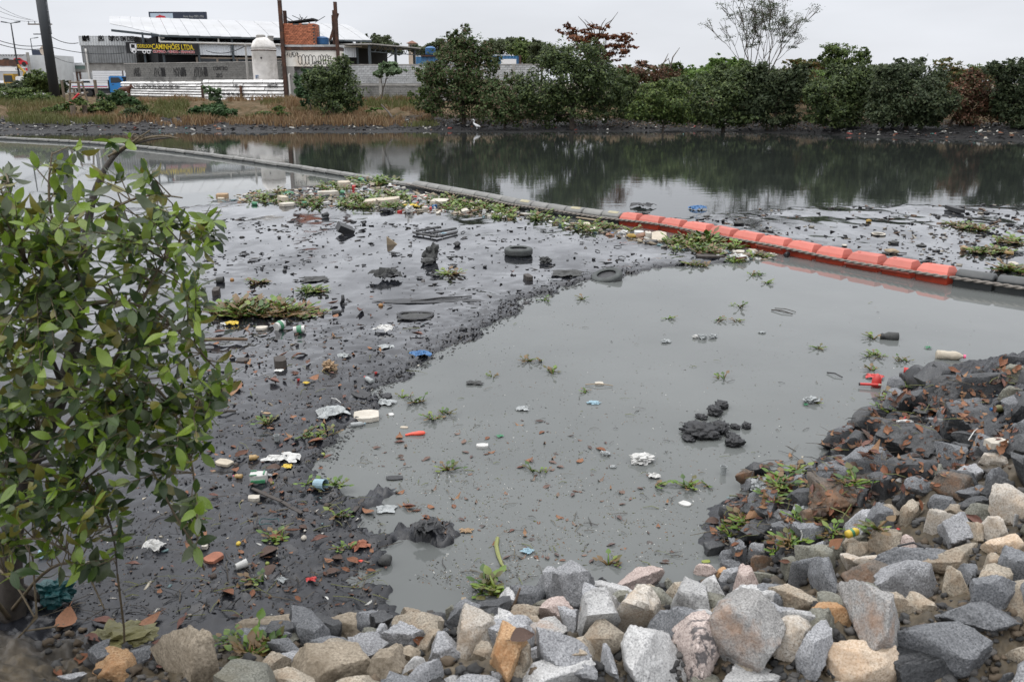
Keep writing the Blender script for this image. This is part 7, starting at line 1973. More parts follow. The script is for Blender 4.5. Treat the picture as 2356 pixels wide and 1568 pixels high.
board("short dark plank pointing at the water", Zh(1600, 800), Zh(1690, 680), 11, 'rawwood')
cup("crushed white cup lying on the left mud", Zh(600, 1280), 20, 26, 'white', lying=.6)
slab("broken red brick tile half hidden by hanging leaves", Zh(350, 1200), 34, 28, 8, 'brick', -.5, name="brick", cat="brick")
slab("speckled foam piece beside the broken red tile", Zh(270, 1080), 16, 22, 8, 'foam', .4, jit=.25)
lump("helmet shaped grey jug bottom standing at the water edge", Zh(1890, 1245), 34, 32, 'cloth', "jug_bottom", "jug", None, .15, 1.2)
for at, lab, mt, w in ((Zh(570, 1065), "yellow fruit on the mud left of the big stalked leaf", 'yellow', 12), (Zh(828, 1242), "pale green fruit under the big stalked leaf", 'lime', 10), (Zh(1325, 268), "olive fruit at the mud edge right of the wrapping", 'lime', 11), (Zh(870, 520), "green fruit beside the drinks carton", 'lime', 9), (Zh(1155, 1015), "grey white pebble of foam on the mud", 'foam', 14), (Zh(1360, 725), "brown husk near the blue pot", 'nut', 14), (Zh(720, 800), "brown husk below the foam lump", 'nut', 11), (Zh(990, 480), "dark husk right of the drinks carton", 'nut', 10), (Zh(1065, 235), "dark husk above the right wrapping sheet", 'nut', 10), (Zh(550, 355), "brown husk right of the speckled foam strip", 'nut', 10), (Zh(490, 470), "dark husk beside the yellowish jar", 'nut', 10), (Zh(1750, 1485), "dark red husk near the bottom water", 'nut', 10), (Zh(980, 805), "black husk under the plank end", 'black', 11), (Zh(345, 1360), "cluster husk below the red tile", 'nut', 16), (Zg(1465, 815), "dark seed beside the white cap at the mud edge", 'nut', 8), (Zg(1180, 660), "seed right of the paper bag", 'nut', 7)):
 ball(lab, at, w, mt)
sheet("red and white wrapper at the lower mud", Zh(1215, 1390), 22, 9, 'red', .4, "wrapper", "wrapper")
sheet("grey crushed wrapper at the lower mud", Zh(955, 1390), 24, 9, 'clear', .4, "wrapper", "wrapper")
sheet("pinkish bag remnant on the orange leaf pile", Zh(1650, 1090), 40, 22, 'brick', .4, "bag_remnant", "bag")
sheet("red scrap at the right end of the orange leaf pile", Zh(1660, 1225), 12, 10, 'coral', .5, "wrapper", "wrapper")
sheet("thin white film trailing into the water", Zh(1890, 760), 44, 16, 'clear', .15)
m = MB(); th = np.linspace(0, 5.2, 18); w = size_at(Zh(845, 880), 22); m.tube([(w * math.cos(t), w * .7 * math.sin(t), .02 + .01 * math.sin(3 * t)) for t in th], .004, 5)
tag(put(m.build("wire_loop", TM['teal']), Zh(845, 880)), "teal wire loop lying on the mud", "wire")
# crop M left: black bag island
sheet("wrinkled black bag stranded on the small mud island", (985, 1212), 62, 44, 'black', .25, rz=.6, sharp=1.3)
sheet("beige rag at the tip of the small mud island", Zm(655, 492), 28, 9, 'card', .3, "rag", "rag")
slab("black plate on the mud spit above the island", Zm(140, 115), 40, 10, 4, 'black', .1, name="black_plate", cat="plastic piece", tilt=(.1, 0))
board("grey broken board end standing between small stones", Zm(395, 1200), Zm(395, 1090), 22, 'rawwood', .3)
board("thin grey splinter standing at the waterline", Zm(640, 1075), Zm(635, 985), 14, 'wood', .2)
m = MB(); pa = PT(*Zm(955, 1135)); k = mpp(pa); m.tube([(0, 0, .05), (14 * k, 3 * k, 45 * k), (27 * k, 6 * k, 84 * k)], [.010, .009, .006], 6)
tag(m.build("twig", TM['stick'], loc=pa), "red brown twig poking up beside the pale waterline stone", "twig")
# crop J, basin
def clods(items):
 for lab, at, w, h in items: lump(lab, at, w * 1.15, h * .75, 'mud', rough=.34, f=3.6, sink=.12, sub=4)
clods([("biggest black mud clod standing in the basin", (1612, 1000), 74, 46), ("mud clod joined to the right of the biggest one", (1655, 992), 46, 40), ("mud clod standing apart at the right foot of the group", (1689, 1024), 38, 34), ("low mud arm linking the right foot to the group", (1684, 1006), 30, 16), ("left low end of the big mud clod", (1584, 1010), 34, 18),
       ("upper middle mud clod of the basin", (1645, 953), 36, 34), ("topmost mud clod of the basin", (1660, 937), 34, 26), ("small left mud clod of the upper row", (1613, 962), 24, 18), ("small clod left of the pair at right", (1691, 985), 22, 17), ("right clod of the small pair", (1717, 984), 22, 22)])
bag("grey bag tied with a green knot floating on the basin", (1866, 925), 34, 18, 'clear')
sheet("green knot of the floating grey bag", (1853, 932), 9, 6, 'green', .6, "knot", "bag knot")
for at, w, h, lab in (((1478, 1062), 52, 24, "dirty white bag with an orange stain floating in the basin"), ((1393, 1046), 22, 12, "small grey bag bubble left of the stained bag"), ((1410, 1075), 14, 7, "tiny grey bag bubble under the small one"), ((1532, 787), 22, 8, "grey lump floating far left of the plants in the basin"), ((1615, 779), 20, 13, "grey bag lump in the middle of the floating trio"), ((1600, 777), 15, 9, "white bag lump, left one of the floating trio"), ((1640, 777), 19, 12, "brownish lump, right one of the floating trio"), ((1753, 766), 16, 5, "pale film bubble at the middle of the basin")):
 bag(lab, at, w, h, 'white' if 'white' in lab else 'clear')
bag("dark grey bag half under water near the green stems", (1092, 883), 32, 8, 'cloth')
cup("cloudy cup standing in the shallow water by the stones", (1664, 1090), 15, 20, 'clear')
pole("black stick floating at the right of the basin", Zj(1850, 505), Zj(2010, 555), 3.5, 'black')
pole("pale stick floating with a foam chip on it", Zi(1510, 570), Zi(1770, 580), 2.5, 'wood')
slab("white chip on the pale floating stick", Zi(1640, 556), 20, 7, 4, 'foam', .1, name="chip", cat="plastic piece")
pole("upper dark stick of the parallel pair in the basin", Ze(1830, 1272), Ze(2050, 1310), 2, 'rawwood')
pole("lower dark stick of the parallel pair in the basin", Ze(1795, 1288), Ze(2015, 1332), 3, 'rawwood')
bag("blue film floating in the middle of the basin", Zi(1590, 735), 28, 6, 'pblue')
slab("white plastic scrap floating left of the basin centre", Zi(540, 1143), 28, 10, 5, 'white', .05, name="plastic_scrap", cat="plastic piece")
sheet("clear film with bubbles floating left of the basin", Zi(920, 795), 30, 12, 'clear', .3)
sheet("green film floating left of the basin", Zi(705, 1050), 16, 9, 'green', .3)
sheet("white film flower floating near the stained bag", (1505, 1097), 26, 14, 'white', .5)
sheet("pale blue scrap floating near the curved green stalk", Zm(1090, 640), 24, 14, 'pblue', .4)
slab("yellow leaf-like chip floating at the bottom of the basin", Zn(210, 752), 22, 10, 2, 'lime', .2, name="chip", cat="plastic piece", jit=.4)
slab("white torn chip floating left of the muddy tip", Zn(70, 362), 26, 16, 3, 'white', .5, name="chip", cat="plastic piece", jit=.35)
# crop K
o = thing("jug", "grey narrow-necked jug lying on the water at the right", "jug"); w = size_at(Zk(670, 270), 38)
m = MB(); m.lathe([(.001, 0), (w * .26, 0), (w * .28, w * .55), (w * .2, w * .72), (w * .16, w * .8), (w * .17, w * .98), (w * .14, w), (.001, w * .99)], 16, (w / 2, 0, w * .16), rotm(0, R(-90), 0)); m.build("body", TM['cloth'], o, smooth=True)
m = MB(); m.lathe([(w * .19, w * .86), (w * .2, w * .9), (w * .19, w * .94)], 16, (w / 2, 0, w * .16), rotm(0, R(-90), 0)); m.build("neck_ring", TM['black'], o); put(o, Zk(670, 275), -.15)
bottle("beige bottle with a pink cap floating at the right shore", Zk(1310, 485), 62, 'cream', 'pink', R(-14), .36)
o = thing("plunger", "red rubber plunger with red handle floating at the right shore", "plunger"); w = size_at(Zk(480, 785), 50)
m = MB(); m.tube([(-w * .5, 0, .04), (w * .3, .0, .045)], w * .065, 10); m.build("handle", TM['red'], o); m = MB(); m.lathe([(w * .2, -.06), (w * .23, 0), (w * .2, .07), (w * .1, .12), (w * .05, .13)], 16, (w * .27, w * .25, .03)); m.build("rubber_cup", TM['red'], o, smooth=True)
m = MB(); m.tube([(w * .3, 0, .045), (w * .46, -.0, .045)], [w * .06, w * .035], 8); m.build("pale_tip", TM['cream'], o); m = MB(); m.tube([(-w * .54, 0, .04), (-w * .49, 0, .04)], w * .07, 10); m.build("end_cap", TM['black'], o); put(o, Zk(480, 785), R(-12))
o = thing("squeeze_bottle", "red cone bottle with a yellow tip floating at the right shore", "bottle"); w = size_at(Zk(910, 635), 36)
m = MB(); m.tube([(-w / 2, 0, .03), (w * .2, 0, .03), (w * .4, 0, .03)], [w * .2, w * .14, w * .08], 12); m.build("body", TM['red'], o, smooth=True); m = MB(); m.tube([(w * .4, 0, .03), (w * .55, 0, .03)], [w * .07, w * .05], 8); m.build("tip", TM['yellow'], o); put(o, Zk(910, 635), R(-28))
sheet("torn red pack floating above the plunger", Zk(515, 680), 34, 10, 'red', .3, "wrapper", "wrapper")
cup("green and white paper cup lying squeezed on the shore", Zk(1230, 710), 14, 27, 'white', lying=.2, band='green', taper=.8)
sheet("small green and white wrapper floating before the right shore", Zk(1080, 372), 13, 9, 'green', .5, "wrapper", "wrapper")
o = thing("shoe", "white and dark red trainer lying sole up in the leaves", "shoe"); w = size_at(Zk(830, 1185), 52)
m = MB(); secs = []
for i in range(9):
 t = i / 8; hw = w * (.14 + .05 * math.sin(t * 3.1)) * (1 if t < .9 else .6); ht = w * (.3 - .14 * t)
 secs.append(np.array([((t - .5) * w, hw * math.cos(a), max(0, ht * (.5 + .5 * math.sin(a)))) for a in np.linspace(0, 6.28, 12, endpoint=False)]))
loft(m, secs); m.build("upper", TM['white'], o, smooth=True); m = MB(); m.tube([(-w * .5, .02, .05 * w), (-.1 * w, w * .2, .12 * w), (w * .3, w * .2, .2 * w), (w * .5, w * .05, .12 * w)], [w * .05, w * .05, w * .045, w * .03], 7); m.build("sole_edge", TM['red'], o); put(o, Zk(830, 1190), R(30), .02)
bottle("half buried brown bottle among the big wet boulders", Zk(1840, 1030), 56, 'olive', 'blue', 3.3, .32)
cup("open end of a black pipe between boulders", Zk(1590, 1330), 16, 36, 'black', lying=1.0, name="pipe", cat="pipe", taper=.95)
pole("white straw beside the black pipe end", Zk(1480, 1450), Zk(1590, 1310), 2.5, 'white', "straw", "straw", dz=.1)
slab("pale rubble chunk on the upper right stones", Zk(1765, 1520), 50, 16, 14, 'foam', .2, name="rubble_chunk", cat="rubble", dz=.1)
# crop N
o = thing("drink_can", "crushed yellow and green drink can wedged between stones", "can"); w = size_at(Zn(1185, 665), 34)
m = MB(); m.lathe([(.001, 0), (w * .24, 0), (w * .28, w * .1), (w * .28, w * .75), (w * .2, w * .85), (w * .2, w * .88), (.001, w * .86)], 14, (-w / 2, 0, w * .2), rotm(0, R(80), 0)); m.build("body", TM['yellow'], o, smooth=True); m = MB(); m.lathe([(w * .285, w * .3), (w * .285, w * .5)], 14, (-w / 2, 0, w * .2), rotm(0, R(80), 0)); m.build("green_band", TM['green'], o); m = MB(); m.lathe([(w * .2, w * .885), (.001, w * .88)], 14, (-w / 2, 0, w * .2), rotm(0, R(80), 0)); m.build("lid", TM['white'], o); put(o, Zn(1185, 685), .3, .12)
bag("clear plastic bag draped over the stones of the muddy tip", Zn(590, 270), 66, 34, 'clear')
sheet("small clear bag among green stems on the muddy tip", Zn(850, 410), 44, 24, 'clear', .5)
sheet("red label with white lettering stuck among stems", Zn(705, 205), 24, 22, 'red', .3, "label_tag", "label")
b_ = PT(*Zn(705, 205)); text("lettering", "Elen", bpy.data.objects["label_tag"], (-.05, -.055, .035), .04, TM['white'], sx=.9, ext=.001)
sheet("torn beige tag leaning on the squat block", Zn(740, 505), 26, 16, 'cream', .4, "tag", "tag")
lump("white foot-shaped plastic piece on the upper slope", Zn(1515, 215), 26, 20, 'white', "plastic_piece", "plastic piece", None, .15, 1.4)
ball("small red ball on the stones", Zn(1505, 540), 10, 'red', "ball", "ball")
sheet("greyish wilted film draped over stems of the muddy tip", Zn(905, 275), 44, 26, 'olive', .4)
m = MB(); pa = PT(*Zn(840, 690)); k = mpp(pa); m.tube([(0, 0, .1), (2 * k, 0, .1 + 14 * k), (-2 * k, 0, .1 + 24 * k)], .005, 5); tag(m.build("straw", TM['white'], loc=pa), "bent white straw standing between stones at the muddy tip", "straw")
pole("black bent twig lying over the grey boulder", Zn(1470, 880), Zn(1650, 900), 5, 'black', "twig", "twig", dz=.24, bend=-.15)
# left foot
bag("wet olive film bag heaped at the foot of the tree", (275, 1482), 150, 50, 'olive')
bag("dark teal bag caught at the foot of the trunk", (125, 1385), 80, 70, 'teal')
sheet("blue white film scrap behind the trunk", (108, 1278), 34, 18, 'pblue', .6)
sheet("white tissue heap under the hanging leaves", (355, 1262), 44, 30, 'white', .6, "tissue", "tissue")
for at, w, lab in (((333, 1440), 76, "big curled brown leaf beside the olive bag"), ((240, 1440), 70, "long brown leaf lying behind the olive bag"), ((150, 1440), 80, "dry brown palm-like leaf under the trunk"), ((305, 1302), 32, "single orange leaf under the hanging leaves"), ((440, 1262), 30, "brown leaf under the tip of the hanging branch")):
 dleaf(at, w, lab, "large dry leaves at the foot of the tree", var=rT.choice([1, 3, 5]))
for i, (a, b, r) in enumerate((((700, 1600), (560, 1500), 3), ((640, 1560), (590, 1480), 3))): pass
hyac("grass-like green tuft growing between the stones at the bottom left", (590, 1500), 80, 60, 16, .13, upright=1.0, brown=.4)
hyac("green plant growing at the foot of the concrete lump", (545, 1478), 50, 30, 6, .12)

# ------------------------------------------------------------------ litter raft along the boom
RAFT = [(480, 462), (560, 446), (660, 438), (760, 424), (830, 410), (880, 412), (965, 440), (1100, 466), (1245, 493), (1275, 508), (1180, 506), (1080, 496), (1000, 490), (930, 490), (860, 480), (760, 478), (690, 476), (600, 470)]
RAFT2 = [(1250, 508), (1330, 514), (1430, 530), (1540, 550), (1640, 566), (1770, 588), (1790, 598), (1720, 600), (1620, 584), (1540, 572), (1470, 556), (1400, 542), (1300, 526)]
def in_poly(p, poly):
 r = False; n = len(poly)
 for i in range(n):
  a, b = poly[i], poly[(i + 1) % n]
  if (a[1] > p[1]) != (b[1] > p[1]) and p[0] < a[0] + (p[1] - a[1]) * (b[0] - a[0]) / (b[1] - a[1]): r = not r
 return r
def rnd_in(poly, r):
 xs = [p[0] for p in poly]; ys = [p[1] for p in poly]
 while True:
  q = (r.uniform(min(xs), max(xs)), r.uniform(min(ys), max(ys)))
  if in_poly(q, poly): return q
# named pieces of the raft
slab("longest curved foam board in the litter raft", (878, 470), 98, 16, 12, 'cream', .25, (.0, -.05), jit=.35)
slab("long straight foam plank at the back of the litter raft", (755, 448), 46, 6, 8, 'foam', .35, jit=.05)
slab("brown foam box standing at the top of the litter raft", (792, 430), 28, 10, 12, 'cream', .3, name="foam_box", cat="box", jit=.05)
slab("pointed white foam wedge at the front of the litter raft", (660, 473), 42, 10, 6, 'foam', .3, jit=.4)
slab("square white foam box lid right of the knotted bag", (1012, 470), 38, 14, 10, 'foam', -.1, name="foam_box", cat="box", jit=.05)
slab("brown box at the left of the litter raft", (512, 455), 26, 8, 9, 'card', .2, name="box", cat="box", jit=.05)
slab("tan foam block beside the black shoe in the raft", (652, 464), 18, 10, 12, 'cream', .6, jit=.1)
bag("yellow bag beside the white knotted bag", (945, 477), 34, 9, 'yellow')
board("orange board under the yellow bag", (928, 487), (962, 486), 6, 'fruit')
slab("black shoe floating in the left of the raft", (627, 455), 20, 8, 8, 'black', .3, name="shoe", cat="shoe", jit=.3)
bag("green bag in the left half of the raft", (665, 447), 22, 8, 'green')
slab("red box piece near the top of the raft", (814, 434), 8, 5, 7, 'red', .2, name="box", cat="box", jit=.05)
slab("pale blue tray at the back of the raft", (757, 431), 15, 5, 4, 'pblue', .2, name="tray", cat="tray", jit=.1)
for at, lab in (((588, 472), "green bottle ball at the left front of the raft"), ((702, 471), "green bottle at the middle front of the raft"), ((832, 417), "green bottle at the far top of the raft"), ((790, 446), "green bottle among foam at the back of the raft")):
 bottle(lab, at, 16, 'green', 'white', rT.uniform(-1, 1), .6)
bag("green bag at the right end of the raft beside the grey floats", (1192, 478), 14, 9, 'green')
board("upper pale plank leaning by the grey floats", (1325, 511), (1380, 519), 7, 'wood', dz=.12)
board("lower pale plank by the grey floats", (1312, 519), (1358, 521), 9, 'wood', dz=.05)
board("short tilted plank by the grey floats", (1335, 520), (1350, 533), 6, 'wood')
slab("round foam cushion beside the pale planks", (1350, 524), 17, 10, 10, 'cream', 0, jit=.2)
bottle("red bottle end poking from the plants by the first orange float", (1391, 516), 14, 'red', None, .4, .6)
o = ball("yellow gourd floating at the front of the orange floats", (1452, 547), 25, 'ochre', "gourd", "gourd"); o.scale = (1, .6, .55)
pole("brown stalk end of the yellow gourd", (1464, 548), (1490, 555), 4, 'stick', "stalk", "stalk")
slab("pale square panel leaning on the orange floats", (1516, 553), 34, 12, 12, 'cream', -.15, (.3, 0), jit=.03)
slab("dirty white canister by the orange floats", (1491, 546), 14, 8, 12, 'foam', 0, name="canister", cat="canister", jit=.1)
slab("white foam tub behind the canister", (1470, 540), 22, 8, 8, 'white', -.1, name="tub", cat="tub", jit=.1)
bag("dirty white bag under the second orange float", (1435, 537), 24, 9, 'white')
board("long warped pale board along the orange floats", (1500, 553), (1568, 566), 9, 'wood')
slab("dark board lying at the tip of the mud by the plants", (1633, 590), 64, 9, 4, 'rawwood', .05, name="board", cat="board", jit=.06)
bag("long dirty bag at the end of the orange raft", (1699, 594), 32, 13, 'white')
slab("pale block at the end of the orange raft", (1702, 583), 20, 7, 6, 'foam', -.3)
pole("dark red stick running into the dirty bag", (1672, 576), (1692, 590), 3, 'rawwood')
bottle("grey bottle leaning on the sixth orange float", (1733, 580), 22, 'cream', None, -.5, .4)
bag("dirty foam ball under the seventh orange float", (1776, 590), 20, 10, 'foam')
cup("dark tub under the eighth orange float", (1809, 591), 12, 14, 'black', lying=.9, name="tub", cat="tub")
# random countable pieces of the raft
rR = random.Random(5)
spec = [("foam", "white foam scrap lodged in the litter raft", 34), ("bottle", "clear plastic bottle lodged in the litter raft", 22), ("bagw", "small white bag lodged in the litter raft", 20), ("card", "brown card scrap lodged in the litter raft", 12), ("wood", "stick of wood lodged in the litter raft", 14), ("blue", "blue plastic bit lodged in the litter raft", 5), ("red", "red plastic bit lodged in the litter raft", 6), ("cup", "pale cup lodged in the litter raft", 10)]
for kind, lab, n in spec:
 for i in range(n):
  poly = RAFT if rR.random() < .8 else RAFT2
  at = rnd_in(poly, rR); g = "small litter of the raft: " + kind
  lb = lab if poly is RAFT else lab.replace("the litter raft", "the plants along the orange floats")
  g = g if poly is RAFT else g + " by the orange floats"
  if kind == "foam": slab(lb, at, rR.uniform(6, 20), rR.uniform(3, 7), rR.uniform(2, 6), rR.choice(['foam', 'cream', 'white']), rR.uniform(-.7, .7), (rR.uniform(-.2, .2), rR.uniform(-.3, .3)), "foam_scrap", "foam piece", g, .3)
  elif kind == "bottle": bottle(lb, at, rR.uniform(9, 16), 'clear', rR.choice(['red', 'blue', 'white', None]), rR.uniform(0, 6), .34, g)
  elif kind == "bagw": bag(lb, at, rR.uniform(8, 18), rR.uniform(4, 9), 'white', None, False, g)
  elif kind == "card": slab(lb, at, rR.uniform(8, 22), rR.uniform(3, 7), 2, 'card', rR.uniform(-.7, .7), (0, 0), "card_scrap", "card", g, .3)
  elif kind == "wood": board(lb, at, (at[0] + rR.uniform(10, 28), at[1] + rR.uniform(-2, 3)), 4, 'wood', group=g)
  elif kind == "cup": cup(lb, at, rR.uniform(5, 9), rR.uniform(6, 11), 'white', rR.uniform(0, 6), group=g)
  else: slab(lb, at, rR.uniform(4, 9), 4, 4, kind, rR.uniform(-1, 1), (0, 0), "plastic_bit", "plastic piece", g, .3)
def bits(name, label, polys, n, pal, smin, smax, seed, cat="litter", flat=.5, dens=None, mat=None, lift=.3, pxs=False):
 r = random.Random(seed); rn = np.random.default_rng(seed)
 base = MB().box((0, 0, 0), (1, 1, 1)); bv, bf = base.v[0], np.array(base.f)
 Vs, Fs, Cs, k = [], [], [], 0
 tries = 0
 while k < n and tries < n * 12:
  tries += 1
  at = rnd_in(polys[r.randrange(len(polys))], r) if not callable(polys) else polys(r)
  if dens is not None and r.random() > dens(at): continue
  p = hit(*at) if r.random() < 2 else None
  s = math.exp(r.uniform(math.log(smin), math.log(smax))) * (mpp(p) if pxs else 1)
  sc = np.array([s * r.uniform(.8, 2.2), s * r.uniform(.4, 1), s * flat * r.uniform(.3, 1)])
  v = (bv * (1 + .45 * rn.normal(size=bv.shape)) * sc) @ rotm(r.uniform(-.3, .3), r.uniform(-.3, .3), r.uniform(0, 6.3)).T + np.array(p) + (0, 0, sc[2] * lift)
  Vs.append(v); Fs.append(bf + 8 * k); k += 1
  Cs.append(np.tile(np.array(pal[rn.integers(len(pal))]) * rn.uniform(.75, 1.2), (8, 1)))
 me = fast_mesh(name, np.concatenate(Vs), np.concatenate(Fs), mat or VC("litter_bits", .6), np.concatenate(Cs))
 return tag(obj(name, me), label, cat, kind="stuff")
LP = [(.5, .48, .43), (.42, .38, .3), (.3, .25, .17), (.2, .16, .11), (.5, .5, .47), (.1, .1, .1), (.28, .22, .15), (.25, .14, .09), (.14, .22, .23)]
bits("small_litter", "mass of small foam and plastic scraps filling the litter raft", [RAFT, RAFT, RAFT, RAFT2], 1100, LP, .03, .14, 31)
def raft_plants():
 r = random.Random(41); rn = np.random.default_rng(41); m = MB()
 for i in range(1250):
  poly = RAFT if r.random() < .78 else RAFT2; at = rnd_in(poly, r)
  if vnoise(np.array([at[0] / 40]), np.array([at[1] / 14]), seed=12)[0] < -.25: continue
  p = PT(*at); hyac_mb(m, p.x, p.y, .03, r.uniform(.15, .32), rn, 4, .75, .2)
 tag(m.build("floating_plants", GLM, smooth=True), "mat of water hyacinth leaves growing through the litter raft", "water plants", kind="stuff")
raft_plants()
hyac("tall dark green hyacinth tuft at the boom end of the raft", (893, 424), 62, 18, 26, .34, upright=.9, brown=0)
hyac("lush bright hyacinth clump leaning on the orange floats", (1610, 560), 84, 14, 22, .34, upright=1.0, brown=.05)
hyac("hyacinth clump right of the lush one", (1680, 572), 50, 10, 12, .26, brown=.1)
hyac("hyacinth tuft beside the first orange float", (1400, 525), 44, 10, 14, .22)
hyac("hyacinth tuft at the end of the orange raft", (1750, 592), 46, 9, 10, .22, brown=.2)
hyac("hyacinth tuft under the long dirty bag", (1695, 603), 30, 7, 6, .2, brown=.2)
hyac("flat hyacinth clump at the mud edge below the orange floats", (1613, 612), 40, 7, 7, .2, brown=.4)
# plants, mud
hyac("big wilted hyacinth raft stranded on the left mud", (585, 718), 200, 38, 75, .25, upright=.85, brown=.35, leaves=7)
hyac("wilted right end of the stranded hyacinth raft", (690, 722), 100, 26, 22, .22, upright=.3, brown=.45)
hyac("small bright hyacinth tuft above the stranded raft", (716, 672), 54, 12, 12, .22, upright=.7, brown=.05)
hyac("wilted stems beside the short stick on the left mud", (592, 650), 40, 9, 6, .2, brown=.5)
hyac("ragged plant left of the little block, below the tyre", (1040, 632), 40, 10, 5, .26, brown=.5)
for at, w, n, lab in (((625, 975), 36, 5, "plant bulbs beside the black shoe"), ((730, 1005), 90, 12, "plants caught at the mud edge around the big brown leaf"), ((755, 1120), 100, 12, "green stalks around the blue pot"), ((590, 1338), 38, 5, "green bulb plant low on the left mud"), ((790, 1265), 34, 4, "pale stalks beside the pink bag remnant"), ((790, 1188), 30, 4, "short green stalks near the short plank"), ((630, 1238), 40, 5, "yellow stalks on the big stalked leaf"),
     ((935, 915), 26, 3, "round leaved plantlet floating by the mud edge"), ((966, 925), 34, 4, "green plantlet floating right of the round leaved one"), ((1000, 962), 40, 5, "sprouting plantlet left in the basin"), ((1032, 950), 34, 3, "low plantlet with a yellow chip"), ((1212, 832), 18, 3, "dark green sprout standing in the basin"), ((1242, 832), 10, 2, "bright upright sprout standing in the basin"), ((1272, 858), 30, 4, "black twiggy sprout in the basin"), ((1345, 902), 28, 3, "pair of black sprouts in the basin"),
     ((1130, 868), 20, 2, "yellow green stub floating in the basin"), ((1660, 872), 22, 2, "short green stem floating above the mud clods"), ((2006, 818), 56, 9, "hyacinth clump floating near the grey jug"), ((2072, 830), 38, 5, "hyacinth floating left of the pink capped bottle"), ((1885, 803), 22, 3, "brownish plant floating left of the jug"), ((2010, 778), 26, 3, "plant stub touching the grey jug"), ((1998, 852), 28, 3, "green star shaped plant above the torn red pack"), ((1883, 928), 16, 2, "little plant tied to the grey bag"),
     ((1732, 632), 44, 6, "upper hyacinth group floating under the orange floats"), ((1760, 652), 20, 3, "lower right plantlet of the floating group"), ((1690, 705), 50, 3, "long runner plant floating in the basin"), ((1655, 737), 12, 2, "plant with a yellow scrap floating in the basin"), ((1700, 740), 24, 3, "bent stems floating right of the yellow scrap"), ((1538, 733), 26, 2, "brown plant bits floating at the upper basin"), ((1258, 692), 18, 2, "pale plantlet floating near the mud edge"), ((1342, 688), 16, 2, "small green plantlet floating near the sunk tyre"),
     ((1585, 1122), 40, 5, "half brown plant floating left of the mossy stone"), ((1520, 1120), 30, 2, "thin green stalk pair floating in the basin"), ((1410, 1298), 40, 4, "green buds floating near the bottom stones"), ((1240, 1085), 40, 3, "scraggy plant floating in the middle of the basin"), ((1035, 1080), 20, 3, "yellow green bulbs floating left in the basin"), ((1620, 1118), 22, 2, "stalks floating near the cloudy cup")):
 hyac(lab, at, w, max(5, w * .22), n, .115 if at[1] > 780 else .15, brown=.3, upright=.7, leaves=4)
hyac("fat bulbed green plant at the waterline of the bottom stones", Zm(835, 920), 50, 30, 5, .2, upright=.8, brown=0, leaves=8)
m = MB(); pa = PT(*Zm(870, 560)); pts = [PT(*Zm(*q)) - pa + Vector((0, 0, .012)) for q in ((878, 548), (868, 600), (880, 660), (905, 730), (940, 778))]; m.tube([tuple(q) for q in pts], [.016, .018, .017, .013, .006], 7, (.26, .28, .09)); tag(m.build("curved_stalk", GLM, loc=pa), "long curved green stalk floating above the fat bulbed plant", "stalk")
for at, w, d, n, lab in (((2240, 528), 66, 14, 18, "back hyacinth patch right of the orange floats"), ((2278, 582), 82, 14, 24, "front hyacinth patch right of the orange floats"), ((2326, 558), 70, 12, 20, "upright hyacinth patch at the right edge"), ((2335, 625), 54, 10, 12, "hyacinth with a blue scrap above the dark floats"), ((2205, 518), 40, 6, 7, "thin hyacinth streak left of the back patch")):
 hyac(lab, at, w, d, n, .25, brown=.35)
for at, w, h, mt, lab in (((2217, 577), 18, 17, 'card', "round brown basket by the right hyacinth"), ((2051, 582), 30, 14, 'wood', "brown stone-like lump with a stick across it, beyond the orange floats"), ((1998, 511), 13, 9, 'ochre', "small yellowish block on the right mud"), ((1700, 516), 28, 10, 'cloth', "grey brown lump on the mud behind the third orange float"), ((2056, 560), 26, 9, 'cloth', "dark crumpled bag with a pink spot on the right mud"), ((2120, 566), 24, 6, 'cloth', "low dark lump right of the brown one on the right mud"), ((1943, 566), 14, 6, 'foam', "small pale lump behind the orange floats"), ((2300, 620), 15, 15, 'white', "muddy foam ball at the right edge"), ((2330, 610), 24, 12, 'foam', "dirty bag at the right edge")):
 lump(lab, at, w, h, mt, "lump", "lump", None, .25, 2)
pole("long stick lying across the brown lump", (2020, 586), (2086, 583), 2.5, 'rawwood')
m = MB(); th = np.linspace(0, 6.28, 22); w = size_at((2021, 540), 27) / 2; m.tube([(w * math.cos(t), w * 1.2 * math.sin(t), .02) for t in th], .02, 6); tag(put(m.build("ring", TM['foam']), (2021, 540)), "pale ring lying on the right mud", "ring")
board("black half round panel with ribs on the far right mud", (2178, 481), (2214, 492), 16, 'black', .5)
sheet("blue bag floating where the right mud meets the river", (1606, 481), 38, 8, 'blue', .7)
bag("black bag mound in the water left of the right mud", (1472, 496), 46, 12, 'cloth')
sheet("row of black scraps beyond the black bag mound", (1478, 476), 52, 9, 'black', .7, "scraps", "rag")
bottle("clear bottle at the right edge beside the hyacinth", (2345, 582), 30, 'clear', 'pblue', .2, .35)
bottle("brown bottle at the right edge below the clear one", (2318, 585), 24, 'amber', None, 2.6, .4)

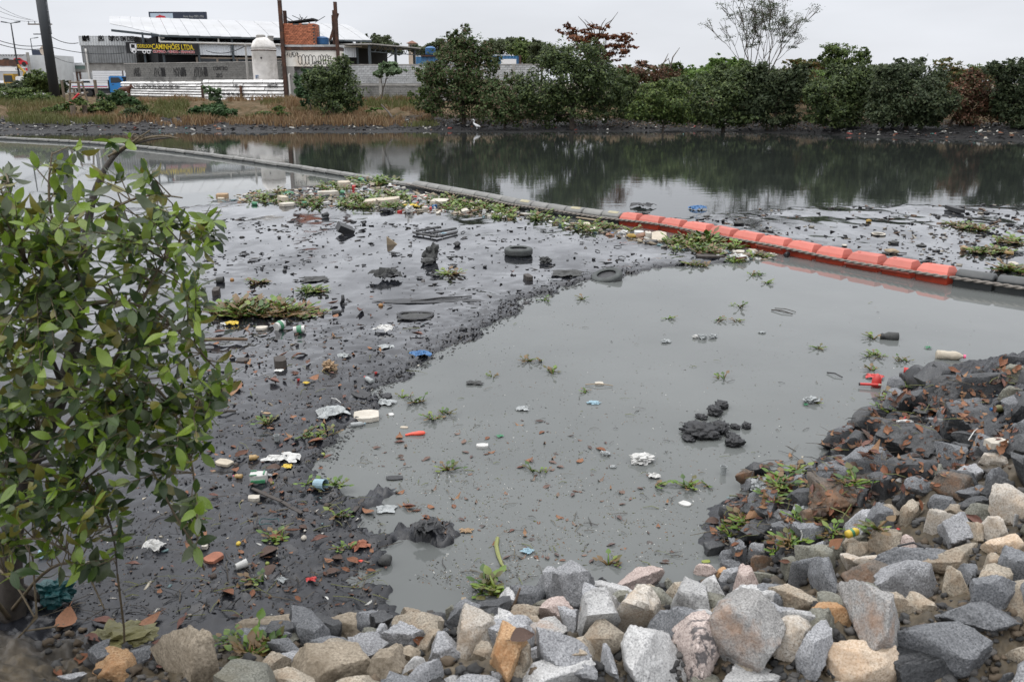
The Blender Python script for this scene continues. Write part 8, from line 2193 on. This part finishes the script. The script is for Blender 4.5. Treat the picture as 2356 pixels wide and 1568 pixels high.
for at, w, n, lab in ((Zn(790, 150), 46, 4, "glossy green plant at the top of the muddy tip"), (Zn(740, 235), 60, 5, "tangled green stems in the middle of the muddy tip"), (Zn(690, 330), 44, 4, "thick green bulb stems right of the glossy leaves"), (Zn(850, 480), 60, 5, "round leaved greens right of the torn tag"), (Zn(480, 490), 34, 3, "upright green shoots left of the squat block"), (Zn(380, 570), 50, 4, "flat green stems over the water edge of the tip"), (Zn(740, 680), 60, 5, "green stems between the small stones of the tip"), (Zn(980, 600), 66, 5, "wilted stems right of the pink brown leaf"), (Zn(1150, 235), 60, 4, "green stems behind the rusty brown boulder"), (Zn(1340, 580), 36, 3, "small green plant among the grey slope stones"), (Zk(680, 1040), 60, 5, "wilted yellow stems on the right shore"), (Zk(650, 920), 44, 3, "green shoots at the water edge of the right shore"), (Zk(830, 790), 56, 4, "yellow green leaves on the tip of the right shore")):
 hyac(lab, at, w, w * .4, n, .15, brown=.25, upright=.6)
# ------------------------------------------------------------------ dead leaves
for at, w, lab in ((Zg(300, 545), 26, "orange leaf left of the sandal sole"), (Zg(435, 515), 28, "orange leaf above the sandal sole"), (Zg(790, 528), 30, "tan leaf behind the wooden cube"), (Zg(945, 525), 32, "ribbed brown leaf right of the wooden cube"), (Zg(1065, 755), 34, "pale round leaf beside the yellow wrapper"), (Zg(2045, 335), 36, "red brown leaf on the mud bank edge"), (Zg(1260, 45), 40, "long orange leaf beside the muddy boot"), (Zg(1020, 600), 30, "dark folded leaf under the ribbed brown one"), (Zg(560, 625), 16, "small tan leaf left of the wooden cube"), (Zg(1140, 140), 26, "beige curled leaf at the end of the plant raft"), (Zg(1275, 165), 24, "orange leaf under the stubby bottle"), (Zg(1510, 115), 40, "group of brown leaves right of the stubby bottle"), (Zg(700, 780), 40, "long tan leaf on smooth mud"), (Zg(950, 265), 32, "round brown leaf behind the white tin"), (Zg(1080, 1350), 46, "big curled orange brown leaf at the mud edge"), (Zg(1020, 995), 18, "small orange leaf above the torn bag"), (Zg(290, 885), 40, "orange leaf heap with a white tissue"), (Zg(190, 312), 26, "orange leaf below the plant raft"), (Zg(600, 330), 20, "reddish leaf half in mud below the oval dish"),
                   (Zh(920, 1030), 44, "big brown stalked leaf standing up on the lower mud"), (Zh(840, 1140), 52, "wide orange leaf lying below the stalked one"), (Zh(480, 1520), 54, "large ribbed leaf at the foot of the left mud"), (Zh(1450, 1195), 32, "brown leaf on top of the orange leaf pile"), (Zh(1380, 1230), 30, "left leaf of the orange leaf pile"), (Zh(1590, 1230), 44, "right leaf of the orange leaf pile"), (Zh(1420, 1320), 40, "purple leaf under the orange leaf pile"), (Zh(1290, 1040), 44, "orange leaf with holes right of the foam pebble"), (Zh(850, 1310), 46, "curled red leaf on the lower mud"), (Zh(630, 1365), 26, "small tan leaf near the bulb plant"), (Zh(1730, 790), 40, "bright brown leaf by the short plank"), (Zh(2100, 745), 36, "orange leaf at the tip of the upper mud spit"), (Zh(1240, 885), 20, "small orange leaf right of the plank end"), (Zh(1060, 965), 40, "narrow brown leaf right of the stalked one"), (Zh(170, 1130), 32, "orange leaf under the hanging branch"), (Zh(590, 290), 56, "long red brown leaf left of the amber jar"), (Zh(890, 390), 40, "reddish leaf under the wrapping"), (Zh(545, 415), 36, "orange leaf above the yellowish jar"), (Zh(760, 160), 24, "upright brown leaf above the amber jar"),
                   (Zd(1060, 925), 26, "red brown leaf on smooth mud below the whole tyre"), (Zm(240, 325), 36, "orange leaf beside a white shell at the mud island"), (Zm(1060, 1235), 56, "big orange leaf tucked between the front stones"), (Zm(320, 1270), 46, "red leaf tucked behind the tan stone"), (Zm(60, 1385), 36, "red leaf at the left end of the front stones"),
                   (Zk(800, 880), 40, "big orange leaf on the tip of the right shore"), (Zk(520, 1080), 36, "orange leaf at the water edge below the tip"), (Zk(1150, 900), 30, "dark brown leaf against the topmost boulder"), (Zk(420, 1255), 36, "orange leaf left of the white trainer"), (Zk(980, 1215), 36, "orange leaf right of the white trainer"), (Zk(1530, 1245), 28, "light brown leaf on the wide black boulder"), (Zk(1840, 1400), 46, "large tan leaf on the dark stones at right"), (Zk(1720, 1412), 26, "small tan leaf left of the large tan one"), (Zk(1600, 1385), 24, "upright brown leaf beside the black pipe"), (Zk(510, 1450), 50, "wide reddish leaf in the litter left of the great boulder"), (Zk(450, 1375), 40, "light orange leaf in the litter left of the great boulder"), (Zk(1340, 610), 40, "dark red leaf at the upper right waterline"), (Zk(1860, 500), 44, "tan leaf at the top right shore"),
                   (Zn(950, 155), 44, "round reddish leaf at the notch of the shore"), (Zn(1420, 145), 40, "dark red leaf under the great black boulder"), (Zn(1115, 90), 32, "reddish leaf on black mud above the notch"), (Zn(540, 415), 66, "big glossy brown leaf on the muddy tip"), (Zn(600, 365), 56, "orange brown leaf behind the glossy one"), (Zn(400, 410), 44, "dull brown leaf left of the glossy one"), (Zn(265, 480), 50, "winged orange leaf hanging over the water"), (Zn(810, 600), 40, "pink brown leaf beside the dark rugged stone"), (Zn(745, 755), 36, "orange leaf by the long brown stone"), (Zn(1080, 630), 50, "thin brown leaf edge lying on the olive grey stone"), (Zn(2020, 465), 50, "big upright brown leaf among the tan stones"), (Zn(1540, 255), 30, "orange leaf under the white foot-shaped piece"), (Zn(1655, 370), 32, "brown leaf on the dark stones under the capstone"), (Zn(870, 195), 32, "brown leaf behind the green stems of the tip"), (Zn(2060, 270), 46, "dark brown leaf in the shade of the upper stones"), (Zn(640, 105), 26, "yellow brown leaf standing in the water"), (Zn(855, 90), 32, "bitten orange leaf floating by the notch")):
 dleaf(at, w * (.95 if at[0] < 1600 else .8), lab, None)
def strew(n, poly, label, group, wmin, wmax, seed, dz=.012, tilt=.3, dens=None):
 r = random.Random(seed); k = 0
 while k < n:
  at = rnd_in(poly, r)
  if dens and r.random() > dens(at): continue
  dleaf(at, r.uniform(wmin, wmax), label, group, dz=dz, tilt=tilt); k += 1
strew(56, [(480, 760), (900, 760), (870, 900), (760, 1040), (760, 1120), (900, 1290), (860, 1420), (300, 1430), (480, 1000)], "small brown leaf lying loose on the near mud", "loose leaves on the near mud", 12, 26, 51)
strew(62, [(1900, 1000), (2060, 900), (2300, 830), (2356, 830), (2250, 1000), (2100, 1120), (1950, 1130), (1800, 1120), (1720, 1080)], "brown leaf in the leaf litter of the right shore", "leaf litter of the right shore", 10, 24, 52)
strew(26, [(1640, 1200), (1760, 1080), (1950, 1100), (2000, 1180), (1900, 1260), (1700, 1290), (1630, 1260)], "brown leaf strewn over the muddy tip", "leaves on the muddy tip", 14, 28, 53)
strew(20, [(460, 640), (900, 660), (900, 760), (460, 760)], "brown leaf lying around the stranded plant raft", "leaves around the plant raft", 10, 22, 54)
strew(10, [(100, 1430), (420, 1430), (480, 1560), (100, 1560)], "dry leaf on the shaded ground under the tree", "leaves under the tree", 30, 60, 55)
BASIN = [(1340, 660), (1560, 622), (1800, 625), (2200, 700), (2356, 770), (2200, 840), (2000, 890), (1880, 1040), (1700, 1060), (1640, 1150), (1610, 1300), (1250, 1320), (1120, 1380), (930, 1330), (1050, 1250), (940, 1170), (880, 1090), (780, 1070), (880, 930), (1100, 790)]
strew(40, [(880, 1000), (1200, 960), (1560, 1100), (1560, 1290), (1250, 1310), (1000, 1230), (820, 1080)], "water-logged leaf floating flat on the murky basin", "leaves floating in the basin", 14, 30, 56, dz=-.004, tilt=.04)
def leaf_mass(name, label, poly, n, wmin, wmax, seed, shore):
 r = random.Random(seed); Vs, Fs, Cs, k = [], [], [], 0; cache = {}
 for _ in range(n):
  at = rnd_in(poly, r); p, nr = top(*at) if shore else (PT(*at), Vector((0, 0, 1)))
  if p.z < .01 and shore: continue
  i = r.randrange(14)
  if i not in cache:
   me = LEAVES[i]; cache[i] = (np.array([q.co[:] for q in me.vertices])[:35], np.array([tuple(q.vertices) for q in me.polygons if len(q.vertices) == 4][:24]), np.array([q.color[:3] for q in me.color_attributes["col"].data])[:35])
  v, f, c = cache[i]; s = r.uniform(wmin, wmax) * mpp(p); nr = (nr + Vector((0, 0, .7))).normalized()
  q = (nr.to_track_quat('Z', 'Y') @ Euler((r.uniform(-.25, .25), r.uniform(-.25, .25), r.uniform(0, 6.28))).to_quaternion()).to_matrix()
  Vs.append(v * s @ np.array(q).T + np.array(p + nr * .03 * s)); Fs.append(f + k); Cs.append((c * r.uniform(.5, 1.1)) if shore or 'litter' in name else c * .45 + .06); k += 35
 tag(obj(name, fast_mesh(name, np.concatenate(Vs), np.concatenate(Fs), LFM, np.concatenate(Cs), True)), label, "leaf litter", kind="stuff")
leaf_mass("leaf_litter", "mass of small brown leaves rotting on the near mud", [(480, 760), (900, 780), (850, 900), (760, 1040), (760, 1120), (880, 1290), (860, 1420), (300, 1430), (480, 1000)], 190, 6, 19, 81, False)
leaf_mass("leaf_litter", "mass of small brown leaves among the wet stones of the right shore", [(1640, 1240), (1650, 1190), (1720, 1080), (1900, 1000), (2060, 895), (2340, 830), (2356, 1000), (2150, 1120), (1960, 1180), (1760, 1280)], 420, 7, 24, 82, True)
leaf_mass("sunken_leaves", "dull brown leaves soaking at the surface of the murky basin", [(880, 1000), (1200, 960), (1450, 1000), (1600, 1150), (1590, 1300), (1250, 1310), (1000, 1230), (820, 1080)], 85, 7, 24, 83, False)
# scum, twigs, clods
def dens_b(at):
 q = vnoise(np.array([at[0] / 70]), np.array([at[1] / 30]), seed=66)[0]
 base = np.interp(at[1], [640, 900, 1050, 1300], [.15, .4, .8, 1.0]) * np.interp(at[0], [800, 1300, 1800, 2200], [1.0, .8, .35, .3])
 return base * (.35 + .9 * max(0, q + .3))
SC = [(.16, .15, .12), (.10, .09, .07), (.28, .26, .22), (.20, .12, .07), (.5, .5, .47), (.12, .13, .05), (.06, .06, .06)]
bits("floating_scum", "fine specks and shreds floating on the basin", [BASIN], 5600, SC, .003, .013, 61, "scum", .25, dens_b)
def twigs(name, label, poly, n, seed, lmin, lmax, pal, dens=None):
 r = random.Random(seed); m = MB(); k = 0
 while k < n:
  at = rnd_in(poly, r)
  if dens and r.random() > dens(at): continue
  p = top(*at)[0] if 'shore' in name else PT(*at); a = r.uniform(0, 6.3); L = r.uniform(lmin, lmax); z = r.uniform(.004, .012)
  e = p + Vector((L * math.cos(a), L * math.sin(a), 0)); e.z = surf(e.x, e.y) if 'shore' not in name else p.z + r.uniform(-.03, .02)
  md = (p + e) / 2 + Vector((r.uniform(-.1, .1) * L, r.uniform(-.1, .1) * L, .01)); rr_ = r.uniform(.0015, .0042)
  m.tube([(p.x, p.y, p.z + z), (md.x, md.y, md.z + z), (e.x, e.y, e.z + z)], [rr_, rr_, rr_ * .5], 4, pal[r.randrange(len(pal))]); k += 1
 tag(m.build(name, VC("twig_bits", .7)), label, "twigs", kind="stuff")
TW = [(.06, .05, .04), (.12, .10, .07), (.03, .03, .03), (.16, .17, .06)]
twigs("floating_twigs", "thin twigs and stems floating on the basin", BASIN, 150, 71, .03, .16, [(.12, .11, .09), (.16, .14, .10), (.07, .065, .06), (.17, .19, .08)], dens_b)
MUDP = [(500, 500), (1240, 520), (1560, 580), (1700, 600), (1500, 616), (1240, 684), (1150, 744), (1000, 830), (870, 905), (760, 1040), (760, 1110), (900, 1280), (880, 1420), (100, 1430), (430, 900), (440, 600)]
NEARM = [(480, 740), (1140, 740), (1000, 830), (870, 900), (800, 1000), (750, 1110), (900, 1200), (880, 1330), (900, 1420), (100, 1430), (430, 900)]
twigs("mud_twigs", "broken twigs and stems lying on the near mud", NEARM, 300, 72, .05, .28, TW)
twigs("shore_twigs", "twigs and dead stems in the leaf litter of the right shore", [(1650, 1250), (1640, 1190), (1720, 1080), (1900, 1010), (2060, 890), (2340, 832), (2340, 900), (2100, 1080), (1950, 1200), (1750, 1280)], 260, 73, .06, .3, TW)
MC = [(.014, .015, .017), (.02, .021, .024), (.03, .03, .032), (.018, .018, .02), (.05, .045, .04)]
MUDB = VC("mud_bits", .4, .3, 20, .3)
def dens_m(at):
 q = vnoise(np.array([at[0] / 60]), np.array([at[1] / 22]), seed=67)[0]
 return min(1, .25 + .9 * max(0, q + .1)) * np.interp(at[1], [500, 560, 640, 700, 760, 800], [1, .6, .3, .35, .2, .06])
bits("mud_scraps", "black crumbs and scraps sticking out of the left mud flat", [MUDP], 1500, MC, 1.2, 8, 62, "mud scraps", .4, dens_m, MUDB, pxs=True)
bits("mud_crumbs", "fine crumbs and specks on the near mud", [NEARM], 3200, MC + MC + [(.2, .19, .17), (.13, .08, .05)], 1, 4.2, 63, "mud crumbs", .7, None, MUDB, pxs=True)
RM_ = [(1560, 500), (1700, 484), (1860, 474), (2400, 470), (2400, 670), (2200, 640), (2000, 596), (1800, 558), (1620, 520)]
bits("right_mud_scraps", "black scraps, leaves and rubbish bits on the mud beyond the boom", [RM_], 1000, MC + [(.12, .07, .04), (.3, .27, .22)], 1.4, 9, 64, "mud scraps", .5, lambda at: min(1, .25 + .9 * max(0, vnoise(np.array([at[0] / 60]), np.array([at[1] / 14]), seed=68)[0])) * np.interp(at[0], [1560, 1900, 2356], [.6, .3, 1]), MUDB, pxs=True)
EDGE = [(1500, 618), (1385, 640), (1285, 666), (1240, 682), (1200, 700), (1192, 716), (1150, 742), (1080, 778), (1000, 828), (930, 862), (870, 900), (866, 930), (800, 1000), (760, 1060)]
def edge_at(r):
 i = r.randrange(len(EDGE) - 1); t = r.random(); a, b = EDGE[i], EDGE[i + 1]; s = r.random() ** 1.5
 return (a[0] + (b[0] - a[0]) * t - s * 60 + 8, a[1] + (b[1] - a[1]) * t + r.uniform(-6, 10) - s * 4)
bits("edge_crumbs", "lumpy black crumbs along the crumbling edge of the mud flat", edge_at, 1300, MC, 1, 4.5, 65, "mud crumbs", .6, None, MUDB, pxs=True)
bits("litter_flecks", "tiny white, blue and red plastic flecks strewn over mud and shore", [NEARM, [(1650, 1250), (1640, 1190), (1720, 1080), (1900, 1010), (2060, 890), (2340, 832), (2340, 900), (2100, 1080), (1950, 1200), (1750, 1280)]], 420, LP, .008, .03, 69)
# black shards standing in the left mud: countable
rS = random.Random(77)
for i in range(46):
 at = rnd_in([(520, 500), (1230, 525), (1550, 585), (1450, 612), (1240, 670), (1100, 680), (500, 640)], rS)
 w = rS.uniform(5, 17)
 if i % 3 == 0: sheet("black torn scrap sticking up from the shiny far mud", at, w * 1.2, w * .3, 'black', .8, "scrap", "scrap", group="black scraps in the far mud")
 elif i % 3 == 1: lump("small black lump sitting on the shiny far mud", at, w * .7, w * .5, 'mud', group="black lumps on the far mud", sub=2)
 else: pole("short black stick lying on the shiny far mud", at, (at[0] + w * 1.3, at[1] + rS.uniform(-4, 4)), 2.5, 'black', group="black sticks on the far mud")
# ------------------------------------------------------------------ the leafy tree at the near left
def bush():
 rd = random.Random(17); rn = np.random.default_rng(17)
 def P(px, py, d):                                           # point on a sight line at a distance d in front of the lens plane
  r = Vector(ray(px, py)); return Vector((0, 0, CAM_H)) + r * d
 base = hit(30, 1415); D0 = depth_of(base)
 o = thing("mangrove_sapling", "leafy young mangrove tree leaning into the picture at the near left", "tree", base)
 L = lambda v: tuple(v - base)
 barkm = M("wet_bark", (0.05, 0.042, 0.035), 0.8, 0.4, 25, 0.5)
 twm = M("green_brown_twig", (0.11, 0.085, 0.05), 0.7, 0.3, 30, 0.3)
 stems = [([(30, 1420, D0), (20, 1250, D0 - .15), (60, 1080, D0 - .3), (150, 900, D0 - .5), (185, 700, D0 - .6), (198, 540, D0 - .62), (215, 440, D0 - .6), (262, 350, D0 - .55), (330, 322, D0 - .5), (400, 316, D0 - .45)], .085),
             ([(60, 1080, D0 - .3), (180, 950, D0 - .7), (290, 790, D0 - .9), (340, 660, D0 - .95), (400, 560, D0 - .95), (490, 505, D0 - .9)], .014),
             ([(20, 1250, D0 - .15), (-60, 900, D0 - .5), (-40, 700, D0 - .8), (40, 540, D0 - .9), (20, 420, D0 - .9)], .02),
             ([(150, 900, D0 - .5), (260, 860, D0 - .8), (360, 880, D0 - .95), (420, 980, D0 - 1.0), (450, 1100, D0 - 1.0), (455, 1240, D0 - .95)], .012),
             ([(60, 1080, D0 - .3), (150, 1060, D0 - .8), (220, 1130, D0 - 1.0), (262, 1220, D0 - 1.0), (270, 1320, D0 - .95)], .016),
             ([(-80, 1080, D0 - .8), (40, 1068, D0 - .8), (130, 1050, D0 - .75), (200, 960, D0 - .8)], .024),
             ([(-80, 1020, D0 - 1.0), (40, 1012, D0 - 1.0), (90, 985, D0 - .95)], .022),
             ([(185, 700, D0 - .6), (280, 690, D0 - .8), (370, 720, D0 - .95), (440, 790, D0 - 1.0), (500, 850, D0 - 1.0)], .014),
             ([(198, 540, D0 - .62), (270, 470, D0 - .75), (350, 445, D0 - .8), (420, 455, D0 - .8)], .010),
             ([(150, 900, D0 - .5), (90, 760, D0 - 1.0), (110, 640, D0 - 1.15), (60, 600, D0 - 1.2)], .018),
             ([(185, 700, D0 - .6), (120, 520, D0 - .8), (110, 430, D0 - .85), (120, 350, D0 - .85)], .012),
             ([(220, 960, D0 - .9), (330, 950, D0 - 1.0), (430, 930, D0 - 1.05), (510, 900, D0 - 1.0)], .011)]
 stems += [([(20, 1420, D0 - .1), (-50, 1330, D0 - .5), (40, 1230, D0 - .8), (140, 1250, D0 - .9), (230, 1340, D0 - .9)], .014), ([(30, 1400, D0 - .1), (110, 1300, D0 - .5), (190, 1290, D0 - .8), (240, 1400, D0 - .9)], .012),
      ([(-60, 1420, D0 - .5), (-20, 1300, D0 - .9), (30, 1330, D0 - 1.1), (80, 1420, D0 - 1.1)], .012), ([(262, 350, D0 - .55), (330, 318, D0 - .6), (372, 312, D0 - .62), (410, 318, D0 - .62)], .008), ([(250, 360, D0 - .55), (300, 330, D0 - .6), (345, 300, D0 - .6)], .006)]
 allp = []
 for pts, r0 in stems:
  V = [P(*q) for q in pts]
  # resample smoothly
  Q = chaikin(np.array([tuple(v) for v in V]), 2)
  n = len(Q); m = MB(); m.tube([tuple(q - np.array(base)) for q in Q], r0 * (1 - np.linspace(0, 1, n)) ** 1.5 + .004, 8)
  m.build("trunk" if r0 > .03 else "branch", barkm if r0 > .015 else twm, o, smooth=True)
  allp += [Vector(q) for q in Q[n // 4:]]
 m = MB()
 for i in range(7):                                          # roots and shoots at the foot
  a = rd.uniform(-.5, 3.6); m.tube([L(base + Vector((0, 0, .25))), L(base + Vector((.16 * math.cos(a), .16 * math.sin(a), .08))), L(base + Vector((.4 * math.cos(a), .4 * math.sin(a), -.12)))], [.05, .035, .015], 6)
 m.build("root", barkm, o)
 m = MB()
 for pts in ([(20, 1190, D0 - .6), (75, 1280, D0 - .7), (85, 1420, D0 - .7), (0, 1510, D0 - .7)], [(85, 1410, D0 - .7), (60, 1450, D0 - .7), (130, 1440, D0 - .7)], [(270, 1320, D0 - .9), (285, 1440, D0 - .7), (290, 1568, D0 - .6)], [(350, 1080, D0 - 1), (400, 1180, D0 - .9), (450, 1260, D0 - .8), (470, 1310, D0 - .6)]):
  m.tube([L(P(*q)) for q in pts], .006, 6)
 m.build("hanging_vine", twm, o, kind="stuff")
 # crown outline in the picture, with how far out twigs may reach
 CROWN = [(-80, 420), (20, 395), (90, 360), (150, 345), (250, 320), (330, 285), (420, 300), (410, 380), (300, 440), (390, 450), (440, 520), (490, 500), (500, 560), (480, 640), (470, 720), (440, 760), (520, 850), (530, 900), (490, 950), (480, 1020), (450, 1120), (470, 1200), (450, 1290), (400, 1250), (370, 1120), (330, 1060), (270, 1080), (290, 1300), (250, 1330), (210, 1220), (200, 1200), (240, 1330), (200, 1440), (-80, 1460)]
 greens = [(.115, .185, .02), (.155, .24, .024), (.20, .29, .035), (.05, .09, .018), (.03, .058, .016), (.085, .11, .055), (.12, .145, .085), (.21, .29, .05), (.17, .16, .035)]
 LMV = VC("sapling_leaf", 0.36, 0.22, 22.0, 0.12, 0.5, transl=0.34)
 def lmesh(i, col):
  n = 8; t = np.linspace(0, 1, n); w = np.sin(np.pi * np.clip(t, .015, .985) ** .95) ** .8 * (.21 + .02 * (i % 3)); mm_ = MB(); V = []
  cv = (.15, -.3, .42, .04, -.1, .6)[i % 6]
  for k in range(n):
   for s in (-1, -.5, 0, .5, 1): V.append((t[k], s * w[k], cv * (t[k] - .3) ** 2 * 1.4 + (.10 + .05 * (i % 2)) * abs(s) * w[k] - .0))
  mm_.grid(V, n, 5, col)
  mid = tuple(min(1, c * 1.5 + .03) for c in col)
  mm_.tube([(-.10, 0, 0), (.0, 0, .006), (.6, 0, cv * .3 ** 2 * 1.4 + .004), (.97, 0, cv * .67 ** 2 * 1.4)], [.012, .012, .008, .003], 4, mid)
  return mm_.mesh("leaf", LMV, True)
 LV = [lmesh(i, greens[i % 9]) for i in range(18)]
 mats_ = []
 tw = MB(); made = 0; tries = 0
 while made < 600 and tries < 12000:
  tries += 1
  px, py = rd.uniform(-70, 530), rd.uniform(320, 1330)
  if not in_poly((px, py), CROWN): continue
  if py > 1080 and rd.random() < .3: continue
  if py < 480 and px > 40 and rd.random() < .62: continue
  if px > 360 and rd.random() < .3: continue
  d = D0 - rd.uniform(.5, 1.6)
  tip = P(px, py, d)
  near = min(allp, key=lambda q: (q - tip).length_squared + rd.uniform(0, .02))
  v = tip - near; Ln = v.length
  if py > 1180 and px < 260 and rd.random() < .35: continue
  if Ln > .95 or Ln < .03: continue
  midp = near + v * .5 + Vector((rd.uniform(-.03, .03), rd.uniform(-.03, .03), rd.uniform(.0, .06)))
  tw.tube([L(near), L(midp), L(tip)], [.0045, .0035, .002], 5)
  nl = max(5, min(10, int(Ln / .04)))
  ph = rd.uniform(0, 6.28)
  for j in range(nl):
   t = 1 - (j // 2) * .15 - rd.uniform(0, .05)
   if t < .15: break
   q = (near.lerp(midp, t * 2) if t < .5 else midp.lerp(tip, t * 2 - 1))
   ax = v.normalized(); side = ax.cross(Vector((0, 0, 1)));
   if side.length < .1: side = Vector((1, 0, 0))
   side.normalize(); side = Matrix.Rotation(ph + (j // 2) * 1.57, 3, ax) @ side
   if j % 2: side = -side
   dirv = (side * .8 + ax * rd.uniform(.3, .9) + Vector((0, 0, rd.uniform(-.55, .25)))).normalized()
   nrm = Vector((rd.gauss(0, .45), rd.gauss(-.25, .45), 1))
   yv = nrm.cross(dirv).normalized(); zv = dirv.cross(yv)
   s = rd.choice([rd.uniform(.085, .128), rd.uniform(.05, .10)])
   Mx = Matrix((dirv, yv, zv)).transposed().to_4x4(); Mx = Matrix.Translation(q - base) @ Mx @ Matrix.Scale(s, 4)
   k = rd.randrange(18)
   if py > 900 and k % 9 in (2, 7) and rd.random() < .7: k = (k + 2) % 18
   mats_.append((d, Mx, k))
  made += 1
 tw.build("twigs", twm, o, kind="stuff")
 mats_.sort(key=lambda e: e[0])
 for d, Mx, k in mats_[:300]:
  l = obj("leaf", LV[k], o); l.matrix_local = Mx
 Vs, Fs, Cs, n = [], [], [], 0
 cache = {}
 for d, Mx, k in mats_[300:]:
  if k not in cache:
   me = LV[k]; v = np.array([q.co[:] for q in me.vertices]); f = [tuple(p.vertices) for p in me.polygons if len(p.vertices) == 4][:28]; c = np.array([q.color[:3] for q in me.color_attributes["col"].data]); cache[k] = (v[:40], np.array(f), c[:40])
  v, f, c = cache[k]; A = np.array(Mx)
  Vs.append(v @ A[:3, :3].T + A[:3, 3]); Fs.append(f + n); Cs.append(c); n += len(v)
 fo = obj("foliage", fast_mesh("foliage", np.concatenate(Vs), np.concatenate(Fs), LMV, np.concatenate(Cs), True), o, kind="stuff")
bush()
